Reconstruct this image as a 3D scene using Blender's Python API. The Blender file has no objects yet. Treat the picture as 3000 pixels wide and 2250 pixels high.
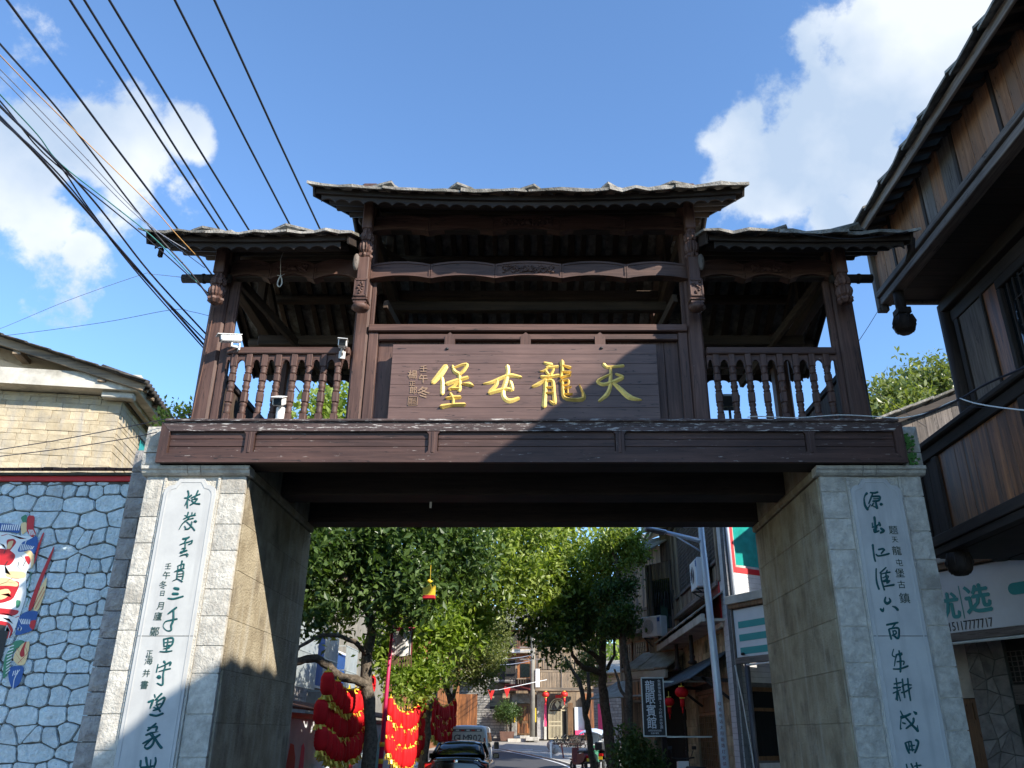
import bpy, math, random
from mathutils import Vector, Matrix
R = math.radians
S = bpy.context.scene
rnd = random.Random(7)
# ---------------------------------------------------------------- camera, light, exposure
TH = math.atan2(1028, 2400); ST, CT = math.sin(TH), math.cos(TH)
FPX, PCX, PCY, EYE = 2400.0, 1565.0, 1125.0, 1.6
cd = bpy.data.cameras.new('camera'); cam = bpy.data.objects.new('camera', cd); S.collection.objects.link(cam); S.camera = cam
cam.location = (0, 0, EYE); cam.rotation_euler = (math.pi/2+TH, 0, 0)
cd.sensor_width = 36; cd.lens = 36*FPX/3000; cd.shift_x = 0.5-PCX/3000; cd.clip_start = .05; cd.clip_end = 3000
SUN = Vector((1.25, -1.0, .98)).normalized()
sl = bpy.data.lights.new('sun', 'SUN'); so = bpy.data.objects.new('sun', sl); S.collection.objects.link(so)
so.rotation_euler = SUN.to_track_quat('Z', 'Y').to_euler(); so.location = (20, -20, 30)
sl.energy = 5.0; sl.angle = R(.53); sl.color = (1, .93, .82)
S.view_settings.view_transform = 'Standard'; S.view_settings.look = 'None'
S.view_settings.exposure = .88; S.view_settings.gamma = 1; S.view_settings.use_curve_mapping = False
try:
    S.cycles.max_bounces = 6; S.cycles.diffuse_bounces = 4; S.cycles.glossy_bounces = 2; S.cycles.transmission_bounces = 3
    S.cycles.sample_clamp_indirect = 6; S.cycles.caustics_reflective = False; S.cycles.caustics_refractive = False
except Exception: pass

def ray(px, py):
    u = (PCY-py)/FPX
    return Vector(((px-PCX)/FPX, CT-u*ST, ST+u*CT))
def atY(px, py, Y):
    r = ray(px, py); t = Y/r.y; return Vector((r.x*t, Y, EYE+r.z*t))
def atX(px, py, X):
    r = ray(px, py); t = X/r.x; return Vector((X, r.y*t, EYE+r.z*t))

# ---------------------------------------------------------------- world: sky with clouds
W = bpy.data.worlds.new('World'); S.world = W; W.use_nodes = True
nt = W.node_tree; nt.nodes.clear()
def N(nt, t, **k):
    n = nt.nodes.new(t)
    for a, b in k.items(): setattr(n, a, b)
    return n
def L(nt, a, b): nt.links.new(a, b)
def MATH(nt, op, a, b=None, clamp=False):
    n = N(nt, 'ShaderNodeMath', operation=op); n.use_clamp = clamp
    for i, v in enumerate((a, b)):
        if v is None: continue
        if hasattr(v, 'is_output'): L(nt, v, n.inputs[i])
        else: n.inputs[i].default_value = v
    return n.outputs[0]
def build_world():
    out = N(nt, 'ShaderNodeOutputWorld'); bg = N(nt, 'ShaderNodeBackground'); L(nt, bg.outputs[0], out.inputs[0])
    bg.inputs[1].default_value = .15
    sky = N(nt, 'ShaderNodeTexSky', sky_type='NISHITA'); sky.sun_disc = False
    sky.sun_elevation = math.asin(SUN.z); sky.sun_rotation = math.atan2(SUN.x, SUN.y)
    sky.altitude = 1300; sky.air_density = 1.0; sky.dust_density = .25; sky.ozone_density = 2.2
    tint = N(nt, 'ShaderNodeMixRGB', blend_type='MULTIPLY'); tint.inputs[0].default_value = 1; tint.inputs[2].default_value = (.95, 1.14, 1.27, 1); L(nt, sky.outputs[0], tint.inputs[1])
    tc = N(nt, 'ShaderNodeTexCoord'); D = tc.outputs['Generated']
    n1 = N(nt, 'ShaderNodeTexNoise'); n1.inputs['Scale'].default_value = 6.5; n1.inputs['Detail'].default_value = 9; n1.inputs['Roughness'].default_value = .6
    L(nt, D, n1.inputs['Vector'])
    n2 = N(nt, 'ShaderNodeTexNoise'); n2.inputs['Scale'].default_value = 2.6; n2.inputs['Detail'].default_value = 3; L(nt, D, n2.inputs['Vector'])
    mask = None
    blobs = [(2420,400,300,1),(2275,480,195,1),(2700,170,300,1),(2600,560,200,1),(2900,40,280,1),(2460,640,120,1),(2180,380,140,.9),(2930,420,250,1),(2470,100,120,.55),
             (70,470,190,1.15),(330,440,170,1.15),(555,400,90,1.0),(60,600,170,1.0),(350,580,150,.8),(240,720,90,.6),(480,560,120,.45),(-300,500,400,1),(3500,300,500,1)]
    for (px, py, r, s) in blobs:
        d = ray(px, py).normalized()
        v = N(nt, 'ShaderNodeVectorMath', operation='DISTANCE'); L(nt, D, v.inputs[0]); v.inputs[1].default_value = d
        m = MATH(nt, 'MULTIPLY', MATH(nt, 'SUBTRACT', 1.0, MATH(nt, 'DIVIDE', v.outputs['Value'], r/2450*1.25)), s*1.15)
        mask = m if mask is None else MATH(nt, 'MAXIMUM', mask, m)
    mask = MATH(nt, 'MAXIMUM', mask, MATH(nt, 'MULTIPLY', MATH(nt, 'SUBTRACT', n2.outputs[0], .68), 3.0))
    behind = N(nt, 'ShaderNodeSeparateXYZ'); L(nt, D, behind.inputs[0])
    a = MATH(nt, 'ADD', mask, MATH(nt, 'MULTIPLY', MATH(nt, 'SUBTRACT', n1.outputs[0], .5), 2.6))
    mr = N(nt, 'ShaderNodeMapRange', interpolation_type='SMOOTHSTEP'); L(nt, a, mr.inputs[0]); mr.inputs[1].default_value = .18; mr.inputs[2].default_value = .46
    c1 = N(nt, 'ShaderNodeMixRGB'); c1.inputs[1].default_value = (2.1, 2.6, 3.3, 1); c1.inputs[2].default_value = (3.7, 3.9, 4.1, 1)
    n3 = N(nt, 'ShaderNodeTexNoise'); n3.inputs['Scale'].default_value = 5; n3.inputs['Detail'].default_value = 7; L(nt, D, n3.inputs['Vector'])
    m3 = N(nt, 'ShaderNodeMapRange'); L(nt, n3.outputs[0], m3.inputs[0]); m3.inputs[1].default_value = .38; m3.inputs[2].default_value = .6
    L(nt, m3.outputs[0], c1.inputs[0])
    mx = N(nt, 'ShaderNodeMixRGB'); L(nt, MATH(nt, 'MULTIPLY', mr.outputs[0], .93), mx.inputs[0]); L(nt, tint.outputs[0], mx.inputs[1]); L(nt, c1.outputs[0], mx.inputs[2])
    L(nt, mx.outputs[0], bg.inputs[0])
build_world()

# ---------------------------------------------------------------- materials
MT = {}
def newmat(name):
    m = bpy.data.materials.new(name); m.use_nodes = True; t = m.node_tree; MT[name] = m
    return m, t, t.nodes['Principled BSDF']
def coords(t, scale=(1, 1, 1), jitter=True):
    tc = N(t, 'ShaderNodeTexCoord'); mp = N(t, 'ShaderNodeMapping'); mp.inputs['Scale'].default_value = scale
    L(t, tc.outputs['Object'], mp.inputs[0])
    oi = N(t, 'ShaderNodeObjectInfo')
    if jitter:
        r = MATH(t, 'MULTIPLY', oi.outputs['Random'], 37.0); cx = N(t, 'ShaderNodeCombineXYZ')
        for i in range(3): L(t, r, cx.inputs[i])
        L(t, cx.outputs[0], mp.inputs['Location'])
    return mp.outputs[0], oi.outputs['Random'], tc.outputs['Object']
def noise(t, vec, sc, det=5, ro=.55, dist=0):
    n = N(t, 'ShaderNodeTexNoise'); n.inputs['Scale'].default_value = sc; n.inputs['Detail'].default_value = det
    n.inputs['Roughness'].default_value = ro; n.inputs['Distortion'].default_value = dist
    L(t, vec, n.inputs['Vector']); return n.outputs[0]
def ramp(t, f, a, b, ca, cb):
    n = N(t, 'ShaderNodeValToRGB'); e = n.color_ramp.elements; e[0].position = a; e[1].position = b
    e[0].color = (*ca, 1); e[1].color = (*cb, 1); L(t, f, n.inputs[0]); return n.outputs[0]
def mix(t, f, a, b, mode='MIX'):
    n = N(t, 'ShaderNodeMixRGB', blend_type=mode)
    for i, v in enumerate((f, a, b)):
        if hasattr(v, 'is_output'): L(t, v, n.inputs[i])
        elif i == 0: n.inputs[0].default_value = v
        else: n.inputs[i].default_value = (*v, 1)
    return n.outputs[0]
def bump(t, b, h, strength, dist):
    n = N(t, 'ShaderNodeBump'); n.inputs['Strength'].default_value = strength; n.inputs['Distance'].default_value = dist
    L(t, h, n.inputs['Height']); L(t, n.outputs[0], b.inputs['Normal'])
def valjit(t, rand, col, amt):
    hs = N(t, 'ShaderNodeHueSaturation'); L(t, col, hs.inputs['Color'])
    L(t, MATH(t, 'ADD', MATH(t, 'MULTIPLY', rand, amt), 1-amt/2), hs.inputs['Value']); return hs.outputs[0]
def wood(name, c1, c2, axis='x', rough=.65, wear=None, wearamt=.5, jit=.35, sc=1.0, bs=.35, stain=None):
    m, t, b = newmat(name)
    k = {'x': (1.2, 22, 22), 'y': (22, 1.2, 22), 'z': (22, 22, 1.2)}[axis]
    v, rn, ob = coords(t, tuple(q*sc for q in k)); n = noise(t, v, 1.0, 6, .6, .6)
    col = ramp(t, n, .3, .72, c1, c2)
    n2 = noise(t, ob, 1.3, 4)
    col = mix(t, .55, col, ramp(t, n2, .3, .7, (.62, .62, .62), (1.25, 1.25, 1.25)), 'MULTIPLY')
    if stain:
        n4 = noise(t, v, .35, 3, .5); col = mix(t, MATH(t, 'MULTIPLY', ramp(t, n4, .45, .68, (0, 0, 0), (1, 1, 1)), 1.0), col, stain)
    if wear:
        kk = {'x': (3.5, 40, 26), 'y': (40, 3.5, 26), 'z': (26, 26, 3.5)}[axis]
        v3, _, _ = coords(t, kk); n3 = noise(t, v3, 1.6, 7, .7)
        col = mix(t, ramp(t, n3, 1-wearamt, 1-wearamt+.05, (0, 0, 0), (1, 1, 1)), col, wear)
    ck = {'x': (.5, 9, 9), 'y': (9, .5, 9), 'z': (9, 9, .5)}[axis]; v5, _, _ = coords(t, ck); n5 = noise(t, v5, 1.3, 3, .5, .2)
    crk = MATH(t, 'LESS_THAN', MATH(t, 'ABSOLUTE', MATH(t, 'SUBTRACT', n5, .56)), .0045)
    col = mix(t, MATH(t, 'MULTIPLY', crk, .8), col, (.008, .006, .005))
    fade = noise(t, ob, .55, 5, .6); col = mix(t, .6, col, ramp(t, fade, .35, .65, (.75, .75, .78), (1.3, 1.25, 1.2)), 'MULTIPLY')
    L(t, valjit(t, rn, col, jit), b.inputs['Base Color'])
    b.inputs['Roughness'].default_value = rough; b.inputs['Specular IOR Level'].default_value = .4
    bump(t, b, n, bs, .008)
    return m
def stone(name, c1, c2, sc=6, bsc=30, bstr=.8, bdist=.02, jit=.25, rough=.9, stain=None, streak=None, det=6):
    m, t, b = newmat(name); v, rn, ob = coords(t, (1, 1, 1))
    col = ramp(t, noise(t, v, sc, 6, .6), .32, .68, c1, c2)
    if stain: col = mix(t, ramp(t, noise(t, ob, 1.7, 6, .65), .5, .68, (0, 0, 0), (1, 1, 1)), col, stain)
    if streak:
        mp = N(t, 'ShaderNodeMapping'); mp.inputs['Scale'].default_value = (5, 5, .5); L(t, ob, mp.inputs[0])
        col = mix(t, ramp(t, noise(t, mp.outputs[0], 1.2, 5, .6), .5, .7, (0, 0, 0), (.8, .8, .8)), col, streak)
    L(t, valjit(t, rn, col, jit), b.inputs['Base Color']); b.inputs['Roughness'].default_value = rough
    b.inputs['Specular IOR Level'].default_value = .2
    bump(t, b, noise(t, v, bsc, det, .62), bstr, bdist)
    return m
def plain(name, c, rough=.5, metal=0, var=.15, spec=.5, trans=0, bsc=0, bstr=.2, sc=4, dirt=None):
    m, t, b = newmat(name); v, rn, ob = coords(t, (1, 1, 1))
    col = ramp(t, noise(t, v, sc, 5), .3, .7, tuple(q*(1-var) for q in c), tuple(min(1, q*(1+var)) for q in c))
    if dirt: col = mix(t, ramp(t, noise(t, ob, 2.3, 6, .65), .5, .72, (0, 0, 0), (.8, .8, .8)), col, dirt)
    L(t, col, b.inputs['Base Color']); b.inputs['Roughness'].default_value = rough; b.inputs['Metallic'].default_value = metal
    b.inputs['Specular IOR Level'].default_value = spec
    if trans: b.inputs['Transmission Weight'].default_value = trans
    if bsc: bump(t, b, noise(t, v, bsc, 5), bstr, .01)
    return m
BR1, BR2, BW = (.052, .025, .019), (.130, .070, .053), (.38, .34, .31)
for ax in 'xyz':
    wood('paint_'+ax, BR1, BR2, ax, .62, BW, .30, .22, bs=.6)
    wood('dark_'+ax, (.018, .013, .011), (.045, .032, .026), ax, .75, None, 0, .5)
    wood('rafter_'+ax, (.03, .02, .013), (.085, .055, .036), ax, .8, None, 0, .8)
    wood('grey_'+ax, (.08, .066, .058), (.23, .195, .17), ax, .8, None, 0, .5)
    wood('orange_'+ax, (.15, .066, .034), (.38, .195, .10), ax, .75, None, 0, .35, stain=(.22, .13, .085))
    wood('tan_'+ax, (.18, .13, .085), (.40, .30, .20), ax, .8, None, 0, .4, stain=(.10, .085, .07))
wood('beampaint_x', (.040, .019, .015), (.096, .050, .039), 'x', .6, BW, .36, .2)
wood('beamworn_x', (.05, .033, .031), (.11, .072, .066), 'x', .7, (.5, .47, .44), .445, .2)
wood('beampaint_z', (.040, .019, .015), (.096, .050, .039), 'z', .6, BW, .36, .2)
wood('signboard', (.100, .058, .048), (.158, .095, .078), 'x', .5, BW, .18, .06, bs=.12)
wood('walnut_z', (.11, .040, .016), (.42, .17, .06), 'z', .45, None, 0, .5, stain=(.07, .035, .02))
wood('door_z', (.10, .05, .022), (.22, .12, .055), 'z', .6, None, 0, .2)
stone('roofslab', (.14, .13, .115), (.36, .335, .295), 9, 34, 1.0, .03, .5, stain=(.10, .095, .075))
stone('block', (.38, .355, .31), (.60, .57, .50), 11, 30, .8, .025, .16, stain=(.31, .285, .245))
stone('blockgrey', (.27, .25, .24), (.42, .40, .38), 9, 26, 1.0, .05, .3)
stone('margin', (.48, .45, .39), (.64, .61, .54), 9, 60, 1.0, .03, .1)
stone('cement', (.25, .205, .135), (.44, .38, .27), 2.2, 34, .9, .03, .05, stain=(.19, .155, .11), streak=(.44, .40, .32))
stone('stele', (.43, .43, .42), (.51, .51, .49), 3, 40, .2, .004, .05, .6, streak=(.36, .36, .355))
stone('bluestone', (.50, .63, .68), (.76, .85, .88), 16, 11, 1.0, .09, .14, .8, stain=(.50, .57, .60))
stone('mortar', (.06, .065, .06), (.12, .12, .11), 8, 30, .8, .02)
stone('yellowstone', (.36, .29, .19), (.54, .45, .31), 3.5, 24, .7, .02, .22, stain=(.33, .29, .23), streak=(.34, .31, .27))
stone('yellowwall', (.36, .30, .21), (.50, .43, .32), 3, 24, .5, .02)
stone('plaster', (.50, .38, .27), (.62, .50, .36), 2.5, 20, .2, .01)
stone('concrete', (.40, .37, .32), (.62, .58, .50), 2.5, 18, .4, .01, .1, stain=(.28, .26, .22))
stone('tile', (.035, .032, .03), (.10, .09, .08), 8, 20, .5, .02, .5)
stone('coping', (.05, .03, .025), (.15, .075, .06), 7, 20, .8, .02, .5)
stone('brickwhite', (.50, .50, .50), (.64, .64, .64), 4, 30, .15, .005, .15, .5)
stone('brickjoint', (.10, .10, .10), (.16, .16, .16), 8, 30, .3, .01)
stone('tanstone', (.32, .25, .15), (.56, .46, .31), 3, 22, .8, .03, .4, stain=(.15, .13, .09))
stone('greystone', (.17, .16, .15), (.33, .31, .28), 4, 22, .8, .03, .4)
stone('slabrooflt', (.24, .22, .185), (.44, .41, .35), 4, 22, .6, .02, .3, stain=(.2, .19, .17))
stone('asphalt', (.055, .056, .06), (.085, .086, .09), 40, 120, .4, .01, 0, .85, stain=(.075, .075, .078))
stone('paving', (.26, .24, .21), (.38, .36, .32), 6, 40, .4, .01, 0)
stone('earth', (.10, .09, .06), (.17, .15, .11), 2, 20, .5, .03, 0)
stone('bark', (.07, .055, .04), (.19, .155, .12), 14, 24, 1.0, .05, .1)
stone('wallwhite', (.50, .52, .54), (.68, .68, .68), 2, 20, .2, .01, 0)
stone('wallgrey', (.17, .155, .13), (.27, .245, .20), 2, 20, .3, .01, 0, streak=(.17, .16, .14))
stone('leftterrace', (.14, .11, .08), (.24, .19, .14), 2, 20, .3, .01, 0)
plain('gold', (.88, .62, .17), .45, .2, .12, .6, 0, 60, .35, 20, dirt=(.55, .36, .09))
plain('teal', (.008, .075, .078), .6, 0, .3, .3, 0, 40, .3, 30)
plain('tealdark', (.02, .055, .045), .6, 0, .2)
plain('tealsign', (.02, .30, .30), .5, 0, .05)
plain('ink', (.02, .02, .022), .6, 0, .1)
plain('inscribe', (.30, .19, .12), .6, 0, .1)
plain('black', (.012, .012, .014), .5, 0, .1)
plain('cable', (.012, .012, .02), .5, 0, .1)
plain('cable_pale', (.22, .24, .3), .5, 0, .1)
plain('cable_green', (.05, .22, .20), .5, 0, .1)
plain('cable_orange', (.55, .30, .10), .5, 0, .1)
plain('cable_white', (.72, .72, .70), .5, 0, .1)
plain('white', (.75, .75, .74), .45, 0, .05, dirt=(.6, .6, .58))
plain('signwhite', (.66, .69, .72), .45, 0, .05)
plain('redpaint', (.48, .015, .02), .55, 0, .1)
plain('maroon', (.16, .03, .03), .6, 0, .2)
plain('red', (.60, .010, .014), .7, 0, .12, .2)
plain('redfar', (.62, .02, .015), .5, 0, .1)
plain('pink', (.75, .06, .16), .6, 0, .1)
plain('pole', (.50, .02, .10), .5, 0, .1)
plain('yellow', (.75, .50, .03), .5, 0, .15)
plain('goldfoil', (.80, .55, .07), .35, .3, .3)
plain('paleiron', (.50, .42, .27), .5, .2, .1)
plain('cloth', (.62, .60, .57), .9, 0, .2, sc=9)
plain('blue', (.02, .09, .30), .6, 0, .1)
plain('maskyellow', (.75, .55, .28), .6, 0, .1)
plain('maskgreen', (.05, .22, .12), .6, 0, .1)
plain('maskwhite', (.75, .76, .74), .6, 0, .04)
plain('maskblack', (.02, .02, .02), .6, 0, .04)
plain('carblack', (.006, .007, .008), .08, 0, .05, .7)
plain('carwhite', (.62, .62, .60), .25, 0, .04)
plain('glassdark', (.012, .016, .018), .05, 0, .1, .8)
plain('glassteal', (.02, .30, .26), .12, 0, .25, .7)
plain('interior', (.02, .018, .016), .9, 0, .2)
plain('chrome', (.7, .7, .7), .2, 1, .05)
plain('tail', (.45, .01, .01), .2, 0, .05)
plain('tyre', (.02, .02, .02), .8, 0, .1)
plain('lamppost', (.55, .62, .72), .35, .2, .05)
plain('panel', (.10, .10, .12), .4, 0, .1)
plain('awning', (.06, .07, .08), .6, 0, .3)
plain('rope', (.55, .52, .46), .8, 0, .1)
plain('moss', (.06, .16, .03), .9, 0, .3)
plain('tin', (.45, .50, .50), .4, .3, .1)
plain('clay', (.12, .06, .04), .8, 0, .2)
def leafmat(name, c1, c2, tr=.45):
    m, t, b = newmat(name); ge = N(t, 'ShaderNodeNewGeometry')
    col = ramp(t, ge.outputs['Random Per Island'], .1, .9, c1, c2)
    L(t, col, b.inputs['Base Color']); b.inputs['Roughness'].default_value = .38; b.inputs['Specular IOR Level'].default_value = .45
    tb = N(t, 'ShaderNodeBsdfTranslucent'); L(t, mix(t, 1.0, col, (1.6, 1.7, .7), 'MULTIPLY'), tb.inputs[0])
    ms = N(t, 'ShaderNodeMixShader'); ms.inputs[0].default_value = tr
    L(t, b.outputs[0], ms.inputs[1]); L(t, tb.outputs[0], ms.inputs[2]); L(t, ms.outputs[0], t.nodes['Material Output'].inputs[0])
leafmat('leafdark', (.035, .07, .018), (.11, .17, .045), .35)
leafmat('leaf', (.11, .165, .028), (.34, .40, .10))
leafmat('leafbright', (.12, .19, .028), (.29, .37, .07), .5)
leafmat('leafolive', (.10, .13, .035), (.20, .22, .07), .35)

# ---------------------------------------------------------------- mesh helpers
class MB:
    def __init__(s, o=(0, 0, 0)): s.v = []; s.f = []; s.m = []; s.sm = []; s.o = Vector(o)
    def add(s, vs, fs, mi=0, sm=False):
        b = len(s.v); s.v += [tuple(Vector(p)-s.o) for p in vs]; s.f += [tuple(i+b for i in f) for f in fs]
        s.m += [mi]*len(fs); s.sm += [sm]*len(fs); return s
    def box(s, x0, x1, y0, y1, z0, z1, mi=0, c=0):
        if x0 > x1: x0, x1 = x1, x0
        if y0 > y1: y0, y1 = y1, y0
        if z0 > z1: z0, z1 = z1, z0
        return s.obox(Vector(((x0+x1)/2, (y0+y1)/2, (z0+z1)/2)), ((x1-x0)/2, (y1-y0)/2, (z1-z0)/2), None, mi, c)
    def obox(s, ce, h, M=None, mi=0, c=0):
        ce = Vector(ce); hx, hy, hz = h
        if c <= 0 or c >= min(h):
            vs = [Vector((a*hx, b*hy, d*hz)) for a in (-1, 1) for b in (-1, 1) for d in (-1, 1)]
            fs = [(0, 1, 3, 2), (4, 6, 7, 5), (0, 4, 5, 1), (2, 3, 7, 6), (0, 2, 6, 4), (1, 5, 7, 3)]
        else:
            vs = []; fs = []; idx = {}
            for a in (-1, 1):
                for b in (-1, 1):
                    for d in (-1, 1):
                        for k in range(3):
                            q = [a*(hx-c), b*(hy-c), d*(hz-c)]; q[k] = (a, b, d)[k]*(hx, hy, hz)[k]
                            idx[(a, b, d, k)] = len(vs); vs.append(Vector(q))
            g = lambda a, b, d, k: idx[(a, b, d, k)]
            for e in (-1, 1):
                o = lambda l: tuple(l) if e > 0 else tuple(reversed(l))
                fs.append(o([g(e, -1, -1, 0), g(e, 1, -1, 0), g(e, 1, 1, 0), g(e, -1, 1, 0)]))
                fs.append(o([g(-1, e, -1, 1), g(-1, e, 1, 1), g(1, e, 1, 1), g(1, e, -1, 1)]))
                fs.append(o([g(-1, -1, e, 2), g(1, -1, e, 2), g(1, 1, e, 2), g(-1, 1, e, 2)]))
                for f2 in (-1, 1):
                    o2 = lambda l: tuple(l) if e*f2 > 0 else tuple(reversed(l))
                    fs.append(o2([g(e, f2, -1, 0), g(e, f2, -1, 1), g(e, f2, 1, 1), g(e, f2, 1, 0)]))
                    fs.append(o2([g(-1, e, f2, 1), g(-1, e, f2, 2), g(1, e, f2, 2), g(1, e, f2, 1)]))
                    fs.append(o2([g(f2, -1, e, 2), g(f2, -1, e, 0), g(f2, 1, e, 0), g(f2, 1, e, 2)]))
                    for h3 in (-1, 1):
                        fs.append((g(e, f2, h3, 0), g(e, f2, h3, 1), g(e, f2, h3, 2)) if e*f2*h3 > 0 else (g(e, f2, h3, 2), g(e, f2, h3, 1), g(e, f2, h3, 0)))
        if M is not None: vs = [M @ v for v in vs]
        return s.add([ce+v for v in vs], fs, mi)
    def bar(s, p, q, w, h, mi=0, c=0, up=(0, 0, 1)):
        p, q = Vector(p), Vector(q); d = q-p; l = d.length; x = d.normalized(); u = Vector(up)
        if abs(x.dot(u)) > .98: u = Vector((0, 1, 0))
        y = u.cross(x).normalized(); z = x.cross(y)
        return s.obox((p+q)/2, (l/2, w/2, h/2), Matrix((x, y, z)).transposed(), mi, c)
    def tube(s, pts, r, n=8, mi=0, sm=True, caps=True):
        pts = [Vector(p) for p in pts]; m = len(pts); rr = r if isinstance(r, (list, tuple)) else [r]*m
        vs = []; prev = None
        for i, p in enumerate(pts):
            d = (pts[min(i+1, m-1)]-pts[max(i-1, 0)]).normalized()
            if prev is None:
                a = Vector((0, 0, 1)) if abs(d.z) < .9 else Vector((1, 0, 0)); x = d.cross(a).normalized()
            else: x = (prev-d*prev.dot(d)).normalized()
            prev = x; y = d.cross(x)
            vs += [p+(x*math.cos(2*math.pi*k/n)+y*math.sin(2*math.pi*k/n))*rr[i] for k in range(n)]
        fs = [(i*n+k, i*n+(k+1) % n, (i+1)*n+(k+1) % n, (i+1)*n+k) for i in range(m-1) for k in range(n)]
        s.add(vs, fs, mi, sm)
        if caps: b = len(s.v)-len(vs); s.f += [tuple(b+k for k in range(n))[::-1], tuple(b+(m-1)*n+k for k in range(n))]; s.m += [mi]*2; s.sm += [False]*2
        return s
    def lathe(s, ce, prof, n=12, mi=0, ribs=0, ramp_=.0, sm=True):
        ce = Vector(ce); vs = []
        for (r, z) in prof:
            for k in range(n):
                a = 2*math.pi*k/n; q = r*(1-ramp_*(k % 2)) if ribs else r
                vs.append(ce+Vector((q*math.cos(a), q*math.sin(a), z)))
        m = len(prof); fs = [(i*n+k, i*n+(k+1) % n, (i+1)*n+(k+1) % n, (i+1)*n+k) for i in range(m-1) for k in range(n)]
        fs += [tuple(range(n))[::-1], tuple((m-1)*n+k for k in range(n))]
        if prof[0][1] > prof[-1][1]: fs = [f[::-1] for f in fs]
        return s.add(vs, fs, mi, sm)
    def prism(s, poly, e1, e2, o, depth, mi=0, sm=False):
        """poly (u,v) list in the plane o+u*e1+v*e2, extruded by vector depth"""
        o, e1, e2, d = Vector(o), Vector(e1), Vector(e2), Vector(depth); n = len(poly)
        a = [o+e1*u+e2*v for u, v in poly]; b = [p+d for p in a]
        fs = [tuple(range(n)), tuple(range(2*n-1, n-1, -1))]+[(i, n+i, n+(i+1) % n, (i+1) % n) for i in range(n)]
        ar = sum(poly[i][0]*poly[(i+1) % n][1]-poly[(i+1) % n][0]*poly[i][1] for i in range(n))
        if (ar > 0) == (e1.cross(e2).dot(d) > 0): fs = [f[::-1] for f in fs]
        return s.add(a+b, fs, mi, sm)
    def quadstrip(s, A, B, mi=0, sm=False):
        n = len(A); return s.add(list(A)+list(B), [(i, i+1, n+i+1, n+i) for i in range(n-1)], mi, sm)
    def mesh(s, name, mats):
        me = bpy.data.meshes.new(name); me.from_pydata(s.v, [], s.f)
        for m in (mats if isinstance(mats, (list, tuple)) else [mats]): me.materials.append(MT[m] if isinstance(m, str) else m)
        me.polygons.foreach_set('material_index', s.m); me.polygons.foreach_set('use_smooth', s.sm); me.update(); return me
def link(name, data, parent=None, loc=None, label=None, kind=None, rot=None):
    o = bpy.data.objects.new(name, data); S.collection.objects.link(o)
    if parent is not None: o.parent = parent
    if loc is not None: o.location = loc
    if rot is not None: o.rotation_euler = rot
    if label: o['label'] = label
    if kind: o['kind'] = kind
    return o
class T:
    """a thing: an Empty at its base; parts are given in world coordinates, or in its own local frame when built with local=True"""
    def __init__(s, name, label, cat, loc=(0, 0, 0), rz=0, group=None, local=False):
        s.e = bpy.data.objects.new(name, None); S.collection.objects.link(s.e); s.e.location = loc; s.e.rotation_euler = (0, 0, rz)
        s.e.empty_display_size = .3; s.e['label'] = label; s.e['category'] = cat
        if group: s.e['group'] = group
        s.off = Vector((0, 0, 0)) if local else Vector(loc)
    def mb(s): return MB(s.off)
    def part(s, name, m, mats, parent=None, label=None, kind=None): return link(name, m.mesh(name, mats), parent or s.e, label=label, kind=kind)
    def box(s, name, x0, x1, y0, y1, z0, z1, mat, c=.006, parent=None, label=None, kind=None):
        return s.part(name, s.mb().box(x0, x1, y0, y1, z0, z1, 0, c), mat, parent, label, kind)
    def bar(s, name, p, q, w, h, mat, c=.006, parent=None): return s.part(name, s.mb().bar(p, q, w, h, 0, c), mat, parent)
def solo(name, m, mats, label, cat, group=None, loc=(0, 0, 0)):
    o = link(name, m.mesh(name, mats), None, loc=loc, label=label); o['category'] = cat
    if group: o['group'] = group
    return o
def struct(name, m, mats):
    return link(name, m.mesh(name, mats), kind='structure')
def copytree(o, parent=None):
    c = o.copy(); S.collection.objects.link(c); c.parent = parent
    for ch in o.children: copytree(ch, c)
    return c
class Fac:
    """a vertical plane through P0 along dir; local x along it, local y away from the viewer, z up"""
    def __init__(s, P0, d):
        s.P = Vector((P0[0], P0[1], 0)); s.d = Vector((d[0], d[1], 0)).normalized(); s.n = Vector((-s.d.y, s.d.x, 0)); s.rz = math.atan2(s.d.y, s.d.x)
    def at(s, px, py, y=0):
        r = ray(px, py); C = Vector((0, 0, EYE)); t = (s.P+s.n*y-C).dot(s.n)/r.dot(s.n); q = C+r*t
        return (q-s.P).dot(s.d), q.z
    def w(s, x, y, z): return s.P+s.d*x+s.n*y+Vector((0, 0, z))
    def thing(s, name, label, cat, group=None): return T(name, label, cat, s.P, s.rz, group, True)
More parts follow.
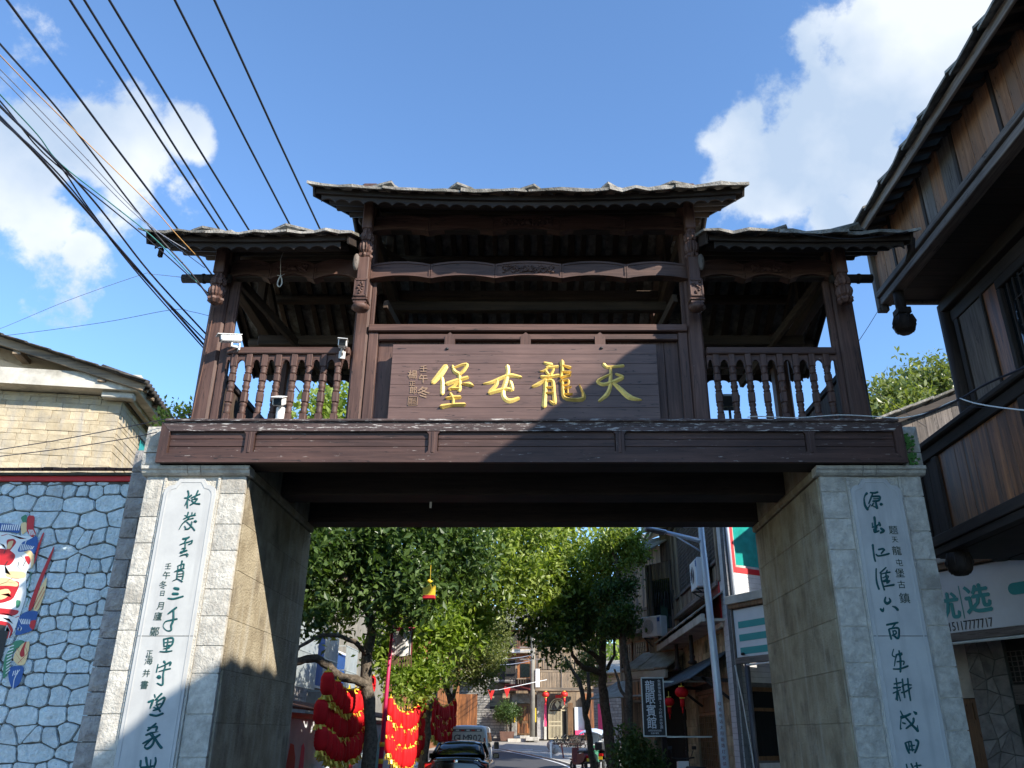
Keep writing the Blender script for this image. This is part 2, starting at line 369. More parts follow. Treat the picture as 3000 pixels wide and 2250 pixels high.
# text as mesh (built-in font)
def textmesh(body, name):
    c = bpy.data.curves.new(name, 'FONT'); c.body = body; c.extrude = .012; c.align_x = 'CENTER'; c.align_y = 'CENTER'; c.resolution_u = 2
    o = bpy.data.objects.new(name, c); S.collection.objects.link(o); bpy.context.view_layer.update()
    me = bpy.data.meshes.new_from_object(o.evaluated_get(bpy.context.evaluated_depsgraph_get()))
    bpy.data.objects.remove(o); bpy.data.curves.remove(c); return me
def addtext(mb, body, o, ex, ez, size, mi=0, dep=None, bold=0, sx=1.0):
    """append glyph geometry centred at o in plane ex,ez; size = em height"""
    me = textmesh(body, 'glyph'); ex, ez, o = Vector(ex), Vector(ez), Vector(o); n = ex.cross(ez)
    k = size; off = [(0, 0)]+([(bold, 0), (-bold, 0), (0, bold), (0, -bold)] if bold else [])
    cx = sum(v.co.x for v in me.vertices)/max(1, len(me.vertices)); ys = [v.co.y for v in me.vertices] or [0]; xs = [v.co.x for v in me.vertices] or [0]
    mx, my = (min(xs)+max(xs))/2, (min(ys)+max(ys))/2
    for i, (a, b) in enumerate(off):
        mb.add([o+ex*((v.co.x-mx+a)*k*sx)+ez*((v.co.y-my+b)*k)+n*(v.co.z*(dep or 1)+i*.0004) for v in me.vertices], [tuple(p.vertices) for p in me.polygons], mi)
    bpy.data.meshes.remove(me)
WB = [1.12]
def brush(mb, pts, o2w, lift, n, mi=0, h=.4):
    """one brush stroke: pts (x,y,halfwidth) mapped to the world by o2w; domed ribbon lifted along n"""
    P = [(Vector((x, y, 0)), w) for x, y, w in pts]; Q = []
    if len(P) == 1: P = [P[0], (P[0][0]+Vector((P[0][1]*.8, 0, 0)), P[0][1])]
    for i in range(len(P)-1):
        p0 = P[max(i-1, 0)]; p1 = P[i]; p2 = P[i+1]; p3 = P[min(i+2, len(P)-1)]
        for k in range(4):
            t = k/4; a = .5*(2*p1[0]+(p2[0]-p0[0])*t+(2*p0[0]-5*p1[0]+4*p2[0]-p3[0])*t*t+(3*p1[0]-p0[0]-3*p2[0]+p3[0])*t**3)
            Q.append((a, p1[1]+(p2[1]-p1[1])*t))
    Q.append(P[-1]); d0 = (Q[1][0]-Q[0][0]).normalized(); d1 = (Q[-1][0]-Q[-2][0]).normalized()
    Q = [(p, w*WB[0]) for p, w in Q]; w0, w1 = Q[0][1], Q[-1][1]
    Q = [(Q[0][0]-d0*w0*.8, w0*.25), (Q[0][0]-d0*w0*.4, w0*.8)]+Q+[(Q[-1][0]+d1*w1*.5, w1*.75), (Q[-1][0]+d1*w1*.9, w1*.2)]
    A, B, Cc = [], [], []
    for i, (p, w) in enumerate(Q):
        d = (Q[min(i+1, len(Q)-1)][0]-Q[max(i-1, 0)][0]).normalized(); s = Vector((-d.y, d.x, 0))
        A.append(o2w(p+s*w)); B.append(o2w(p-s*w)); Cc.append(o2w(p)+n*lift)
    mb.quadstrip(A, Cc, mi); mb.quadstrip(Cc, B, mi)
# ================================================================ ground, road
def gz(y): return 0 if y < 35 else min(1.22, .045*(y-35))
def ground_sheet(name, f, mat, x0=None, ys=None, dz=0):
    m = MB(); rows = []
    for y in ys:
        a, b = f(y); rows.append([(a+(b-a)*k/6, y, gz(y)+dz) for k in range(7)])
    for i in range(len(rows)-1):
        for k in range(6): m.add([rows[i][k], rows[i][k+1], rows[i+1][k+1], rows[i+1][k]], [(0, 1, 2, 3)])
    return struct(name, m, mat)
ground_sheet('ground', lambda y: (-300, 300), 'earth', ys=[-60, -20, 0, 20, 35, 48, 62.2, 63, 90, 400], dz=-.012)
ys_ = [-40, -10, 0, 10, 20, 26, 30, 34, 36, 38, 40, 42, 44, 46, 48, 50, 52, 54, 56]
def redge(y):
    if y < 24: return 3.5
    if y < 40: return 3.5-(y-24)*1.6/16
    return 1.9-(y-40)**1.45*.095
def ledge(y): return -3.5 if y < 30 else -3.5-(y-30)*.10-(max(0, y-42))*.55
ground_sheet('road', lambda y: (ledge(y), redge(y)), 'asphalt', ys=ys_)
ground_sheet('left_pavement', lambda y: (ledge(y)-5, ledge(y)-.14), 'paving', ys=ys_, dz=.12)
ground_sheet('right_pavement', lambda y: (redge(y)+.14, 9+max(0, y-40)*.3), 'paving', ys=ys_, dz=.03)
ground_sheet('square', lambda y: (-25, 20), 'paving', ys=[52, 56, 60, 62.2, 64], dz=.008)
def strip(name, fa, wdt, h, mat, ya, yb, st=1.0, kind='structure'):
    m = MB(); y = ya; A = []
    while y <= yb+1e-6: A.append(y); y += st
    for i in range(len(A)-1):
        a, b = A[i], A[i+1]
        for (x0, z0, x1, z1) in ((0, 0, 0, h), (0, h, wdt, h), (wdt, h, wdt, 0)):
            m.add([(fa(a)+x0, a, gz(a)+z0), (fa(a)+x1, a, gz(a)+z1), (fa(b)+x1, b, gz(b)+z1), (fa(b)+x0, b, gz(b)+z0)], [(0, 3, 2, 1)])
    return struct(name, m, mat)
strip('left_kerb', lambda y: ledge(y)-.14, .14, .13, 'concrete', -10, 52, 2)
strip('right_kerb', lambda y: redge(y), .14, .05, 'concrete', -10, 52, 2)
strip('road_edge_line', lambda y: redge(y)-.32, .12, .005, 'white', 20, 53, 1)
m = MB()
for i in range(9):
    y = 42+i*1.25; m.add([(redge(y)-.05, y, gz(y)+.045), (redge(y)+1.5, y+.2, gz(y)+.045), (redge(y)+1.5, y+.3, gz(y+.3)+.045), (redge(y)-.05, y+.1, gz(y)+.045)], [(0, 1, 2, 3)])
struct('parking_markings', m, 'white')

# ================================================================ the gatehouse
G = T('gatehouse', 'timber gate tower with stone-slab roofs and gold lettering, on two stone piers', 'gate', (0, 10, 0))
XL, XR = -4.91, 4.9; IL, IR = -3.64, 3.61; YF, YB = 10.0, 13.2; ZT = 4.73
def rough_block(th, name, x0, x1, y0, y1, z0, z1, mat, parent, j=.012, face='y'):
    """stone block with a quarry face: 3x3 bulged grid towards the viewer"""
    m = th.mb(); n = 4; g = .006
    def P(a, b):
        u = x0+g+(x1-x0-2*g)*a/n; z = z0+g+(z1-z0-2*g)*b/n
        e = 0 if a in (0, n) or b in (0, n) else rnd.uniform(.2, 1)*j+j*.6
        return (u, y0+.012-e, z)
    vs = [P(a, b) for b in range(n+1) for a in range(n+1)]
    fs = [(b*(n+1)+a, b*(n+1)+a+1, (b+1)*(n+1)+a+1, (b+1)*(n+1)+a) for b in range(n) for a in range(n)]
    m.add(vs, fs)
    bx = [(x0+g, y1, z0+g), (x1-g, y1, z0+g), (x1-g, y1, z1-g), (x0+g, y1, z1-g)]
    c = [0, n, (n+1)*(n+1)-1, (n+1)*n]
    m.add([vs[i] for i in c]+bx, [(0, 4, 5, 1), (1, 5, 6, 2), (2, 6, 7, 3), (3, 7, 4, 0)])
    return th.part(name, m, mat, parent)
def pier(xo, xi, sgn):
    x0, x1 = min(xo, xi), max(xo, xi)
    core = G.box('pier', x0+.01, x1-.012, YF+.07, YB, 0, ZT-.11, 'cement', 0)
    # cement skin on the passage side is the core's own face; corner quoins of margin stone
    sl0, sl1 = (x0+.27, x0+.92) if sgn < 0 else (x1-.93, x1-.30)
    mortar = G.box('mortar_bed', x0+.012, x1-.02, YF+.022, YF+.07, 0, ZT-.11, 'margin', 0, core)
    for (a, b) in ((x0, sl0-.03), (sl1+.03, x1)):
        z = -.1; k = 0
        while z < ZT-.12:
            h = rnd.uniform(.30, .47); z1 = min(z+h, ZT-.115)
            if ZT-.115-z1 < .15: z1 = ZT-.115
            if b-a > .45 and rnd.random() < .0: pass
            rough_block(G, 'stone_block', a, b, YF, YF+.07, max(z, .0), z1, 'block', core, .006)
            z = z1
    zt = 4.57
    rough_block(G, 'stone_block', sl0-.02, sl1+.02, YF, YF+.07, zt+.035, ZT-.115, 'block', core)
    # rough margin strips beside the inscription slab
    for (a, b) in ((sl0-.03, sl0+.0), (sl1, sl1+.03)):
        G.box('slab_margin', a, b, YF-.008, YF+.05, 0, zt+.03, 'margin', 0, core)
    # cap moulding in pieces
    n = 3; cap = [(YF-.085, ZT), (YF-.085, ZT-.04), (YF-.06, ZT-.055), (YF-.05, ZT-.085), (YF-.012, ZT-.112), (YF+.12, ZT-.112), (YF+.12, ZT)]
    e = [x0-.05, x0+(x1-x0)*.42, x0+(x1-x0)*.55, x1+.05]
    for i in range(3):
        mm = G.mb(); mm.prism(cap, (0, 1, 0), (0, 0, 1), (e[i]+.004, 0, 0), (e[i+1]-e[i]-.008, 0, 0)); G.part('cap_moulding', mm, 'block', core)
    mm = G.mb(); s = 1 if sgn > 0 else -1
    xe = x0 if s > 0 else x1
    # cap returning along the passage
    mm.box(xe-.05, xe+.05, YF+.125, YB+.03, ZT-.11, ZT-.002, 0, .02); G.part('cap_moulding', mm, 'cement', core)
    # passage wall: large cement-faced stones
    zz = 0; 
    for r_ in range(8):
        h = .575; y = YF+.09
        while y < YB-.1:
            w = rnd.uniform(.55, 1.0); y1 = min(y+w, YB); y1 = YB if YB-y1 < .3 else y1
            xx = xe
            G.box('wall_stone', xx-(.014+rnd.random()*.003)*(1 if s > 0 else -1), xx+.02*s, y+.0015, y1-.0015, zz+.0015, min(zz+h-.0015, ZT-.12), 'cement', .003, core)
            y = y1
        zz += h
    # inscription slab with notched head
    def head(a, b, top, ins):
        a += ins; b -= ins; top -= ins; w = b-a; q = .10*w/.6
        pts = [(a, .0), (b, .0), (b, top-.17)]
        for k in range(4): t = k/3*math.pi/2; pts.append((b-q*.9+q*.9*math.cos(t), top-.17+.09*math.sin(t)))
        for k in range(3): t = k/2*math.pi/2; pts.append((b-q*1.1-.05*math.sin(t), top-.08+.08*math.sin(t)))
        L_ = [(a+b-u, v) for u, v in pts[2:]][::-1]
        return pts+L_
    st = G.mb(); st.prism(head(sl0, sl1, zt, 0), (1, 0, 0), (0, 0, 1), (0, YF-.028, 0), (0, .09, 0)); S_ = G.part('inscription_slab', st, 'stele')
    for k in range(1):
        st = G.mb()
        hp = head(sl0, sl1, zt, .035); hq = head(sl0, sl1, zt, .048)
        n = len(hp); vs = [(u, YF-.033, v) for u, v in hp]+[(u, YF-.033, v) for u, v in hq]+[(u, YF-.027, v) for u, v in hp]+[(u, YF-.027, v) for u, v in hq]
        fs = []
        for i in range(n):
            j_ = (i+1) % n; fs += [(i, j_, n+j_, n+i), (2*n+i, i, n+i, 3*n+i)[::-1], (i, 2*n+i, 2*n+j_, j_), (n+i, n+j_, 3*n+j_, 3*n+i)]
        st.add(vs, fs); G.part('carved_border', st, 'stele', S_)
    G.box('slab_joint', sl0+.002, sl1-.002, YF-.0295, YF-.02, 2.66, 2.668, 'mortar', 0, S_)
    return core, S_
coreL, steleL = pier(XL, IL, -1)
coreR, steleR = pier(XR, IR, 1)
# recessed wing beside the left pier
wing = G.box('side_wall', -5.42, XL-.03, 10.72, YB-.1, 0, ZT+.45, 'mortar', 0)
z = 0
while z < ZT+.42:
    h = rnd.uniform(.26, .36); x = -5.45; sp = rnd.uniform(-5.25, -5.05)
    for a, b in (((-5.45, sp), (sp, XL+.0)) if rnd.random() < .55 else ((-5.45, XL),)):
        rough_block(G, 'stone_block', a, b, 10.64, 10.72, z, min(z+h, ZT+.45), 'blockgrey', wing, .02)
    z += h
# masonry on the pier heads behind the beam ends
for (a, b) in ((-5.02, -4.77), (4.74, 4.97)):
    for (z0, z1) in ((ZT+.002, ZT+.2), (ZT+.2, ZT+.56)):
        rough_block(G, 'stone_block', a, b, 10.0, 10.5, z0, z1, 'block', coreL if a < 0 else coreR, .02)
mm = G.mb()
for i in range(70):
    x, zz = rnd.gauss(4.80, .035), ZT+.03+rnd.random()*.40; mm.obox((x, 9.962-rnd.random()*.01, zz), (.016, .010, .014), Matrix.Rotation(rnd.random()*3, 3, 'Y'))
G.part('moss', mm, 'moss', None, 'green moss on the stone', 'stuff')

# box beam across the road
ZB0, ZB1 = 4.745, 5.28
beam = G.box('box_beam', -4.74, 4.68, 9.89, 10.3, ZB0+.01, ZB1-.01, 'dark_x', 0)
G.part('beam_rail', G.mb().prism([(-4.76, 0), (4.70, 0), (4.58, .12), (-4.64, .12)], (1, 0, 0), (0, 0, 1), (0, 9.83, ZB0), (0, .06, 0)), 'beampaint_x', beam)
G.part('beam_rail', G.mb().prism([(-4.64, 0), (4.58, 0), (4.70, .12), (-4.76, .12)], (1, 0, 0), (0, 0, 1), (0, 9.83, ZB1-.12), (0, .06, 0)), 'beamworn_x', beam)
G.box('beam_ledge', -4.72, 4.66, 9.80, 9.90, ZB1+.001, ZB1+.04, 'beamworn_x', .01, beam)
for (a, b, s) in ((-4.76, -4.56, 1), (4.70, 4.50, -1)):
    G.part('beam_end', G.mb().prism([(a, .003), (a+.12*s, .123), (a+.12*s, ZB1-ZB0-.123), (a, ZB1-ZB0-.003)], (1, 0, 0), (0, 0, 1), (0, 9.833, ZB0), (0, .055, 0)), 'beampaint_z', beam)
div = [(-4.64, -4.64)]; dv = []
for px in (730, 1268, 1817, 2376):
    x = atY(px, 1300, 9.84).x; dv.append(x)
    G.part('beam_divider', G.mb().prism([(x-.085, 0), (x-.055, .035), (x-.055, .255), (x-.085, .29), (x+.085, .29), (x+.055, .255), (x+.055, .035), (x+.085, 0)][::-1], (1, 0, 0), (0, 0, 1), (0, 9.836, ZB0+.121), (0, .05, 0)), 'beampaint_z', beam)
    G.part('beam_divider', G.mb().box(x-.018, x+.018, 9.828, 9.84, ZB0+.125, ZB1-.125, 0, .005), 'beampaint_z', beam)
ed = [-4.64]+dv+[4.58]
for i in range(5):
    a = ed[i]+(.06 if i else 0); b = ed[i+1]-(.06 if i < 4 else 0); zs = [ZB0+.12, ZB0+.12+.10, ZB0+.12+.20, ZB1-.12]
    for k in range(3): G.box('plank', a+.002, b-.002, 9.872+rnd.random()*.006, 9.889, zs[k]+.0025, zs[k+1]-.0025, 'beampaint_x', .004, beam)
# beams and boards under the floor
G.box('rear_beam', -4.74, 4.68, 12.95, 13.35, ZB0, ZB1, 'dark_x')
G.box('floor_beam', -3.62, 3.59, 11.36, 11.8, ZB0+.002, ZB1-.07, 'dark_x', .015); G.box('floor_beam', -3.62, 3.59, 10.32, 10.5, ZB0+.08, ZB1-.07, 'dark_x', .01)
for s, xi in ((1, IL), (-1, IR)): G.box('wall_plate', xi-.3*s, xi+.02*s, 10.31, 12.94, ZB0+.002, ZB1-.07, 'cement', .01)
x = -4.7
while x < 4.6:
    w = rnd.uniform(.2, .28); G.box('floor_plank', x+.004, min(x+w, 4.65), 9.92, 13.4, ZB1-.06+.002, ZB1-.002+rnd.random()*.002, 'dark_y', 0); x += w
p = atY(1262, 1470, 11.75); G.box('bolt', p.x-.015, p.x+.015, 11.74, 11.77, 4.66, 4.76, 'cable_white', 0)

# posts
FZ = ZB1+.04
def post(x0, x1, y0, y1, z1, mat='paint_z', side=None):
    p = G.box('post', x0, x1, y0, y1, ZB1+.001, z1, mat, .03)
    return p
SH, CH = 8.12, 8.95      # wall-plate heights of side and centre roofs
for y0, mt in ((9.96, 'paint_z'), (12.9, 'paint_z')):
    for (x0, x1, zt) in ((-4.48, -4.25, SH), (-2.46, -2.26, CH), (2.09, 2.30, CH), (4.14, 4.41, SH)):
        p = post(x0, x1, y0, y0+.24, zt, mt)
        if y0 < 10:
            a, b = (x1, x1+.055) if x0 < 0 else (x0-.055, x0)
            if x0 in (-4.48,): b = x1+.14
            if x0 == 4.14: a = x0-.10
            G.box('post_board', a+.002, b, 10.0, 10.06, FZ, 7.45, 'paint_z', .006, p)
            if abs(x0) > 4: G.box('post_board', a+.02, b-.02, 9.985, 10.0, FZ, 7.4, 'paint_z', .004, p)
# turned balusters
def balprof():
    return [(.030, .22), (.034, .235), (.044, .25), (.034, .265), (.030, .285), (.046, .31), (.050, .34), (.036, .375), (.036, .38)]
def baluster_mesh():
    m = MB(); m.box(-.042, .042, -.042, .042, 0, .11, 0, .006)
    m.lathe((0, 0, 0), [(.036, .11), (.036, .12), (.048, .135), (.036, .155), (.044, .18), (.036, .20), (.04, .215), (.048, .235), (.048, .25), (.038, .262)], 10)
    m.box(-.043, .043, -.043, .043, .262, .42, 0, .016)
    m.lathe((0, 0, 0), [(.038, .42), (.048, .435), (.036, .45), (.040, .465), (.05, .49), (.05, .51), (.036, .53), (.046, .545), (.036, .56)], 10)
    m.box(-.043, .043, -.043, .043, .56, .68, 0, .016)
    m.lathe((0, 0, 0), [(.038, .68), (.048, .693), (.036, .705), (.046, .73), (.046, .74), (.036, .755), (.048, .77), (.036, .78)], 10)
    m.box(-.04, .04, -.045, .042, .78, .97, 0, .006)
    return m.mesh('baluster', ['paint_z'])
BAL = baluster_mesh()
def balustrade(x0, x1, y, xs, zb=FZ, zt=6.28, nm='balustrade'):
    rail = G.box('handrail', x0, x1, y-.06, y+.06, zt, zt+.10, 'paint_x', .012)
    G.box('bottom_rail', x0, x1, y-.03, y+.03, zb-.02, zb+.03, 'paint_x', .006, rail)
    # arched skirt
    m = G.mb(); e = [x0]+xs+[x1]; top = zt-.001; bot = zt-.20
    for i in range(len(e)-1):
        a, b = e[i]+(.04 if i else 0), e[i+1]-(.04 if i < len(e)-2 else 0); n = 8
        if b-a < .03: continue
        A = [Vector((a+(b-a)*k/n, y-.018, top)) for k in range(n+1)]
        B = [Vector((a+(b-a)*k/n, y-.018, bot+.13*math.sin(math.pi*min(1, max(0, k/n)))**.5)) for k in range(n+1)]
        m.quadstrip(B, A); m.quadstrip([p+Vector((0, .036, 0)) for p in A], [p+Vector((0, .036, 0)) for p in B]); m.quadstrip([p+Vector((0, .036, 0)) for p in B], B)
    G.part('arched_skirt', m, 'paint_x', rail)
    for x in xs: o = link('baluster', BAL, rail, loc=Vector((x+rnd.uniform(-.006, .006), y, zb+.005))-G.off, rot=(rnd.uniform(-.006, .006), rnd.uniform(-.012, .012), rnd.uniform(-.12, .12)))
    return rail
xsL = [atY(400+q*.482, 1070, 9.95).x for q in (590, 683, 775, 863, 957, 1048, 1138, 1228)]
xsR = [atY(1900+q*.5124, 1070, 9.95).x for q in (388, 478, 568, 658, 748, 838, 930, 1020)]
balustrade(-4.11, -2.47, 9.95, xsL); balustrade(2.31, 4.04, 9.95, xsR)
balustrade(-4.2, -2.47, 13.02, [-4.2+.2*(k+.5) for k in range(8)]); balustrade(2.31, 4.13, 13.02, [2.31+.21*(k+.5) for k in range(8)])
# boarded ends and inner partitions
for x in (-4.40, 4.32):
    y = 10.22
    while y < 12.85:
        w = min(rnd.uniform(.22, .34), 12.88-y); G.box('side_board', x-.015, x+.015, y+.003, y+w-.003, FZ, 6.2+rnd.random()*.01, 'grey_z' if x > 0 else 'rafter_z', .004); y += w
    G.box('side_rail', x-.05, x+.05, 10.2, 12.9, 6.21, 6.30, 'dark_y', .01)
for x in (-2.36, 2.20):
    y = 10.9
    while y < 12.2:
        w = rnd.uniform(.2, .28); G.box('partition_board', x-.012, x+.012, y+.003, y+w-.003, FZ, 6.7, 'dark_z', .004); y += w
# central sign wall
fw = G.box('frame_rail', -2.255, 2.085, 9.93, 10.06, 6.64, 6.745, 'paint_x', .012)
for (a, b) in ((-2.25, -2.12), (1.955, 2.08)): G.box('frame_stile', a, b, 9.97, 10.07, FZ, 6.635, 'paint_z', .008)
G.box('frame_rail', -2.118, 1.953, 9.965, 10.06, 6.52, 6.615, 'paint_x', .014)
G.box('backing_board', -2.1, 1.94, 10.075, 10.10, FZ, 6.63, 'dark_x', 0)
for px in (1318, 1540, 1758):
    x = atY(px, 985, 9.95).x
    G.part('frame_stile', G.mb().prism([(x-.07, 6.38), (x+.07, 6.38), (x+.07, 6.57), (x, 6.63), (x-.07, 6.57)], (1, 0, 0), (0, 0, 1), (0, 9.955, 0), (0, .08, 0)), 'paint_z')
x = -2.115
while x < 1.95:
    w = min(rnd.uniform(.15, .24), 1.953-x); G.box('panel_plank', x+.0025, x+w-.0025, 10.045+rnd.random()*.004, 10.072, FZ+.002, 6.52, 'paint_z', .003); x += w
SB0, SB1, SX0, SX1, SY = 5.335, 6.40, -1.885, 1.625, 9.855
sb = G.box('signboard_batten', SX0+.3, SX1-.3, SY+.03, 10.04, 5.6, 5.7, 'dark_x', 0)
G.box('signboard_batten', SX0+.05, SX1-.05, SY+.028, 10.04, SB0+.02, SB1-.03, 'dark_x', 0, sb)
zs = [SB0, SB0+.155, SB0+.32, SB0+.48, SB0+.63, SB0+.78, SB0+.92, SB1]
for k in range(7):
    G.box('signboard_plank', SX0, SX1, SY+rnd.random()*.0015, SY+.028, zs[k]+.0016, zs[k+1]-.0016, 'signboard', .0015, sb)
for (px, py) in ((1310, 1022), (1762, 1020)):
    p = atY(px, py, SY); G.part('bolt', G.mb().lathe((p.x, p.y, p.z), [(.001, -.02), (.02, -.012), (.024, 0), (.02, .012), (.001, .02)], 8), 'ink', sb)
nf = Vector((0, -1, 0))
def w_gold(v): return atY(1150+v.x/2.765, 1030+v.y/2.765, SY-.003)
GOLD = [
 [[(1712,105,12),(1738,126,11),(1800,122,9),(1868,115,10)],[(1765,125,8),(1768,180,10),(1765,235,12),(1762,290,12),(1735,350,15),(1675,400,9)],
  [(1762,185,8),(1705,212,9),(1662,242,11),(1700,266,12),(1760,255,12),(1830,228,14),(1866,207,11),(1812,182,8)],[(1790,255,10),(1850,310,16),(1920,370,18),(2015,392,5)]],
 [[(1232,92,9),(1285,107,14)],[(1250,130,9),(1338,122,10)],[(1268,118,9),(1228,155,8),(1197,160,5)],[(1242,158,9),(1262,185,9)],[(1305,142,9),(1285,185,9)],[(1207,205,11),(1270,205,12),(1345,193,11)],
  [(1240,225,8),(1185,262,14),(1135,285,9)],[(1240,235,13),(1235,330,14),(1228,440,17)],[(1248,240,9),(1296,240,12),(1306,330,13),(1312,420,14),(1275,402,7)],[(1250,290,7),(1300,290,8)],[(1250,335,7),(1300,335,8)],
  [(1372,85,15),(1375,150,11),(1362,205,10)],[(1385,115,8),(1438,130,11)],[(1380,165,8),(1438,168,10)],[(1365,210,10),(1436,192,9)],[(1360,240,9),(1420,232,9),(1420,266,8),(1372,275,7)],
  [(1375,245,10),(1380,320,12),(1395,375,12),(1460,390,12),(1538,385,15),(1548,350,12),(1513,270,3)],[(1400,300,7),(1440,288,9)],[(1400,345,7),(1450,345,8)],[(1420,300,5),(1420,345,6)]],
 [[(930,120,14),(935,170,13),(915,250,15),(895,320,15),(905,375,15),(950,400,16),(1018,380,12)],[(735,262,5),(800,250,12),(900,207,12),(960,193,14),(1038,208,10)],[(850,228,10),(838,272,13),(790,325,14)],
  [(785,335,14),(850,318,14),(920,302,13),(968,308,13),(955,250,14)]],
 [[(430,122,18),(390,180,21),(330,248,16)],[(400,212,11),(405,270,15),(402,338,14)],[(487,118,8),(502,160,13),(540,182,13)],[(500,132,7),(560,108,9),(603,106,11),(580,150,12),(548,182,10)],
  [(442,262,14),(520,235,14),(606,210,12)],[(540,192,11),(545,250,13),(540,315,13)],[(530,250,9),(492,285,11),(462,305,12)],[(470,300,9),(540,300,11)],[(572,262,8),(620,265,17),(652,278,7)],
  [(437,378,9),(490,372,14),(545,370,13)],[(470,342,10),(490,380,10),(490,425,10)],[(400,447,17),(490,432,12),(580,430,14)]]]
WB[0] = 1.28
for ch in GOLD:
    mm = G.mb()
    for i, s_ in enumerate(ch): brush(mm, s_, w_gold, .016+.0015*i, nf)
    G.part('gold_character', mm, 'gold', sb)
for (px, py, c, sz) in ((1241, 1080, '壬', .105), (1240, 1109, '午', .13), (1241, 1149, '冬', .17), (1209, 1097, '楊', .13), (1208, 1124, '正', .08), (1211, 1143, '郎', .11)):
    mm = G.mb(); p = atY(px, py, SY-.004); addtext(mm, c, p, (1, 0, 0), (0, 0, 1), sz, 0, .3, .012); G.part('small_character', mm, 'inscribe' if c != 'x' else 'gold', sb)
mm = G.mb(); p = atY(1209, 1175, SY-.006); q = .062
for (a, b, c_, d_) in ((-q, q, q-.006, q), (-q, q, -q, -q+.006), (-q, -q+.006, -q, q), (q-.006, q, -q, q)): mm.box(p.x+a, p.x+b, p.y-.004, p.y+.004, p.z+c_, p.z+d_)
addtext(mm, '楊正', p+Vector((0, 0, .022)), (1, 0, 0), (0, 0, 1), .05, 0, .3); addtext(mm, '郎印', p-Vector((0, 0, .025)), (1, 0, 0), (0, 0, 1), .05, 0, .3)
G.part('carved_seal', mm, 'inscribe', sb)

# wavy lintels
def wavy(xs, z0, z1, rise, y=9.90, th=.13, carve=None, mat='paint_x', cr=0):
    root = G.box('lintel_core', xs[0]+.03, xs[-1]-.03, y+.03, y+th+.02, z0+.05, z1-.03, 'dark_x', 0)
    for i in range(len(xs)-1):
        a, b = xs[i]+.004, xs[i+1]-.004; m = G.mb(); n = 8
        f = lambda t: rise*(1-(2*t-1)**2)+cr*(1-((a+(b-a)*t-xs[0])/(xs[-1]-xs[0])*2-1)**2)
        F = [(a+(b-a)*k/n, z0+f(k/n)) for k in range(n+1)]+[(b-(b-a)*k/n, z1+f(1-k/n)) for k in range(n+1)]
        m.prism(F, (1, 0, 0), (0, 0, 1), (0, y, 0), (0, th, 0))
        for (lo, hi) in ((.0, .03), (z1-z0-.03, z1-z0-.0)):
            A = [Vector((a+(b-a)*k/n, y-.012, z0+f(k/n)+lo)) for k in range(n+1)]; B = [p+Vector((0, 0, hi-lo)) for p in A]
            m.quadstrip(A, B); m.quadstrip(B, [p+Vector((0, .014, 0)) for p in B]); m.quadstrip([p+Vector((0, .014, 0)) for p in A], A)
        for x in (a, b): m.box(x-(.02 if x == b else 0), x+(.02 if x == a else 0), y-.014, y, z0+.01, z1+.0)
        seg = G.part('lintel_segment', m, mat, root)
        if carve is not None and i == carve:
            c = G.mb(); w = (b-a)/2-.08; cx = (a+b)/2; cz = (z0+z1)/2+rise*.7+cr
            for s in (-1, 1):
                for o_, ph in ((.0, 0), (.035, 2.2), (-.03, 4)):
                    c.tube([(cx+s*(.05+(w-.07)*k/12), y-.004, cz+o_*.8+.035*math.sin(ph+k*1.15)) for k in range(13)], .010, 5)
                for k in range(6): c.lathe((cx+s*(.1+(w-.12)*k/5.5), y-.002, cz+rnd.uniform(-.05, .05)), [(.002, -.022), (.022, -.01), (.026, 0), (.022, .01), (.002, .022)], 7)
            for k in range(7): a_ = k/6*math.pi; c.tube([(cx, y-.004, cz-.03), (cx+.05*math.cos(a_), y-.016, cz-.03+.045*math.sin(a_)), (cx+.085*math.cos(a_), y-.004, cz-.03+.085*math.sin(a_))], [.008, .018, .005], 5)
            G.part('flower_carving', c, mat, root)
            break_ = 1
lx = [atY(p, 803, 9.9).x for p in (1085, 1261, 1450, 1646, 1835, 2016)]
wavy(lx, 7.43, 7.655, .05, carve=2, cr=.01)
ux = [atY(p, 669, 9.9).x for p in (1083, 1256, 1445, 1641, 1833, 2014)]
wavy(ux, 8.20, 8.42, .05, carve=2, cr=.02)
sxl = [atY(p, 800, 9.9).x for p in (664, 790, 921, 1050)]
wavy(sxl, 7.42, 7.66, .085, carve=1)
sxr = [atY(1900+p*.5124, 800, 9.9).x for p in (275, 550, 805, 1060)]
wavy(sxr, 7.42, 7.66, .085, carve=1)
# hanging posts with lotus pendants
def lotus(m, x, y, z0, z1, r):
    h = z1-z0
    m.lathe((x, y, z0), [(r*.25, h*.03), (r*.6, 0), (r*1.0, h*.09), (r*.95, h*.16), (r*.6, h*.21)], 16, ramp_=.24, ribs=1, sm=False)
    m.lathe((x, y, z0), [(r*.6, h*.20), (r*.88, h*.27), (r*1.0, h*.37), (r*.98, h*.47), (r*.8, h*.56), (r*.55, h*.6)], 28, ribs=1, ramp_=.17, sm=False)
    m.lathe((x, y, z0), [(r*.6, h*.58), (r*.85, h*.62), (r*1.0, h*.69), (r*.9, h*.74), (r*.95, h*.78), (r*.75, h*.86), (r*.6, h*.94), (r*.6, h)], 16, ribs=1, ramp_=.2, sm=False)
PY = 9.69
for x in (-4.29, 4.19):
    h = G.box('hanging_post', x-.075, x+.075, PY-.075, PY+.075, 7.37, 7.95, 'paint_z', .012)
    m = G.mb(); lotus(m, x, PY, 6.93, 7.37, .115); G.part('lotus_pendant', m, 'paint_z', h)
    G.box('bracket_block', x-.11, x+.11, PY-.12, PY+.12, 7.80, 7.98, 'paint_z', .03, h)
    G.box('bracket_arm', x-.05, x+.05, PY+.08, 10.0, 7.5, 7.64, 'dark_y', .01, h)
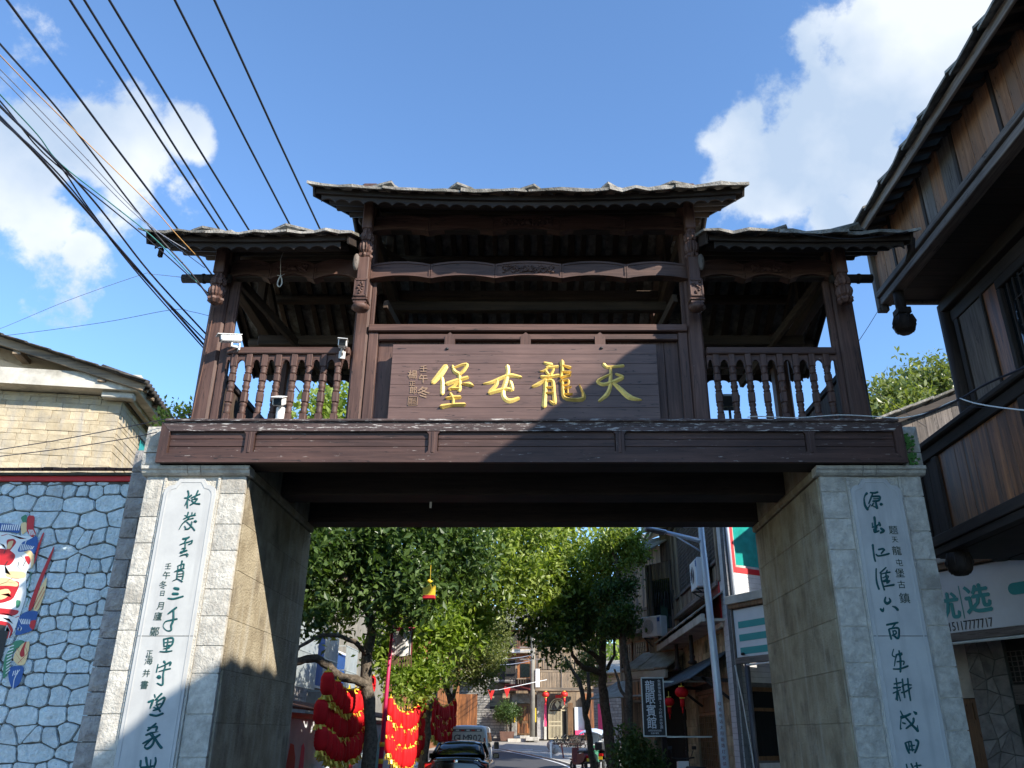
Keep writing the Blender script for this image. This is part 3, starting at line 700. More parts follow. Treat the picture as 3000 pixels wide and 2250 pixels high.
for x in (-2.33, 2.18):
    h = G.box('hanging_post', x-.075, x+.075, PY-.075, PY+.075, 7.26, 7.62, 'paint_z', .012)
    G.box('hanging_post', x-.07, x+.07, PY-.07, PY+.07, 8.09, 8.80, 'paint_z', .012, h)
    m = G.mb(); lotus(m, x, PY, 7.60, 8.09, .105); G.part('lotus_pendant', m, 'paint_z', h)
    m = G.mb(); m.box(x-.095, x+.095, PY-.095, PY+.095, 6.97, 7.27, 0, .014)
    m.box(x-.105, x+.105, PY-.105, PY+.105, 6.935, 6.965, 0, .01); m.box(x-.085, x+.085, PY-.085, PY+.085, 6.90, 6.935); m.lathe((x, PY, 6.80), [(.03, 0), (.09, .02), (.125, .05), (.115, .10)], 12, ribs=1, ramp_=.12)
    for s in (-1, 1): m.box(x+s*.078-.008, x+s*.078+.008, PY-.105, PY-.094, 7.0, 7.24)
    for z in (7.0, 7.235): m.box(x-.08, x+.08, PY-.105, PY-.094, z-.008, z+.008)
    for k in range(9): m.lathe((x+rnd.uniform(-.05, .05), PY-.096, 7.04+k*.02), [(.002, -.02), (.02, -.008), (.02, .008), (.002, .02)], 6)
    G.part('carved_pendant', m, 'paint_z', h)
    G.box('bracket_block', x-.115, x+.115, PY-.12, PY+.12, 8.62, 8.82, 'paint_z', .03, h)
    G.box('bracket_arm', x-.05, x+.05, PY+.08, 10.0, 7.48, 7.62, 'dark_y', .01, h); G.box('bracket_arm', x-.05, x+.05, PY+.08, 10.0, 8.3, 8.44, 'dark_y', .01, h)
    s = -1 if x < 0 else 1
    m = G.mb(); m.tube([(x+s*.10+s*.0*k, PY-.06+k*0, 7.66-k*.05) for k in range(6)], [.02, .045, .05, .05, .04, .02], 8); G.part('carved_scroll', m, 'grey_z', h)

# roofs
def roof(xa, xb, ze, zr, lift, name, seedbase, fasc=True, endx=None):
    r2 = random.Random(seedbase); YE, YR, YQ = 9.22, 11.5, 13.78; xc = (xa+xb)/2; hw = (xb-xa)/2
    def zf(x, y):
        t = (YR-y)/(YR-YE) if y < YR else (y-YR)/(YQ-YR)
        return zr+(ze-zr)*t+lift*((x-xc)/hw)**2*t**1.5
    root = G.box('ridge_purlin', xa+.12, xb-.12, YR-.08, YR+.08, zr-.28, zr-.10, 'rafter_x', .04)
    for y in (10.07, 10.8, 12.2, 13.02):
        dz = .20; m = G.mb(); n = 10
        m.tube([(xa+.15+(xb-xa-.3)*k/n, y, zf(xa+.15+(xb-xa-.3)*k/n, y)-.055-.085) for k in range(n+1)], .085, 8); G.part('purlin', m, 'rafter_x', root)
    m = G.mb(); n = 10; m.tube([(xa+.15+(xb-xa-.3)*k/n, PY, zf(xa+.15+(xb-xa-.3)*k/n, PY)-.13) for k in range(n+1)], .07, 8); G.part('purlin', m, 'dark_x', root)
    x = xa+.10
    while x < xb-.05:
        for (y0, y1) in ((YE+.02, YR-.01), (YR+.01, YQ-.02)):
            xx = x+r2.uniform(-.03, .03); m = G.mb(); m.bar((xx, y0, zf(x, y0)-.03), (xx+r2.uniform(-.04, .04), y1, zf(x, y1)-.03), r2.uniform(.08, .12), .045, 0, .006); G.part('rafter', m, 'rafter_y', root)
        x += .255
    # slabs
    for side in (0, 1):
        rows = 4; L_ = (YR-YE)
        for rr in range(rows):
            ya = (YE-.13 if rr == 0 else YE+L_*rr/rows-.1) if side == 0 else (YQ+.13 if rr == 0 else YQ-L_*rr/rows+.1)
            yb = YE+L_*(rr+1)/rows+.1 if side == 0 else YQ-L_*(rr+1)/rows-.1
            x = xa-.02+(0 if rr == 0 else r2.uniform(-.5, 0)*0); joints = []
            first = True
            while x < xb:
                w = r2.uniform(.85, 1.2); x1 = x+w
                if xb-x1 < .5: x1 = xb+.02
                joints.append(x1); th = r2.uniform(.035, .055); o_ = rr*.016+r2.uniform(.0, .008); m = G.mb(); nn = 5; top = []; bot = []
                yj = [r2.uniform(-.045, .045) for _ in range(nn+1)]
                for k in range(nn+1):
                    xx = x+.006+(x1-x-.012)*k/nn
                    xcl = min(max(xx, xa), xb)
                    top.append(Vector((xx, ya+yj[k], zf(xcl, min(max(ya, YE), YQ))+o_+th-(.065 if rr == 0 else 0)*1+r2.uniform(-.014, .014))))
                    bot.append(top[-1]-Vector((0, 0, th*r2.uniform(.6, 1.35))))
                t2 = [Vector((p.x, yb, zf(min(max(p.x, xa), xb), yb)+o_*.6+th)) for p in top]; b2 = [p-Vector((0, 0, th)) for p in t2]
                for A, B in ((top, t2), (b2, bot), (bot, top), (t2, b2)): m.quadstrip(A, B)
                for k in (0, nn): m.add([top[k], t2[k], b2[k], bot[k]], [(0, 1, 2, 3)])
                G.part('roof_slab', m, 'roofslab', root); x = x1
            # cover slabs over the joints
            for j in joints[:-1]:
                w = r2.uniform(.16, .38); pk = r2.uniform(.03, .10); th = .035; sg = 1 if side == 0 else -1; yy = ya-.03*sg; ye_ = ya+sg*.62
                sk_ = r2.uniform(-.3, .5)*w; P = [(-w, .10), (-w*.5+sk_*.5, .02), (sk_, -.03), (w*.65, .03), (w*r2.uniform(.9, 1.4), .12), (w*.8, .62), (-w*.8, .62)]; up = [.0, .4, 1.0, .45, 0, .3, .3]
                vs = []
                for (u, v), q in zip(P, up):
                    X = j+u; Y = ya+sg*v; vs.append(Vector((X, Y, zf(min(max(X, xa), xb), min(max(Y, YE), YQ))+.045+rr*.016+pk*q-(.06 if rr == 0 and v < .2 else 0)+.018)))
                vs2 = [p-Vector((0, 0, th)) for p in vs]; n = 7; ctr = Vector((j, ya+sg*.3, zf(j, ya+sg*.3)+.06+pk+rr*.016))
                m = G.mb(); m.add(vs+[ctr], [(i, (i+1) % n, n) for i in range(n)]); m.add(vs+vs2, [(i, n+i, n+(i+1) % n, (i+1) % n) for i in range(n)]+[tuple(range(n, 2*n))])
                G.part('roof_slab', m, 'roofslab', root)
    # eave boards: fascia and scalloped valance
    for y, sg in ((YE, 1), (YQ, -1)):
        m = G.mb(); n = 16; X = [xa+.08+(xb-xa-.16)*k/n for k in range(n+1)]
        for (o_, zt_, zb_) in ((0, -.0, -.10),):
            A = [Vector((x, y+.0, zf(x, y)+zt_-.03)) for x in X]; B = [Vector((x, y, zf(x, y)+zb_)) for x in X]; d = Vector((0, .03*sg, 0))
            m.quadstrip(B, A); m.quadstrip([p+d for p in A], [p+d for p in B]); m.quadstrip([p+d for p in B], B); m.quadstrip(A, [p+d for p in A])
        G.part('eave_board', m, 'dark_x', root)
        m = G.mb(); n = int((xb-xa-.3)/.19); k6 = 6; st = (xb-xa-.3)/n
        for i in range(n):
            a = xa+.15+i*st; yo = y+.045*sg
            A = []; B = []
            for k in range(k6+1):
                x = a+st*k/k6; A.append(Vector((x, yo, zf(x, y)-.06))); B.append(Vector((x, yo, zf(x, y)-.20+.05*math.sin(math.pi*k/k6)**.7)))
            d = Vector((0, .022*sg, 0)); m.quadstrip(B, A); m.quadstrip([p+d for p in A], [p+d for p in B]); m.quadstrip([p+d for p in B], B)
        G.part('scalloped_valance', m, 'dark_x', root)
    # verge boards and ridge stones
    for x in (xa+.05, xb-.05):
        for (y0, y1) in ((YE, YR), (YR, YQ)):
            G.part('verge_board', G.mb().bar((x, y0, zf(x, y0)-.07), (x, y1, zf(x, y1)-.07), .035, .16, 0, .005), 'dark_y', root)
    x = xa
    while x < xb:
        w = min(r2.uniform(.5, .8), xb-x); G.part('ridge_stone', G.mb().box(x+.005, x+w-.005, YR-.18, YR+.18, zr+.02, zr+.10+r2.random()*.03, 0, .02), 'roofslab', root); x += w
    return root, zf
rfL, zfL = roof(-5.18, -2.42, 7.70, 8.88, .03, 'left', 11)
rfR, zfR = roof(2.24, 5.06, 7.70, 8.88, .03, 'right', 12)
rfC, zfC = roof(-3.05, 2.90, 8.36, 9.70, .13, 'centre', 5)
# trusses, braces and cross beams inside
for x, zt, zf_ in ((-4.36, 8.6, 8.0), (-2.36, 9.3, 8.7), (2.2, 9.3, 8.7), (4.27, 8.6, 8.0)):
    t = G.bar('tie_beam', (x, 10.0, zf_-.35), (x, 13.0, zf_-.35), .14, .2, 'rafter_y')
    G.bar('king_post', (x, 11.5, zf_-.25), (x, 11.5, zt), .13, .13, 'rafter_z', .006, t)
    for s in (-1, 1): G.bar('strut', (x, 11.5+s*1.3, zf_-.28), (x, 11.5+s*.1, zt-.1), .09, .12, 'rafter_y', .006, t)
for (x0, x1, z, y) in ((-4.3, -2.4, 7.25, 11.5), (2.25, 4.2, 7.25, 11.5), (-2.3, 2.1, 7.85, 11.5), (-4.3, -2.4, 7.55, 13.0), (2.25, 4.2, 7.55, 13.0), (-2.3, 2.1, 7.9, 13.0), (-2.3, 2.1, 8.45, 12.2)):
    G.bar('cross_beam', (x0, y, z), (x1, y, z), .12, .16, 'rafter_x', .01)
for (a, b) in (((-4.25, 10.15, 7.6), (-3.3, 12.4, 6.9)), ((-2.5, 10.3, 8.3), (-2.1, 12.0, 8.9)), ((4.1, 10.15, 7.6), (3.4, 12.4, 6.9)), ((-2.1, 10.2, 7.2), (-1.7, 12.6, 6.9)), ((2.0, 10.2, 7.3), (1.6, 12.6, 6.9))):
    G.bar('brace', a, b, .07, .13, 'rafter_y')
# round tie poles that stick out past the end posts
for (x0, x1) in ((-4.87, -4.2), (4.1, 4.68)):
    m = G.mb(); m.tube([(x0, 9.86, 7.41), (x1, 9.86, 7.41)], .062, 12); m.tube([(x0+.28 if x0 < 0 else x1-.2, 9.86, 7.41), (x0+.31 if x0 < 0 else x1-.17, 9.86, 7.41)], .072, 12)
    G.part('tie_pole', m, 'dark_x')
m = G.mb(); p = [atY(2655, 690, 9.5), atY(2668, 705, 9.5), atY(2670, 735, 9.5), atY(2655, 765, 9.5)]; m.tube(p, [.05, .065, .05, .015], 8); G.part('carved_hook', m, 'dark_z')
m = G.mb(); m.bar(atY(474, 728, 9.5), atY(468, 752, 9.5), .05, .05); G.part('peg', m, 'dark_z')

# pier couplets, brushed strokes cut in the slabs
def mapper(x0, y0, k): return lambda v: atY(x0+v.x/k, y0+v.y/k, YF-.031)
def couplet(parent, x0, y0, k, chars):
    f = mapper(x0, y0, k)
    for ch in chars:
        mm = G.mb()
        WB[0] = 1.3
        for i, s_ in enumerate(ch): brush(mm, s_, f, .004+.0006*i, nf)
        G.part('carved_character', mm, 'teal', parent)
couplet(steleL, 480, 1420, 4.879, [
 [[(345,90,12),(355,140,10),(340,200,9),(335,330,10)],[(300,190,10),(350,185,9),(395,150,10)],[(345,200,7),(325,250,9),(300,300,6)],[(350,205,6),(372,222,7)],[(395,190,9),(455,160,9),(515,135,9)],[(490,85,9),(470,130,9),(445,190,8)],[(400,215,7),(450,205,8),(480,200,9),(440,250,10),(380,290,8)],[(400,225,8),(440,265,10),(510,275,12)]],
 [[(350,395,9),(340,430,8),(325,460,8)],[(300,440,6),(330,450,8),(345,465,8)],[(405,400,8),(400,440,8)],[(450,405,7),(430,435,9)],[(285,490,8),(360,455,8),(450,435,9)],[(385,440,7),(330,505,8),(265,560,7),(218,640,4)],[(300,520,7),(360,495,7),(420,480,9)],[(330,530,6),(400,600,9),(440,650,10)],[(400,530,8),(390,590,9),(350,630,10),(305,640,7)],[(300,590,5),(315,620,7)],[(445,525,16)]],
 [[(275,775,13),(330,765,12),(362,748,10)],[(330,770,8),(300,815,9)],[(230,860,6),(290,835,9),(350,820,9),(410,795,7)],[(410,795,7),(395,835,9),(355,855,8)],[(310,820,9),(305,880,9)],[(262,915,8),(310,905,9)],[(240,970,13),(290,950,14),(330,940,9)],[(300,915,8),(260,975,9)],[(235,1018,7),(290,1000,9),(340,1000,14)],[(330,985,10),(335,1020,11)]],
 [[(262,1090,11),(250,1150,8),(245,1190,7)],[(200,1165,8),(250,1140,7),(290,1135,9)],[(205,1165,7),(200,1210,8)],[(290,1140,9),(280,1185,9)],[(155,1245,7),(220,1215,9),(290,1195,8)],[(195,1245,9),(185,1345,10)],[(200,1240,7),(280,1235,9),(265,1350,9)],[(200,1280,6),(265,1272,6)],[(195,1315,6),(262,1308,6)],[(195,1345,8),(130,1375,5)],[(210,1350,6),(265,1385,8)]],
 [[(150,1480,15),(205,1490,18)],[(130,1560,16),(200,1560,15)],[(62,1625,10),(140,1632,12),(275,1595,10)]]])
couplet(steleL, 400, 1740, 3.2529, [
 [[(382,128,7),(340,160,8),(300,190,5)],[(352,155,8),(350,250,8),(330,300,8),(330,345,7),(290,350,5),(255,310,3),(275,265,5),(330,250,7),(385,238,7)]],
 [[(260,430,7),(262,500,6)],[(262,432,6),(345,420,8),(340,480,7),(300,510,7)],[(270,465,5),(335,455,5)],[(268,500,5),(318,488,5)],[(300,440,6),(285,545,7)],[(225,550,5),(280,552,7),(338,542,5)],[(262,522,5),(312,515,5)]],
 [[(262,643,9),(270,655,9)],[(205,670,4),(190,745,6)],[(205,705,4),(265,680,6),(325,650,8),(318,680,7)],[(215,740,4),(265,725,6),(322,712,6)],[(275,690,6),(255,760,7),(248,865,8),(200,852,6)],[(208,792,15)]],
 [[(172,960,6),(178,985,6)],[(115,1030,9),(160,1010,7)],[(160,1010,8),(140,1060,8),(130,1090,5)],[(180,1010,6),(240,950,8)],[(190,1030,6),(265,985,8),(255,1030,8),(215,1090,7),(160,1110,6)],[(200,1000,6),(195,1060,7),(225,1120,8)],[(185,1060,5),(230,1045,6)],[(165,1080,6),(205,1100,7)],[(130,1150,9),(190,1160,9),(250,1138,8)]],
 [[(185,1235,7),(150,1265,8),(105,1300,8)],[(110,1275,6),(160,1270,8),(195,1265,8),(185,1300,8)],[(90,1345,8),(140,1325,9),(215,1310,0)],[(120,1330,7),(150,1370,7),(95,1405,8),(60,1425,6)],[(155,1340,8),(165,1400,9),(140,1450,9),(100,1475,10),(75,1460,6)],[(150,1375,6),(80,1445,7)],[(222,1340,8),(175,1370,9)],[(170,1360,8),(200,1420,10),(235,1465,12)]],
 [[(90,1560,10),(98,1620,9),(110,1650,8)],[(40,1590,9),(35,1640,8)],[(40,1655,8),(110,1650,9),(165,1640,8)],[(180,1560,7),(182,1600,8),(165,1650,8)],[(135,1580,5),(130,1650,6)]]])
couplet(steleR, 2520, 1420, 4.367, [
 [[(85,110,14),(60,140,8),(50,180,7)],[(50,180,8),(60,260,12),(95,315,14)],[(95,310,6),(130,255,6)],[(130,100,9),(180,105,10),(222,95,11)],[(160,110,8),(130,190,9),(110,240,7)],[(165,150,10),(250,150,10),(240,200,11),(165,210,9)],[(170,180,6),(240,175,6)],[(195,205,9),(215,300,13)],[(170,235,8),(150,270,9)],[(215,295,8),(170,275,7)],[(262,250,15)]],
 [[(182,415,12),(190,480,12),(195,600,10)],[(155,490,7),(160,540,7)],[(155,545,8),(200,530,8),(240,505,8)],[(240,485,12),(255,520,12)],[(175,570,8),(185,610,8),(240,590,9)],[(215,540,6),(205,600,6)],[(265,560,12),(300,590,15),(260,615,10)]],
 [[(160,770,12),(170,850,9),(180,930,10),(195,980,8)],[(235,830,9),(290,820,10),(310,835,10)],[(300,840,9),(270,880,8)],[(205,890,8),(230,910,9),(300,900,10),(368,882,10)]],
 [[(205,1075,8),(205,1180,8),(215,1260,10),(240,1335,10)],[(330,1060,7),(290,1095,8),(255,1130,8)],[(265,1120,7),(275,1230,9),(310,1345,9)],[(280,1140,6),(340,1125,8),(380,1120,9)],[(345,1095,7),(330,1150,8),(345,1260,9)],[(290,1190,6),(355,1165,7),(350,1200,7),(295,1230,7)],[(300,1240,7),(375,1230,10)],[(325,1160,6),(365,1250,9)],[(310,1300,7),(370,1290,9),(430,1280,11)]],
 [[(325,1440,8),(315,1490,12),(345,1520,15),(385,1490,13),(370,1450,5)],[(260,1590,10),(290,1615,14),(300,1575,5)],[(410,1555,5),(450,1570,12),(480,1600,14)]]])
couplet(steleR, 2570, 1780, 3.531, [
 [[(98,178,8),(150,168,9),(212,155,8)],[(185,170,7),(150,215,6)],[(120,225,8),(145,325,8)],[(125,220,6),(210,210,9),(225,250,8),(215,318,10),(175,295,6)],[(160,245,6),(190,240,6),(195,270,7),(155,285,5)],[(160,240,5),(175,300,6)]],
 [[(170,430,4),(155,490,5),(185,510,6)],[(200,490,6),(185,550,6),(178,605,4)],[(225,445,6),(240,530,9),(240,665,8)],[(195,490,7),(255,475,10),(230,500,7)],[(205,560,6),(275,555,6),(270,590,6)],[(165,635,5),(240,632,8),(315,605,8)]],
 [[(195,730,6),(205,830,6),(210,960,6)],[(175,790,7),(245,775,7)],[(170,830,7),(240,825,7)],[(165,885,6),(240,850,5)],[(205,860,5),(195,950,5)],[(215,870,6),(240,965,5)],[(260,740,7),(270,840,8),(285,930,7)],[(315,735,7),(325,840,8),(345,960,7)],[(255,815,6),(300,795,7),(352,800,6)],[(250,880,6),(300,865,7),(350,830,6)]],
 [[(240,1070,5),(265,1120,7)],[(250,1135,14),(300,1120,10),(340,1100,10)],[(245,1150,5),(240,1250,6),(250,1250,5)],[(262,1190,6),(288,1200,8)],[(375,1075,4),(400,1095,14)],[(290,1130,7),(340,1190,8),(420,1275,12)],[(420,1275,9),(415,1220,4)],[(375,1145,9),(370,1190,10),(300,1250,7)]],
 [[(290,1400,8),(310,1460,10),(330,1505,8)],[(300,1395,6),(340,1385,7)],[(400,1370,10),(425,1390,9),(410,1450,10),(390,1500,8)],[(325,1400,6),(335,1470,6)],[(350,1385,7),(365,1480,8)],[(325,1435,6),(385,1425,6)],[(320,1475,6),(380,1470,7)]],
 [[(300,1620,6),(310,1659,6)],[(350,1615,7),(370,1659,8)],[(405,1605,7),(415,1659,8)],[(385,1640,6),(450,1630,7)]]])
def smallcol(parent, items, sz, mat='tealdark'):
    for (px, py, c, k) in items:
        mm = G.mb(); p = atY(px, py, YF-.032); addtext(mm, c, p, (1, 0, 0), (0, 0, 1), sz*k*.78, 0, .12, .0); G.part('small_character', mm, mat, parent)
smallcol(steleL, [(493,1658,'壬',.9),(488,1685,'午',1.1),(478,1713,'冬',1.1),(476,1738,'日',.8),(470,1775,'月',1.1),(463,1805,'廬',1.15),(453,1850,'鄭',1.3),(438,1914,'正',.9),(436,1935,'海',1.1),(429,1972,'并',1.0),(423,2006,'書',1.1)], .115)
smallcol(steleR, [(2617,1553,'题',1.2),(2622,1581,'天',.85),(2627,1613,'龍',1.2),(2635,1648,'屯',.95),(2636,1678,'堡',1.2),(2641,1712,'古',1.0),(2650,1752,'鎮',1.35)], .125)
# ================================================================ wooden house on the right
H = T('timber_house', 'dark timber house with jettied upper storey and boarded balcony beside the gate', 'house', (7.0, 12.3, 0))
XE, XW, XM = 5.43, 5.9, 7.0
def hb(name, x0, x1, y0, y1, z0, z1, mat, c=.006, parent=None): return H.box(name, x0, x1, y0, y1, z0, z1, mat, c, parent)
up = hb('jetty_wall', XW+.05, XW+.12, -6, 12.27, 8.5, 9.58, 'dark_y', 0)
hb('jetty_beam', XW-.02, XW+.18, -6, 12.30, 8.30, 8.43, 'grey_y', .01, up); hb('jetty_beam', XW-.07, XW+.1, -6, 12.26, 8.435, 8.54, 'grey_y', .01, up)
y = 12.24; k = 0
while y > 3.0:
    w = rnd.uniform(.24, .40); m = 'grey_z' if rnd.random() < .12 else 'orange_z'
    if k % 3 == 2: hb('wall_post', XW+.0, XW+.05, y-.07, y, 8.54, 9.6, 'dark_z', .006, up); y -= .075; 
    hb('wall_board', XW+.015+rnd.random()*.006, XW+.05, y-w+.004, y-.004, 8.54, 9.58, m, .004, up); y -= w; k += 1
hb('wall_board', XW+.02, XW+.05, -6, y, 8.54, 9.58, 'orange_z', 0, up)
hb('jetty_end', XW+.1, XM, 12.22, 12.28, 8.32, 9.9, 'grey_z', 0, up); hb('jetty_end_post', XW-.05, XW+.12, 12.24, 12.36, 8.2, 9.5, 'grey_z', .01, up)
y = 12.2
while y > -6:
    w = rnd.uniform(.3, .5) if y > 5 else 3.0; hb('soffit_board', XW+.19, XM-.01, max(y-w, -6)+.003, y-.003, 8.36, 8.385, 'dark_x', .003, up); y -= w
for z in (8.33,): hb('jetty_beam', XM-.16, XM-.01, -6, 12.2, 8.14, 8.35, 'dark_y', .01, up)
def pend(x, y, zt, zb, r, nm='hanging_post'):
    m = H.mb(); m.tube([(x, y, zb+.30), (x, y, zt)], .085, 12); p = H.part(nm, m, 'dark_z', up)
    m = H.mb(); m.lathe((x, y, zb), [(r*.55, 0), (r*.95, .06), (r*1.05, .12), (r*1.05, .22), (r*.9, .29), (r*.6, .32)], 8); m.box(x-.11, x+.11, y-.11, y+.11, zb+.33, zb+.44, 0, .01)
    for k in range(8): a = k*math.pi/4; m.tube([(x+r*.7*math.cos(a), y+r*.7*math.sin(a), zb+.03), (x+r*1.07*math.cos(a), y+r*1.07*math.sin(a), zb+.17), (x+r*.8*math.cos(a), y+r*.8*math.sin(a), zb+.30)], .02, 5)
    H.part('carved_drop', m, 'dark_z', p)
pend(6.0, 11.82, 8.5, 7.55, .17); pend(6.0, 11.62, 5.55, 3.66, .17)
for y in (8.2, 4.6): pend(6.0, y, 5.0, 3.66, .17)
# eave: slabs, fascia, rafters
m = H.mb(); ze = 9.40
m.box(XE-.0, XE+.05, -14, 12.35, 9.25, 9.41, 0, .008); H.part('eave_board', m, 'grey_y', up)
y = 12.2
while y > -2:
    H.part('rafter', H.mb().bar((XE+.05, y, 9.36), (XW+.9, y, 9.36+.84*.5), .09, .05, 0, .005), 'dark_x', up); y -= .32
H.part('roof_deck', H.mb().bar((XE+.03, -.9, 9.43), (XE+3.0, -.9, 9.43+2.97*.5), 26.5, .02), 'dark_x', up)
y = 12.45; r3 = random.Random(3)
while y > -15:
    w = r3.uniform(.55, .85); y0 = y-w
    for rr in range(5):
        xo = XE-.11+rr*.62; zo = ze+.06+(xo-XE)*.5+rr*.01; m = H.mb(); x1 = xo+.72; th = .04; tl = r3.uniform(.0, .02)
        vs = []
        for (X, Y, e) in ((xo+r3.uniform(-.02, .02), y0+.005, .05+tl), (xo+r3.uniform(-.04, .02), y0+w*.45, .012), (xo+r3.uniform(-.02, .02), y-.005, -.005), (x1, y-.005, 0), (x1, y0+.005, .04)):
            vs.append(Vector((X, Y, zo+(X-xo)*.5+e)))
        n = 5; m.add(vs+[p-Vector((0, 0, th)) for p in vs], [tuple(range(n)), tuple(range(2*n-1, n-1, -1))]+[(i, n+i, n+(i+1) % n, (i+1) % n) for i in range(n)])
        H.part('roof_slab', m, 'roofslab', up)
    # pointed cover slab at each joint stands up along the eave
    m = H.mb(); q = r3.uniform(.05, .10)
    vs = [Vector((XE-.15, y0+.02, ze+.03)), Vector((XE-.02, y0-.26, ze+.10)), Vector((XE+.5, y0-.26, ze+.36)), Vector((XE+.5, y0+.26, ze+.36)), Vector((XE-.02, y0+.26, ze+.10))]
    c = Vector((XE+.2, y0, ze+.20+q)); vs[0].z += q*.3; n = 5
    if y > 11.5: y = y0; continue
    m.add(vs+[c], [(i, (i+1) % n, n) for i in range(n)]); m.add(vs+[p-Vector((0, 0, .04)) for p in vs], [(i, n+i, n+(i+1) % n, (i+1) % n) for i in range(n)]+[tuple(range(2*n-1, n-1, -1))]); H.part('roof_slab', m, 'roofslab', up)
    y = y0
# back roof slope, body walls
body = hb('main_wall', XM+.04, 12, -14, 12.3, 4.0, 9.5, 'dark_z', 0); hb('ground_storey', 9.6, 12, -14, 12.0, 0, 3.995, 'dark_z', 0, body)
H.part('roof_deck', H.mb().bar((XE+3.0, -.9, 10.9), (13, -.9, 9.2), 26.5, .05), 'tile', up)
m = H.mb(); m.tube([(XM-.02, 12.28, 4.0), (XM-.02, 12.28, 8.3)], .13, 14); H.part('corner_post', m, 'dark_z', body)
hb('wall_rail', XM-.04, XM+.03, -4, 12.15, 7.92, 8.13, 'dark_y', .01, body)
y = 12.1; k = 0; lat = [(10.05, 9.05), (7.2, 6.2)]
while y > -3:
    w = [.13, .72, .05, .42, .10, 0][k % 6] if k < 5 else rnd.uniform(.25, .4)
    if k == 4:
        # lattice window
        a, b = y-1.25, y
        hb('window_frame', XM-.06, XM+.02, a, b, 7.75, 7.9, 'dark_y', .01, body); hb('window_frame', XM-.06, XM+.02, a, b, 5.6, 5.75, 'dark_y', .01, body)
        for q in (a, b-.09): hb('window_frame', XM-.06, XM+.02, q, q+.09, 5.76, 7.74, 'dark_z', .01, body)
        hb('window_pane', XM+.015, XM+.025, a+.09, b-.09, 5.76, 7.74, 'glassdark', 0, body)
        m = H.mb(); q = a+.09; zz = 5.76
        for i in range(8): m.box(XM-.03, XM-.005, a+.1+i*.15, a+.125+i*.15, 5.76, 7.74)
        for i in range(14): m.box(XM-.034, XM-.002, a+.1+(i % 3)*.15, a+.1+(i % 3)*.15+.5, 5.85+i*.14, 5.87+i*.14)
        H.part('lattice', m, 'dark_z', body); y -= 1.25; k += 1; continue
    if w: hb('wall_board', XM-.01-(.03 if k in (0, 2) else 0), XM+.03, y-w+.004, y-.004, 4.9, 7.92, ['dark_z', 'grey_z', 'dark_z', 'walnut_z', 'dark_z'][k % 5] if k < 5 else rnd.choice(['walnut_z', 'grey_z', 'dark_z']), .006, body)
    y -= w; k += 1
# lower balcony
bal = hb('balcony_core', XW+.06, XW+.12, -6, 12.2, 4.15, 5.5, 'dark_y', 0)
hb('balcony_rail', XW-.10, XW+.14, -6, 12.35, 5.55, 5.64, 'dark_y', .02, bal)
hb('balcony_beam', XW-.03, XW+.16, -6, 12.3, 5.38, 5.545, 'dark_y', .01, bal); hb('balcony_beam', XW-.05, XW+.16, -6, 12.2, 4.12, 4.27, 'dark_y', .01, bal); hb('balcony_beam', XW-.02, XW+.12, -6, 12.15, 4.0, 4.115, 'dark_y', .01, bal)
y = 12.15; k = 0
while y > 0:
    hb('balcony_post', XW-.02, XW+.06, y-.16 if k else y-.10, y, 4.275, 5.375, 'dark_z', .01, bal); y -= .165 if k else .105
    pw = [.42, 2.2, 2.3, 2.2, 2.3, 2.3][min(k, 5)]; e = y-pw
    while y > e+.05:
        w = min(rnd.uniform(.2, .30), y-e); hb('balcony_board', XW+.015+rnd.random()*.008, XW+.06, y-w+.003, y-.003, 4.275, 5.375, 'walnut_z' if k else 'dark_z', .004, bal); y -= w
    y = e; k += 1
hb('balcony_floor', XW+.13, XM, -6, 12.2, 4.0, 4.08, 'dark_x', 0, bal)
hb('balcony_end', XW+.13, XM, 12.14, 12.2, 4.1, 5.5, 'dark_x', 0, bal)
m = H.mb()
for i in range(4): q = atX(2955+i*8, 1625+i*3, 6.3); m.tube([q+Vector((.0, .12*math.cos(a/2), .10*math.sin(a/2)-i*.02)) for a in range(0, 13)], .012, 5)


# ================================================================ shop with the long sign
A0 = Vector((4.4, 18.55, 0)); SF = Fac(A0, (.469, -.883))
SH_ = SF.thing('corner_shop', 'dim corner shop with lattice doors and crazy-stone piers beneath a long white sign', 'shop')
def sfb(name, x0, x1, y0, y1, z0, z1, mat, c=.006, parent=None, label=None): return SH_.box(name, x0, x1, y0, y1, z0, z1, mat, c, parent, label)
L1 = 7.2
led = sfb('sign_ledge', -.12, L1, -.14, 1.0, 4.24, 4.42, 'concrete', .01); sfb('sign_ledge_board', -.08, L1, -.10, 1.0, 4.14, 4.237, 'door_z', .01, led)
sfb('shop_ceiling', .1, L1, .15, 3.2, 3.2, 3.3, 'dark_x', 0, led)
sw = 1.35
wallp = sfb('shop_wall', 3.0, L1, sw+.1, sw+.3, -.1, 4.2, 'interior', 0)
(xa, _), (xb, _) = SF.at(2845, 1990, sw), SF.at(2970, 2050, sw)
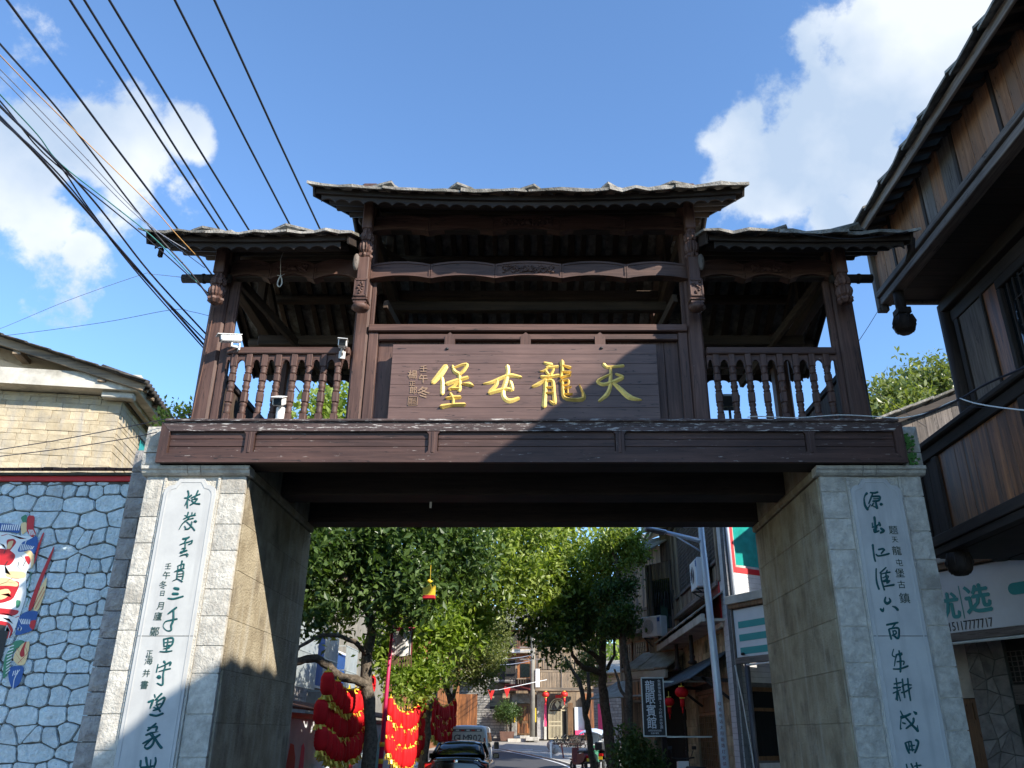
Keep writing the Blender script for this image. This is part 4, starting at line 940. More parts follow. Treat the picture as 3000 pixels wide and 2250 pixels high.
# crazy-paving pier with stone pieces
def crazy(x0, x1, z0, z1, y, parent, nx, nz, seed, mat='greystone', bx=None, nm='wall_stone'):
    r4 = random.Random(seed); P = {}
    for i in range(nx+1):
        for j in range(nz+1):
            jx = 0 if i in (0, nx) else r4.uniform(-.33, .33); jz = 0 if j in (0, nz) else r4.uniform(-.33, .33)
            P[i, j] = (x0+(x1-x0)*(i+jx)/nx, z0+(z1-z0)*(j+jz)/nz)
    out = []
    for i in range(nx):
        for j in range(nz):
            q = [P[i, j], P[i+1, j], P[i+1, j+1], P[i, j+1]]
            out += [[q[0], q[1], q[2]], [q[0], q[2], q[3]]] if r4.random() < .35 else [q]
    return out
def stonepoly(m, poly, y, pr, g, n=None, bv=.7):
    cx = sum(p[0] for p in poly)/len(poly); cz = sum(p[1] for p in poly)/len(poly)
    def ins(d):
        o = []
        for (x, z) in poly:
            l = math.hypot(x-cx, z-cz); k = max(.2, 1-d/l); o.append((cx+(x-cx)*k, cz+(z-cz)*k))
        return o
    a, b = ins(g), ins(g+pr*bv); n = len(poly)
    vs = [(x, y, z) for x, z in a]+[(x, y-pr, z) for x, z in b]
    m.add(vs, [(i, (i+1) % n, n+(i+1) % n, n+i) for i in range(n)]+[tuple(range(n, 2*n))])
pr_ = sfb('stone_pier', xa, xb, sw, sw+.5, -.1, 3.2, 'mortar', 0)
for poly in crazy(xa, xb, 0, 3.2, sw, pr_, 3, 10, 4):
    m = SH_.mb(); stonepoly(m, poly, sw, .012, .008); SH_.part('wall_stone', m, 'greystone', pr_)
(xw0, zw1), (xw1, zw0) = SF.at(2930, 1913, sw+.1), SF.at(3050, 1995, sw+.1)
m = SH_.mb()
for i in range(9): m.box(xw0+i*.1, xw0+i*.1+.012, sw+.05, sw+.07, zw0, zw1)
for i in range(7): m.box(xw0+(i % 2)*.1, xw0+.9-(i % 3)*.1, sw+.047, sw+.073, zw0+(zw1-zw0)*i/6, zw0+(zw1-zw0)*i/6+.012)
fr = sfb('window_frame', xb+.005, xw0+1.2, sw+.08, sw+.12, zw0-.03, zw1+.03, 'interior', 0); SH_.part('lattice', m, 'grey_z', fr)
sfb('lintel', xb+.005, L1, sw+.02, sw+.1, zw0-.35, zw0-.04, 'grey_x', .01)
dr = sfb('door', xb+.12, L1-.1, sw+.06, sw+.1, 0, zw0-.36, 'walnut_z', .01)
for i in range(5): sfb('door_panel', xb+.22, xb+.55, sw+.045, sw+.06, .1+i*.45, .42+i*.45, 'walnut_z', .012, dr)
(xl0, _), (_, zd) = SF.at(2770, 1990, sw), SF.at(2830, 2045, sw)
sfb('plaster_panel', xl0-.8, xa-.005, sw+.04, sw+.1, zd, 3.2, 'concrete', 0)
dl = sfb('door', xl0-.8, xa-.01, sw+.05, sw+.1, 0, zd-.01, 'door_z', .01)
m = SH_.mb()
for i in range(8): m.box(xa-.45-i*.055, xa-.44-i*.055, sw+.03, sw+.05, .8, zd-.4)
for z in (.85, .95, 1.6, 1.7, zd-.5, zd-.45): m.box(xa-.9, xa-.42, sw+.027, sw+.053, z, z+.012)
SH_.part('lattice', m, 'ink', dl); sfb('door_panel', xa-.85, xa-.1, sw+.03, sw+.05, zd-.35, zd-.08, 'door_z', .012, dl)
# sign: board, frame, stripes, characters, telephone number
sg = SF.thing('long_shop_sign', 'long white sign with teal stripes, teal characters and a telephone number', 'sign')
bd = sg.box('sign_board', 0, L1-.1, -.03, .06, 3.13, 4.12, 'signwhite', .004)
for a in ((-.05, 0, 3.08, 4.14), (L1-.1, L1-.05, 3.08, 4.14)): sg.box('sign_frame', a[0], a[1], -.06, .08, a[2], a[3], 'grey_z', .005, bd)
sg.box('sign_frame', -.05, L1-.05, -.06, .08, 3.0, 3.125, 'grey_x', .005, bd); sg.box('sign_frame', 0, L1-.05, -.06, .08, 4.12, 4.14, 'dark_x', .003, bd)
m = sg.mb(); m.tube([(.3, -.05, 2.96), (L1-.1, -.05, 2.97)], .022, 8); sg.part('pipe', m, 'cable_white', bd)
e1, e2 = Vector((1, 0, 0)), Vector((0, 0, 1))
for k in range(3): sg.box('stripe', .13, 1.55, -.036, -.030, 3.92-.10-k*.27-.10, 3.92-k*.27-.06, 'tealsign', 0, bd)
def stext(c, px, py, h, mat='tealsign', bold=.03):
    x, z = SF.at(px, py, -.03); m = sg.mb(); addtext(m, c, (x, -.034, z), e1, e2, h, 0, .2, bold); sg.part('lettering', m, mat, bd)
(x1, z1), (x2, z2) = SF.at(2780, 1778, -.03), SF.at(2868, 1752, -.03)
stext('优', 2776, 1776, .46); stext('选', 2864, 1753, .47)
x, z = SF.at(2817, 1764, -.03); sg.box('divider', x-.006, x+.006, -.036, -.030, z-.26, z+.26, 'tealsign', 0, bd)
(xq, zq) = SF.at(2842, 1823, -.03); m = sg.mb()
(xp, _), (xr, _) = SF.at(2776, 1830, -.03), SF.at(2908, 1813, -.03)
for i, ch in enumerate('15117777717'): addtext(m, ch, (xp+(xr-xp)*(i+.5)/11, -.034, zq-.035), e1, e2, .20, 0, .2, .0, .72)
sg.part('lettering', m, 'ink', bd)
(xs, zs_) = SF.at(2952, 1728, -.03)
m = sg.mb(); m.box(xs+.1, xs+1.3, -.036, -.030, zs_-.09, zs_+.09); m.lathe((0, 0, 0), [(.001, 0), (.002, 0)], 3); 
m.prism([(xs+.1+.09*math.cos(a*.3927+math.pi/2), zs_+.09*math.sin(a*.3927+math.pi/2)) for a in range(9)], e1, e2, (0, -.036, 0), (0, .006, 0)); sg.part('stripe', m, 'tealsign', bd)
x, z = SF.at(2178, 1916, -.05); m = sg.mb(); m.lathe((x, -.07, z), [(.01, -.03), (.04, -.02), (.04, .02), (.01, .03)], 8); sg.part('floodlight', m, 'ink', bd)

# grey boarded gable house behind the shop
BH = T('grey_gable_house', 'weathered grey boarded house with a stone-slab roof behind the shop', 'house', (8, 17, 0))
P0, P1 = atY(2556, 1240, 17), atY(2830, 1136, 17)
sl_ = (P1.z-P0.z)/(P1.x-P0.x); bw = BH.box('wall', P0.x+.2, 12.5, 17.15, 21, 0, P0.z-.35, 'grey_z', 0)
x = P0.x+.2
while x < 11.5:
    w = rnd.uniform(.26, .4); zt = P0.z+(x+w/2-P0.x)*sl_-.14; m = BH.mb(); m.prism([(x+.004, 5.0), (x+w-.004, 5.0), (x+w-.004, zt+w/2*sl_), (x+.004, zt-w/2*sl_)], (1, 0, 0), (0, 0, 1), (0, 17.1, 0), (0, .04, 0)); BH.part('wall_board', m, 'grey_z', bw); x += w
x = P0.x-.05
while x < 11.5:
    w = rnd.uniform(.4, .7); z0 = P0.z+(x-P0.x)*sl_; m = BH.mb(); m.bar((x, 18.9, z0+rnd.random()*.02), (x+w*1.1, 18.9, z0+w*1.1*sl_+.03), 4.2+rnd.uniform(-.06, .06), .055, 0, .01); BH.part('roof_slab', m, 'roofslab', bw); x += w
BH.part('verge_board', BH.mb().bar((P0.x+.05, 16.95, P0.z-.12), (11.5, 16.95, P0.z+(11.5-P0.x)*sl_-.12), .05, .16, 0, .008), 'dark_x', bw)
q0, q1 = atY(2692, 1300, 15.4), atY(2786, 1246, 15.4)
solo('gutter_box', MB((8, 15.5, 7)).box(q0.x, q0.x+1.2, 15.4, 16.4, q0.z-.02, q1.z+.08, 0, .02), 'tin', 'pale sheet-metal box jutting out under the grey gable house eave', 'gutter')

# ================================================================ left: painted mural wall
MW = T('mural_wall', 'rubble stone wall painted pale blue with a bright folk mask, under a tiled coping', 'wall', (-9, 12.6, 0))
WY = 12.6; zt = atY(200, 1412, WY).z; X0, X1 = -11.5, -5.6
core = MW.box('wall_core', X0, X1, WY, WY+.45, 0, zt+.08, 'mortar', 0)
m = MW.mb(); m.box(X0, X1, WY-.05, WY-.0, zt+.0, zt+.085, 0, .008); MW.part('red_band', m, 'redpaint', core)
r5 = random.Random(21); pts = []; z = -.1; nst = nst2 = 0; rest_ = MW.mb()
while z < zt+.1:
    h = r5.choice([.13, .17, .21, .26, .32]); x = X0+r5.random()*.2
    while x < X1+.3:
        w = h*r5.choice([.8, 1.1, 1.4, 1.7, 2.1]); pts.append((x+w/2, z+h/2+r5.uniform(-.17, .17)*h)); x += w
    z += h
def clip(poly, nx, nz, d):
    out = []
    for i in range(len(poly)):
        p, q = poly[i], poly[(i+1) % len(poly)]; a_, b_ = p[0]*nx+p[1]*nz-d, q[0]*nx+q[1]*nz-d
        if a_ <= 0: out.append(p)
        if a_*b_ < 0: t = a_/(a_-b_); out.append((p[0]+(q[0]-p[0])*t, p[1]+(q[1]-p[1])*t))
    return out
for (cx_, cz_) in pts:
    poly = [(cx_-.6, cz_-.5), (cx_+.6, cz_-.5), (cx_+.6, cz_+.5), (cx_-.6, cz_+.5)]
    nb = sorted(pts, key=lambda p: (p[0]-cx_)**2+(p[1]-cz_)**2)[1:18]
    for (a_, b_) in nb:
        dx, dz = a_-cx_, (b_-cz_)*1.7; l = math.hypot(dx, dz*1.0) or 1e-6
        nx, nz = (a_-cx_), (b_-cz_)*2.4; ln = math.hypot(nx, nz) or 1e-6; nx /= ln; nz /= ln
        poly = clip(poly, nx, nz, nx*(cx_+a_)/2+nz*(cz_+b_)/2-.005)
        if len(poly) < 3: break
    for (nx, nz, d) in ((0, 1, zt-.006), (0, -1, -.005), (1, 0, X1-.004), (-1, 0, -(X0+.01))): 
        if len(poly) >= 3: poly = clip(poly, nx, nz, d)
    if len(poly) < 3: continue
    ar = abs(sum(poly[i][0]*poly[(i+1) % len(poly)][1]-poly[(i+1) % len(poly)][0]*poly[i][1] for i in range(len(poly))))/2
    if ar < .006: continue
    rp = []
    for i in range(len(poly)):
        p, q = poly[i], poly[(i+1) % len(poly)]; ll = math.hypot(q[0]-p[0], q[1]-p[1])
        if ll < .02: rp.append(((p[0]+q[0])/2, (p[1]+q[1])/2)); continue
        e = min(.022, ll*.28)/ll; j = r5.uniform(-.009, .009)
        rp += [(p[0]+(q[0]-p[0])*e, p[1]+(q[1]-p[1])*e), ((p[0]+q[0])/2+j, (p[1]+q[1])/2+j), (q[0]-(q[0]-p[0])*e, q[1]-(q[1]-p[1])*e)]
    m = MB(MW.off); stonepoly(m, rp, WY, r5.uniform(.014, .04), .003, None, .28); nst += 1
    if cx_ > -9.25 and nst2 < 298: nst2 += 1; MW.part('wall_stone', m, 'bluestone', core)
    else: rest_.add([Vector(v)+rest_.o for v in m.v], m.f)
MW.part('wall_stones', rest_, 'bluestone', core, kind='stuff')
x = X0
while x < X1+.1:
    w = rnd.uniform(.16, .22); m = MW.mb(); m.bar((x+w/2, WY-.22, zt+.14+rnd.random()*.015), (x+w/2, WY+.3, zt+.30), w-.012, .05, 0, .012); MW.part('coping_tile', m, 'coping', core); x += w
m = MW.mb(); m.box(X0, X1, WY-.12, WY+.1, zt+.086, zt+.12); MW.part('coping_bed', m, 'mortar', core)
# painted mask: flat coloured fields on the stones
mk = Fac((0, WY-.046, 0), (1, 0))
def paint(nm, pts, mat, i, sc_=(0, 1480, 2.677)):
    if nm == 'painted_field' and len(pts) > 3:
        for _ in range(2): pts = [q for i_ in range(len(pts)) for q in ((pts[i_][0]*.82+pts[(i_+1) % len(pts)][0]*.18, pts[i_][1]*.82+pts[(i_+1) % len(pts)][1]*.18), (pts[i_][0]*.18+pts[(i_+1) % len(pts)][0]*.82, pts[i_][1]*.18+pts[(i_+1) % len(pts)][1]*.82))]
    m = MW.mb(); P = [atY(sc_[0]+x/sc_[2], sc_[1]+y/sc_[2], WY-.046-.0012*i) for x, y in pts]
    m.add(P+[p+Vector((0, .0009, 0)) for p in P], [tuple(range(len(P))), tuple(range(2*len(P)-1, len(P)-1, -1))]); MW.part(nm, m, mat, mroot)
def loop(cx, cy, rx, ry, n=16, a0=0, wob=0): return [(cx+rx*(1+wob*math.sin(5*t_))*math.cos(t_), cy+ry*(1+wob*math.cos(4*t_))*math.sin(t_)) for t_ in [a0+2*math.pi*k/n for k in range(n)]]
m = MW.mb(); p_ = atY(-60, 1700, WY-.04); m.box(p_.x, p_.x+.01, WY-.045, WY-.04, p_.z, p_.z+.01); mroot = MW.part('painted_mask', m, 'maskwhite', core)
fields = [
 ('maskwhite', [(-400,220),(60,210),(120,235),(200,240),(270,250),(265,470),(200,520),(210,700),(160,850),(110,1000),(60,1030),(-400,1000)]),
 ('blue', [(-400,130),(165,145),(155,225),(60,205),(-400,190)]), ('maskgreen', [(160,95),(210,68),(210,130),(180,140)]), ('maskyellow', [(160,140),(208,130),(215,200),(170,235)]),
 ('redpaint', [(215,80),(274,82),(262,180),(285,225),(250,258),(205,200)]), ('blue', [(290,235),(300,300),(270,390),(225,360),(130,370),(170,290),(230,270)]),
 ('redpaint', [(335,215),(350,212),(310,330),(280,440),(262,470),(290,330)]), ('redpaint', [(430,305),(415,380),(330,590),(250,825),(214,822),(290,610),(375,420)]),
 ('maskyellow', [(375,545),(350,700),(300,830),(255,826),(310,650)]), ('redpaint', [(50,270),(110,262),(130,290),(100,330),(40,400),(55,330)]), ('maskyellow', [(65,285),(110,275),(85,340),(50,345)]),
 ('redpaint', [(-300,335),(60,340),(125,390),(100,450),(60,480),(-300,420)]), ('maskyellow', [(180,365),(240,350),(270,400),(262,470),(240,500),(245,430),(215,385)]), ('redpaint', [(190,400),(230,398),(242,440),(225,470),(205,440)]),
 ('redpaint', [(-300,560),(150,590),(150,640),(90,760),(-300,800)]), ('maskyellow', [(60,515),(200,520),(200,570),(130,580),(40,560)]), ('maskyellow', [(-300,590),(60,565),(145,610),(140,640),(60,630),(-300,640)]), ('maskyellow', [(-100,690),(60,650),(90,690),(30,740),(-100,750)]),
 ('maskgreen', [(125,740),(165,750),(150,800),(125,810)]), ('redpaint', [(-200,790),(150,820),(140,850),(100,870),(-200,830)]),
 ('blue', [(150,870),(210,830),(300,830),(285,900),(235,930),(265,985),(115,1028),(130,960)]), ('redpaint', [(240,905),(288,898),(262,985),(228,950)]), ('redpaint', [(-300,900),(60,905),(110,980),(60,1060),(-300,1000)]),
 ('maskblack', [(-300,930),(40,935),(70,980),(40,1090),(0,1250),(-300,1250)]), ('maskgreen', [(110,1065),(170,1055),(200,1075),(95,1150),(60,1330),(20,1370),(30,1200)]),
 ('maskyellow', [(180,1080),(240,1062),(200,1250),(140,1258),(100,1210),(120,1150)]), ('redpaint', [(195,1075),(210,1065),(190,1130),(195,1180),(165,1195),(150,1165)]), ('blue', [(75,1265),(195,1255),(160,1400),(95,1450),(62,1350)])]
for i, (mt, pts) in enumerate(fields): paint('painted_field', pts, mt, i*.12+.2)
for i in range(9): paint('painted_line', [(15+i*17, 150), (24+i*17, 155), (12+i*17, 200), (5+i*17, 195)], 'maskwhite', 4)
for i in range(8): paint('painted_line', [(165+i*14, 300+i*3), (171+i*14, 302+i*3), (160+i*13, 360-i*2), (154+i*13, 355-i*2)], 'maskwhite', 4)
for i in range(4): paint('painted_line', [(222+i*10, 195), (227+i*10, 190), (240+i*12, 235), (234+i*12, 236)], 'maskwhite', 4)
for i in range(6): paint('painted_line', [(150+i*16, 890+i*2), (156+i*16, 890), (175+i*12, 930), (168+i*12, 935)], 'maskwhite', 4)
for i in range(9): paint('painted_line', [(60-i*2, 1110+i*26), (110-i*4, 1095+i*24), (110-i*4, 1103+i*24), (60-i*2, 1118+i*26)], 'maskwhite', 4)
def stroke(pts, w, mat, i):
    A = [(x-w, y-w*.5) for x, y in pts]+[(x+w, y+w*.5) for x, y in pts[::-1]]; paint('painted_line', A, mat, i)
for (pts, w, mt) in [([(10,240),(60,225),(110,240),(150,262),(205,262)],2.5,'redpaint'),([(0,300),(30,310),(45,345),(30,380)],2,'maskblack'),([(60,440),(40,470),(45,530),(80,545)],3,'maskblack'),([(150,440),(140,480),(170,515)],2,'maskblack'),
  ([(0,620),(60,600),(120,612)],2,'maskblack'),([(0,660),(50,640),(100,655)],2,'redpaint'),([(0,845),(60,850),(120,880),(150,870)],3,'redpaint'),([(20,880),(70,890),(100,930)],2,'maskblack'),([(205,280),(190,320),(225,345)],2.5,'maskwhite'),
  ([(165,395),(200,440),(180,480)],2,'maskblack'),([(230,620),(215,680),(225,740),(200,800)],2,'maskgreen'),([(245,520),(235,600),(225,640)],2.5,'maskgreen'),([(150,940),(170,960),(160,985),(140,980),(145,960)],2.5,'maskwhite'),([(100,1440),(110,1370),(130,1320),(155,1290)],2.5,'maskwhite'),
  ([(260,800),(300,720),(345,640)],1.5,'redpaint'),([(275,815),(315,740),(350,670)],1.5,'redpaint'),([(120,1160),(170,1230),(200,1245)],1.5,'redpaint'),([(130,1120),(180,1190),(210,1220)],1.5,'redpaint'),([(200,1110),(215,1160),(140,1240)],1.5,'redpaint'),([(10,700),(70,690),(90,720)],1.5,'redpaint'),([(60,590),(100,570),(150,575)],1.5,'redpaint'),([(40,985),(55,940),(80,990),(60,1060)],2,'maskwhite')]: stroke(pts, w, mt, 4.5)
for i in range(3): paint('painted_line', [(95+i*18, 1340-i*6), (101+i*18, 1338-i*6), (112+i*14, 1300-i*4), (106+i*14, 1300-i*4)], 'maskwhite', 4)

# yellow stone house with a tiled gable, behind the mural wall
YH = T('stone_house', 'pale yellow stone house with a concrete cornice and brown tiled gable roof', 'house', (-9.0, 16.6, 0), math.atan2(2611, 16200), None, True)
# local frame: x along the front, corner of the wall at the origin
cz0 = 8.15
YP = Vector((-9.0, 16.6, 0)); rz_ = math.atan2(2611, 16200); FY = Fac(YP, (math.cos(rz_), math.sin(rz_)))
FL = Fac(YP, (-math.sin(rz_), math.cos(rz_)))   # flank (for pixel look-up only)
ca, cb = FY.at(200, 1145, 0), FY.at(340, 1200, 0); cz0 = FY.at(280, 1160, 0)[1]
m = YH.mb().box(-9, -.03, .03, 9, 0, cz0, 0); yc = YH.part('wall', m, 'yellowwall')
r6 = random.Random(9); z = 3.9
while z < cz0-.02:
    h = r6.uniform(.09, .19); z1 = min(z+h, cz0); x = 0; 
    while x > -6.2:
        w = r6.uniform(.25, .55); x0 = max(x-w, -6.2)
        YH.box('wall_stone', x0+.003, x-.003 if x < 0 else x, -.0-r6.random()*.018, .03, z+.0015, z1-.0015, 'yellowstone', .004, yc); x = x0
    y = .05
    while y < 3.4:
        w = r6.uniform(.25, .5)
        YH.box('wall_stone', -.03, r6.random()*.015, y+.003, y+w-.003, z+.003, z1-.003, 'yellowstone', .006, yc); y += w
    z = z1
nn = YH.part('cornice', YH.mb().prism([(-9, 0), (.42, 0), (.42, .0), (.42, .36), (-9, .36)][:1]+[(.42, 0), (.42, .36), (-9, .36)], (1, 0, 0), (0, 0, 1), (0, -.42, cz0+.02), (0, .8, 0)), 'concrete')
YH.box('cornice', .0, .425, -.424, 9, cz0+.015, cz0+.365, 'concrete', .01); YH.box('cornice_bracket', -.35, .3, -.30, -.08, cz0-.12, cz0+.012, 'concrete', .02)
# gable plaster and roof
gs = -.285; zr0 = FY.at(425, 1128, -.5)[1]; xr0 = FY.at(425, 1128, -.5)[0]
YH.part('gable_wall', YH.mb().prism([(-9, cz0+.3), (.2, cz0+.3), (.2, zr0-.2), (-9, zr0-.2+9.2*.285)], (1, 0, 0), (0, 0, 1), (0, .05, 0), (0, .1, 0)), 'plaster')
YH.part('verge_board', YH.mb().bar((xr0, -.5, zr0-.06), (xr0-9, -.5, zr0-.06+9*.285), .06, .18, 0, .01), 'tan_x')
for q in (.4, 2.2, 4.0): YH.part('purlin', YH.mb().bar((xr0-.5-q, -.48, zr0-.17+(q+.5)*.285), (xr0-.5-q, .1, zr0-.17+(q+.5)*.285), .16, .10), 'tan_y')
YH.box('eave_wall', .10, .2, .1, 9, cz0+.36, zr0-.2, 'yellowwall', 0)
k = 0; x = xr0+.05
while x > -8.5:
    w = .5; z0 = zr0+.04+(xr0-x)*.285
    m = YH.mb(); m.bar((x, 3.9, z0+.015), (x-w*1.1, 3.9, z0+w*1.1*.285-.005), 9.2, .025, 0, .005); YH.part('roof_tile', m, 'tile', yc); x -= w
for i in range(46):
    y = -.6+i*.2; m = YH.mb(); m.tube([(xr0+.10, y, zr0+.01), (xr0-.9, y, zr0+.07+.9*.285)], .055, 6); YH.part('roof_tile', m, 'tile', yc)
for i in range(18): YH.part('rafter', YH.mb().bar((xr0+.02, -.3+i*.5, zr0-.06), (xr0-.55, -.3+i*.5, zr0-.06+.57*.285), .06, .06), 'tan_x', yc)
# teal window in the flank
def lk(px, py): 
    s, z = FL.at(px, py, 0); return s, z
(s0, z1), (s1, z0) = lk(412, 1285), lk(440, 1345)
YH.box('window_surround', -.03, .03, s0-.2, s1+.5, z1, z1+.14, 'concrete', .01); wf = YH.box('window_frame', -.02, .012, s0-.1, s1+.4, z0-.3, z1, 'dark_z', 0)
YH.box('window_pane', .013, .018, s0-.04, s1+.34, z0-.26, z1-.04, 'glassteal', 0, wf)
# ================================================================ street behind the gate
import numpy as np
nr = np.random.RandomState(5)
def brickwall(th, name, x0, x1, z0, z1, y, bw, bh, mat, jmat, holes=(), proud=.008, g=.006, jit=0, seed=1, irregular=False, parent=None):
    """a wall face of separate bricks over a joint-coloured core; holes = (x0,x1,z0,z1)"""
    r = random.Random(seed); root = th.box(name, x0, x1, y, y+.12, z0, z1, jmat, 0, parent) if not holes else None
    if holes:
        root = None; cuts = sorted({x0, x1, *[h[0] for h in holes], *[h[1] for h in holes]}); m = th.mb()
        for a, b in zip(cuts[:-1], cuts[1:]):
            hs = sorted([h for h in holes if h[0] <= a+1e-6 and h[1] >= b-1e-6], key=lambda h: h[2]); zz = z0
            for h in hs: m.box(a, b, y, y+.12, zz, h[2]); zz = h[3]
            m.box(a, b, y, y+.12, zz, z1)
        root = th.part(name, m, jmat, parent)
    n = 0; z = z0; row = 0
    while z < z1-.02:
        h = bh*(r.uniform(.75, 1.25) if irregular else 1); zt = min(z+h, z1); x = x0-(bw/2 if row % 2 else 0)
        while x < x1:
            w = bw*(r.uniform(.6, 1.5) if irregular else 1); a, b = max(x, x0), min(x+w, x1); x += w
            for hl in holes:
                if zt > hl[2]+.01 and z < hl[3]-.01 and b > hl[0] and a < hl[1]:
                    if a < hl[0]: b = hl[0]
                    elif b > hl[1]: a = hl[1]
                    else: b = a
            if b-a > .04:
                yy = y-proud-(r.random()*jit); m = th.mb(); m.box(a+g/2, b-g/2, yy, y+.002, z+g/2, zt-g/2, 0, .0); 
                if n < 290: th.part('brick', m, mat, root)
                else:
                    if n == 290: rest = th.mb()
                    rest.v += []; rest.box(a+g/2, b-g/2, yy, y+.002, z+g/2, zt-g/2)
                n += 1
        z = zt; row += 1
    if n > 290: th.part('bricks', rest, mat, root, kind='stuff')
    return root
# ---------------- white brick house at the corner
WC = (4.42, 18.95); FR = Fac(WC, (.85, .527)); FLf = Fac((WC[0], WC[1]+.85), (0, -1))
wh = FR.thing('white_brick_house', 'house faced in white bricks with a red-framed green window above and brown window below', 'house')
(u0, v1), (u1, v0) = FR.at(2148, 1548), FR.at(2240, 1675)
win = (.27, 2.6, FR.at(2160, 1662)[1], FR.at(2150, 1548)[1]+.35)
w2 = (FR.at(2200, 2100)[0], 2.35, FR.at(2210, 2222)[1]-.05, FR.at(2200, 2012)[1])
W0 = brickwall(wh, 'wall', 0, 5, -.1, 8.2, 0, .30, .115, 'brickwhite', 'brickjoint', holes=[win, w2], seed=3)
def window(th, h, y, mat, glass, bars=1, fw=.07, surround=None, parent=None, transom=None):
    a, b, c, d = h
    if surround:
        for (p, q, r_, s) in ((a-.13, a, c-.13, d+.13), (b, b+.13, c-.13, d+.13), (a, b, c-.13, c), (a, b, d, d+.13)): th.box('window_surround', p, q, y-.02, y+.03, r_, s, surround, .004, parent)
    f = th.box('window_frame', a, b, y+.02, y+.09, c, c+fw, mat, .005, parent)
    th.box('window_frame', a, b, y+.02, y+.09, d-fw, d, mat, .005, parent)
    for x in (a, b-fw): th.box('window_frame', x, x+fw, y+.02, y+.09, c+fw, d-fw, mat, .005, parent)
    for k in range(bars): x = a+(b-a)*(k+1)/(bars+1); th.box('mullion', x-fw/2, x+fw/2, y+.025, y+.085, c+fw, d-fw, mat, .005, f)
    if transom: th.box('transom', a+fw, b-fw, y+.03, y+.08, transom-.035, transom+.035, mat, .005, f)
    th.box('window_pane', a+.02, b-.02, y+.06, y+.065, c+.02, d-.02, glass, 0, f)
    return f
window(wh, win, 0, 'concrete', 'glassteal', 1, .06, 'redpaint', W0)
window(wh, w2, 0, 'door_z', 'glassdark', 1, .09, None, W0, transom=FR.at(2210, 2078)[1])
m = wh.mb(); m.tube([(.075, -.07, 4.40), (.045, -.07, 8.1)], .042, 8); wh.part('drainpipe', m, 'lamppost')
m = wh.mb(); m.tube([(.22, -.12, -.1), (.22, -.12, 3.2)], .06, 8); wh.part('drainpipe', m, 'panel')
m = wh.mb(); m.tube([(-.1, -.08, 3.0), (.02, -.10, 2.2), (.12, -.12, 1.2), (.22, -.1, .1)], .014, 6); wh.part('hose', m, 'cable_white')
m = wh.mb(); m.tube([(.1, -.15, .45), (1.2, -.13, .40), (2.6, -.12, .42)], .03, 6); wh.part('pipe', m, 'cable_white')
# its short face along the street, red corner strip, maroon panel
brickwall(wh, 'street_wall', 0, .1, 0, .1, 5, .3, .115, 'brickwhite', 'brickjoint') if False else None
wl = FLf.thing('brick_return', 'narrow white brick return of the corner house with a red painted edge strip', 'wall')
brickwall(wl, 'wall', 0, .85, -.1, 8.2, 0, .30, .115, 'brickwhite', 'brickjoint', seed=4)
rs = wl.box('red_strip', -.12, -.0, -.03, .1, 4.05, 8.2, 'redpaint', .004)
wl.box('maroon_panel', -1.0, -.125, -.02, .02, 4.1, 4.9, 'maroon', .004, rs); wl.box('white_band', -1.0, -.0, -.06, .02, 3.92, 4.07, 'white', .004, rs)

# ---------------- guesthouse of tan stone and timber along the street
FB = Fac((4.55, 31.5), (0, -1))     # local x = 31.5 - Y, local y = X - 4.55
gh = FB.thing('stone_guesthouse', 'tan stone and timber guesthouse with a lattice bay, slab skirts and a carved door', 'house')
def Bx(px, py, y=0): return FB.at(px, py, y)
LB = 31.5-19.85
ddx0, dz1 = Bx(2035, 2019); ddx1, _ = Bx(2100, 2019); door = (Bx(2040, 2060)[0], Bx(2096, 2040)[0], .1, Bx(2066, 2022)[1])
dark = (Bx(1958, 2080)[0], Bx(2012, 2080)[0], -.1, 3.0)
GW = brickwall(gh, 'wall', 0, LB, -.1, 4.75, 0, .34, .26, 'tanstone', 'mortar', holes=[dark, door], proud=.012, jit=.03, seed=8, irregular=True)
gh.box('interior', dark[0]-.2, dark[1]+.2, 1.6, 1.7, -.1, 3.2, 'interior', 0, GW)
dr = gh.box('door', door[0]+.1, door[1]-.1, .05, .10, door[2], door[3]-.1, 'walnut_z', .006, GW)
for q in (door[0], door[1]-.1): gh.box('door_frame', q, q+.1, -.03, .12, door[2], door[3], 'tan_z', .01, dr)
gh.box('door_frame', door[0]+.1, door[1]-.1, -.03, .12, door[3]-.1, door[3], 'tan_x', .01, dr)
nw = 3; dw = (door[1]-door[0]-.26)/nw
for k in range(nw):
    a = door[0]+.13+k*dw
    for (zz0, zz1) in ((.2, .75), (door[3]-.55, door[3]-.16)): gh.box('door_panel', a+.04, a+dw-.04, .02, .05, zz0, zz1, 'door_z', .012, dr)
    m = gh.mb()
    for q in range(4): m.box(a+.05+q*(dw-.1)/3-.008, a+.05+q*(dw-.1)/3+.008, .015, .05, .82, door[3]-.62)
    for q in range(9): zz = .84+q*(door[3]-1.5)/8; m.box(a+.04, a+dw-.04, .012, .048, zz, zz+.015)
    gh.part('lattice', m, 'door_z', dr)
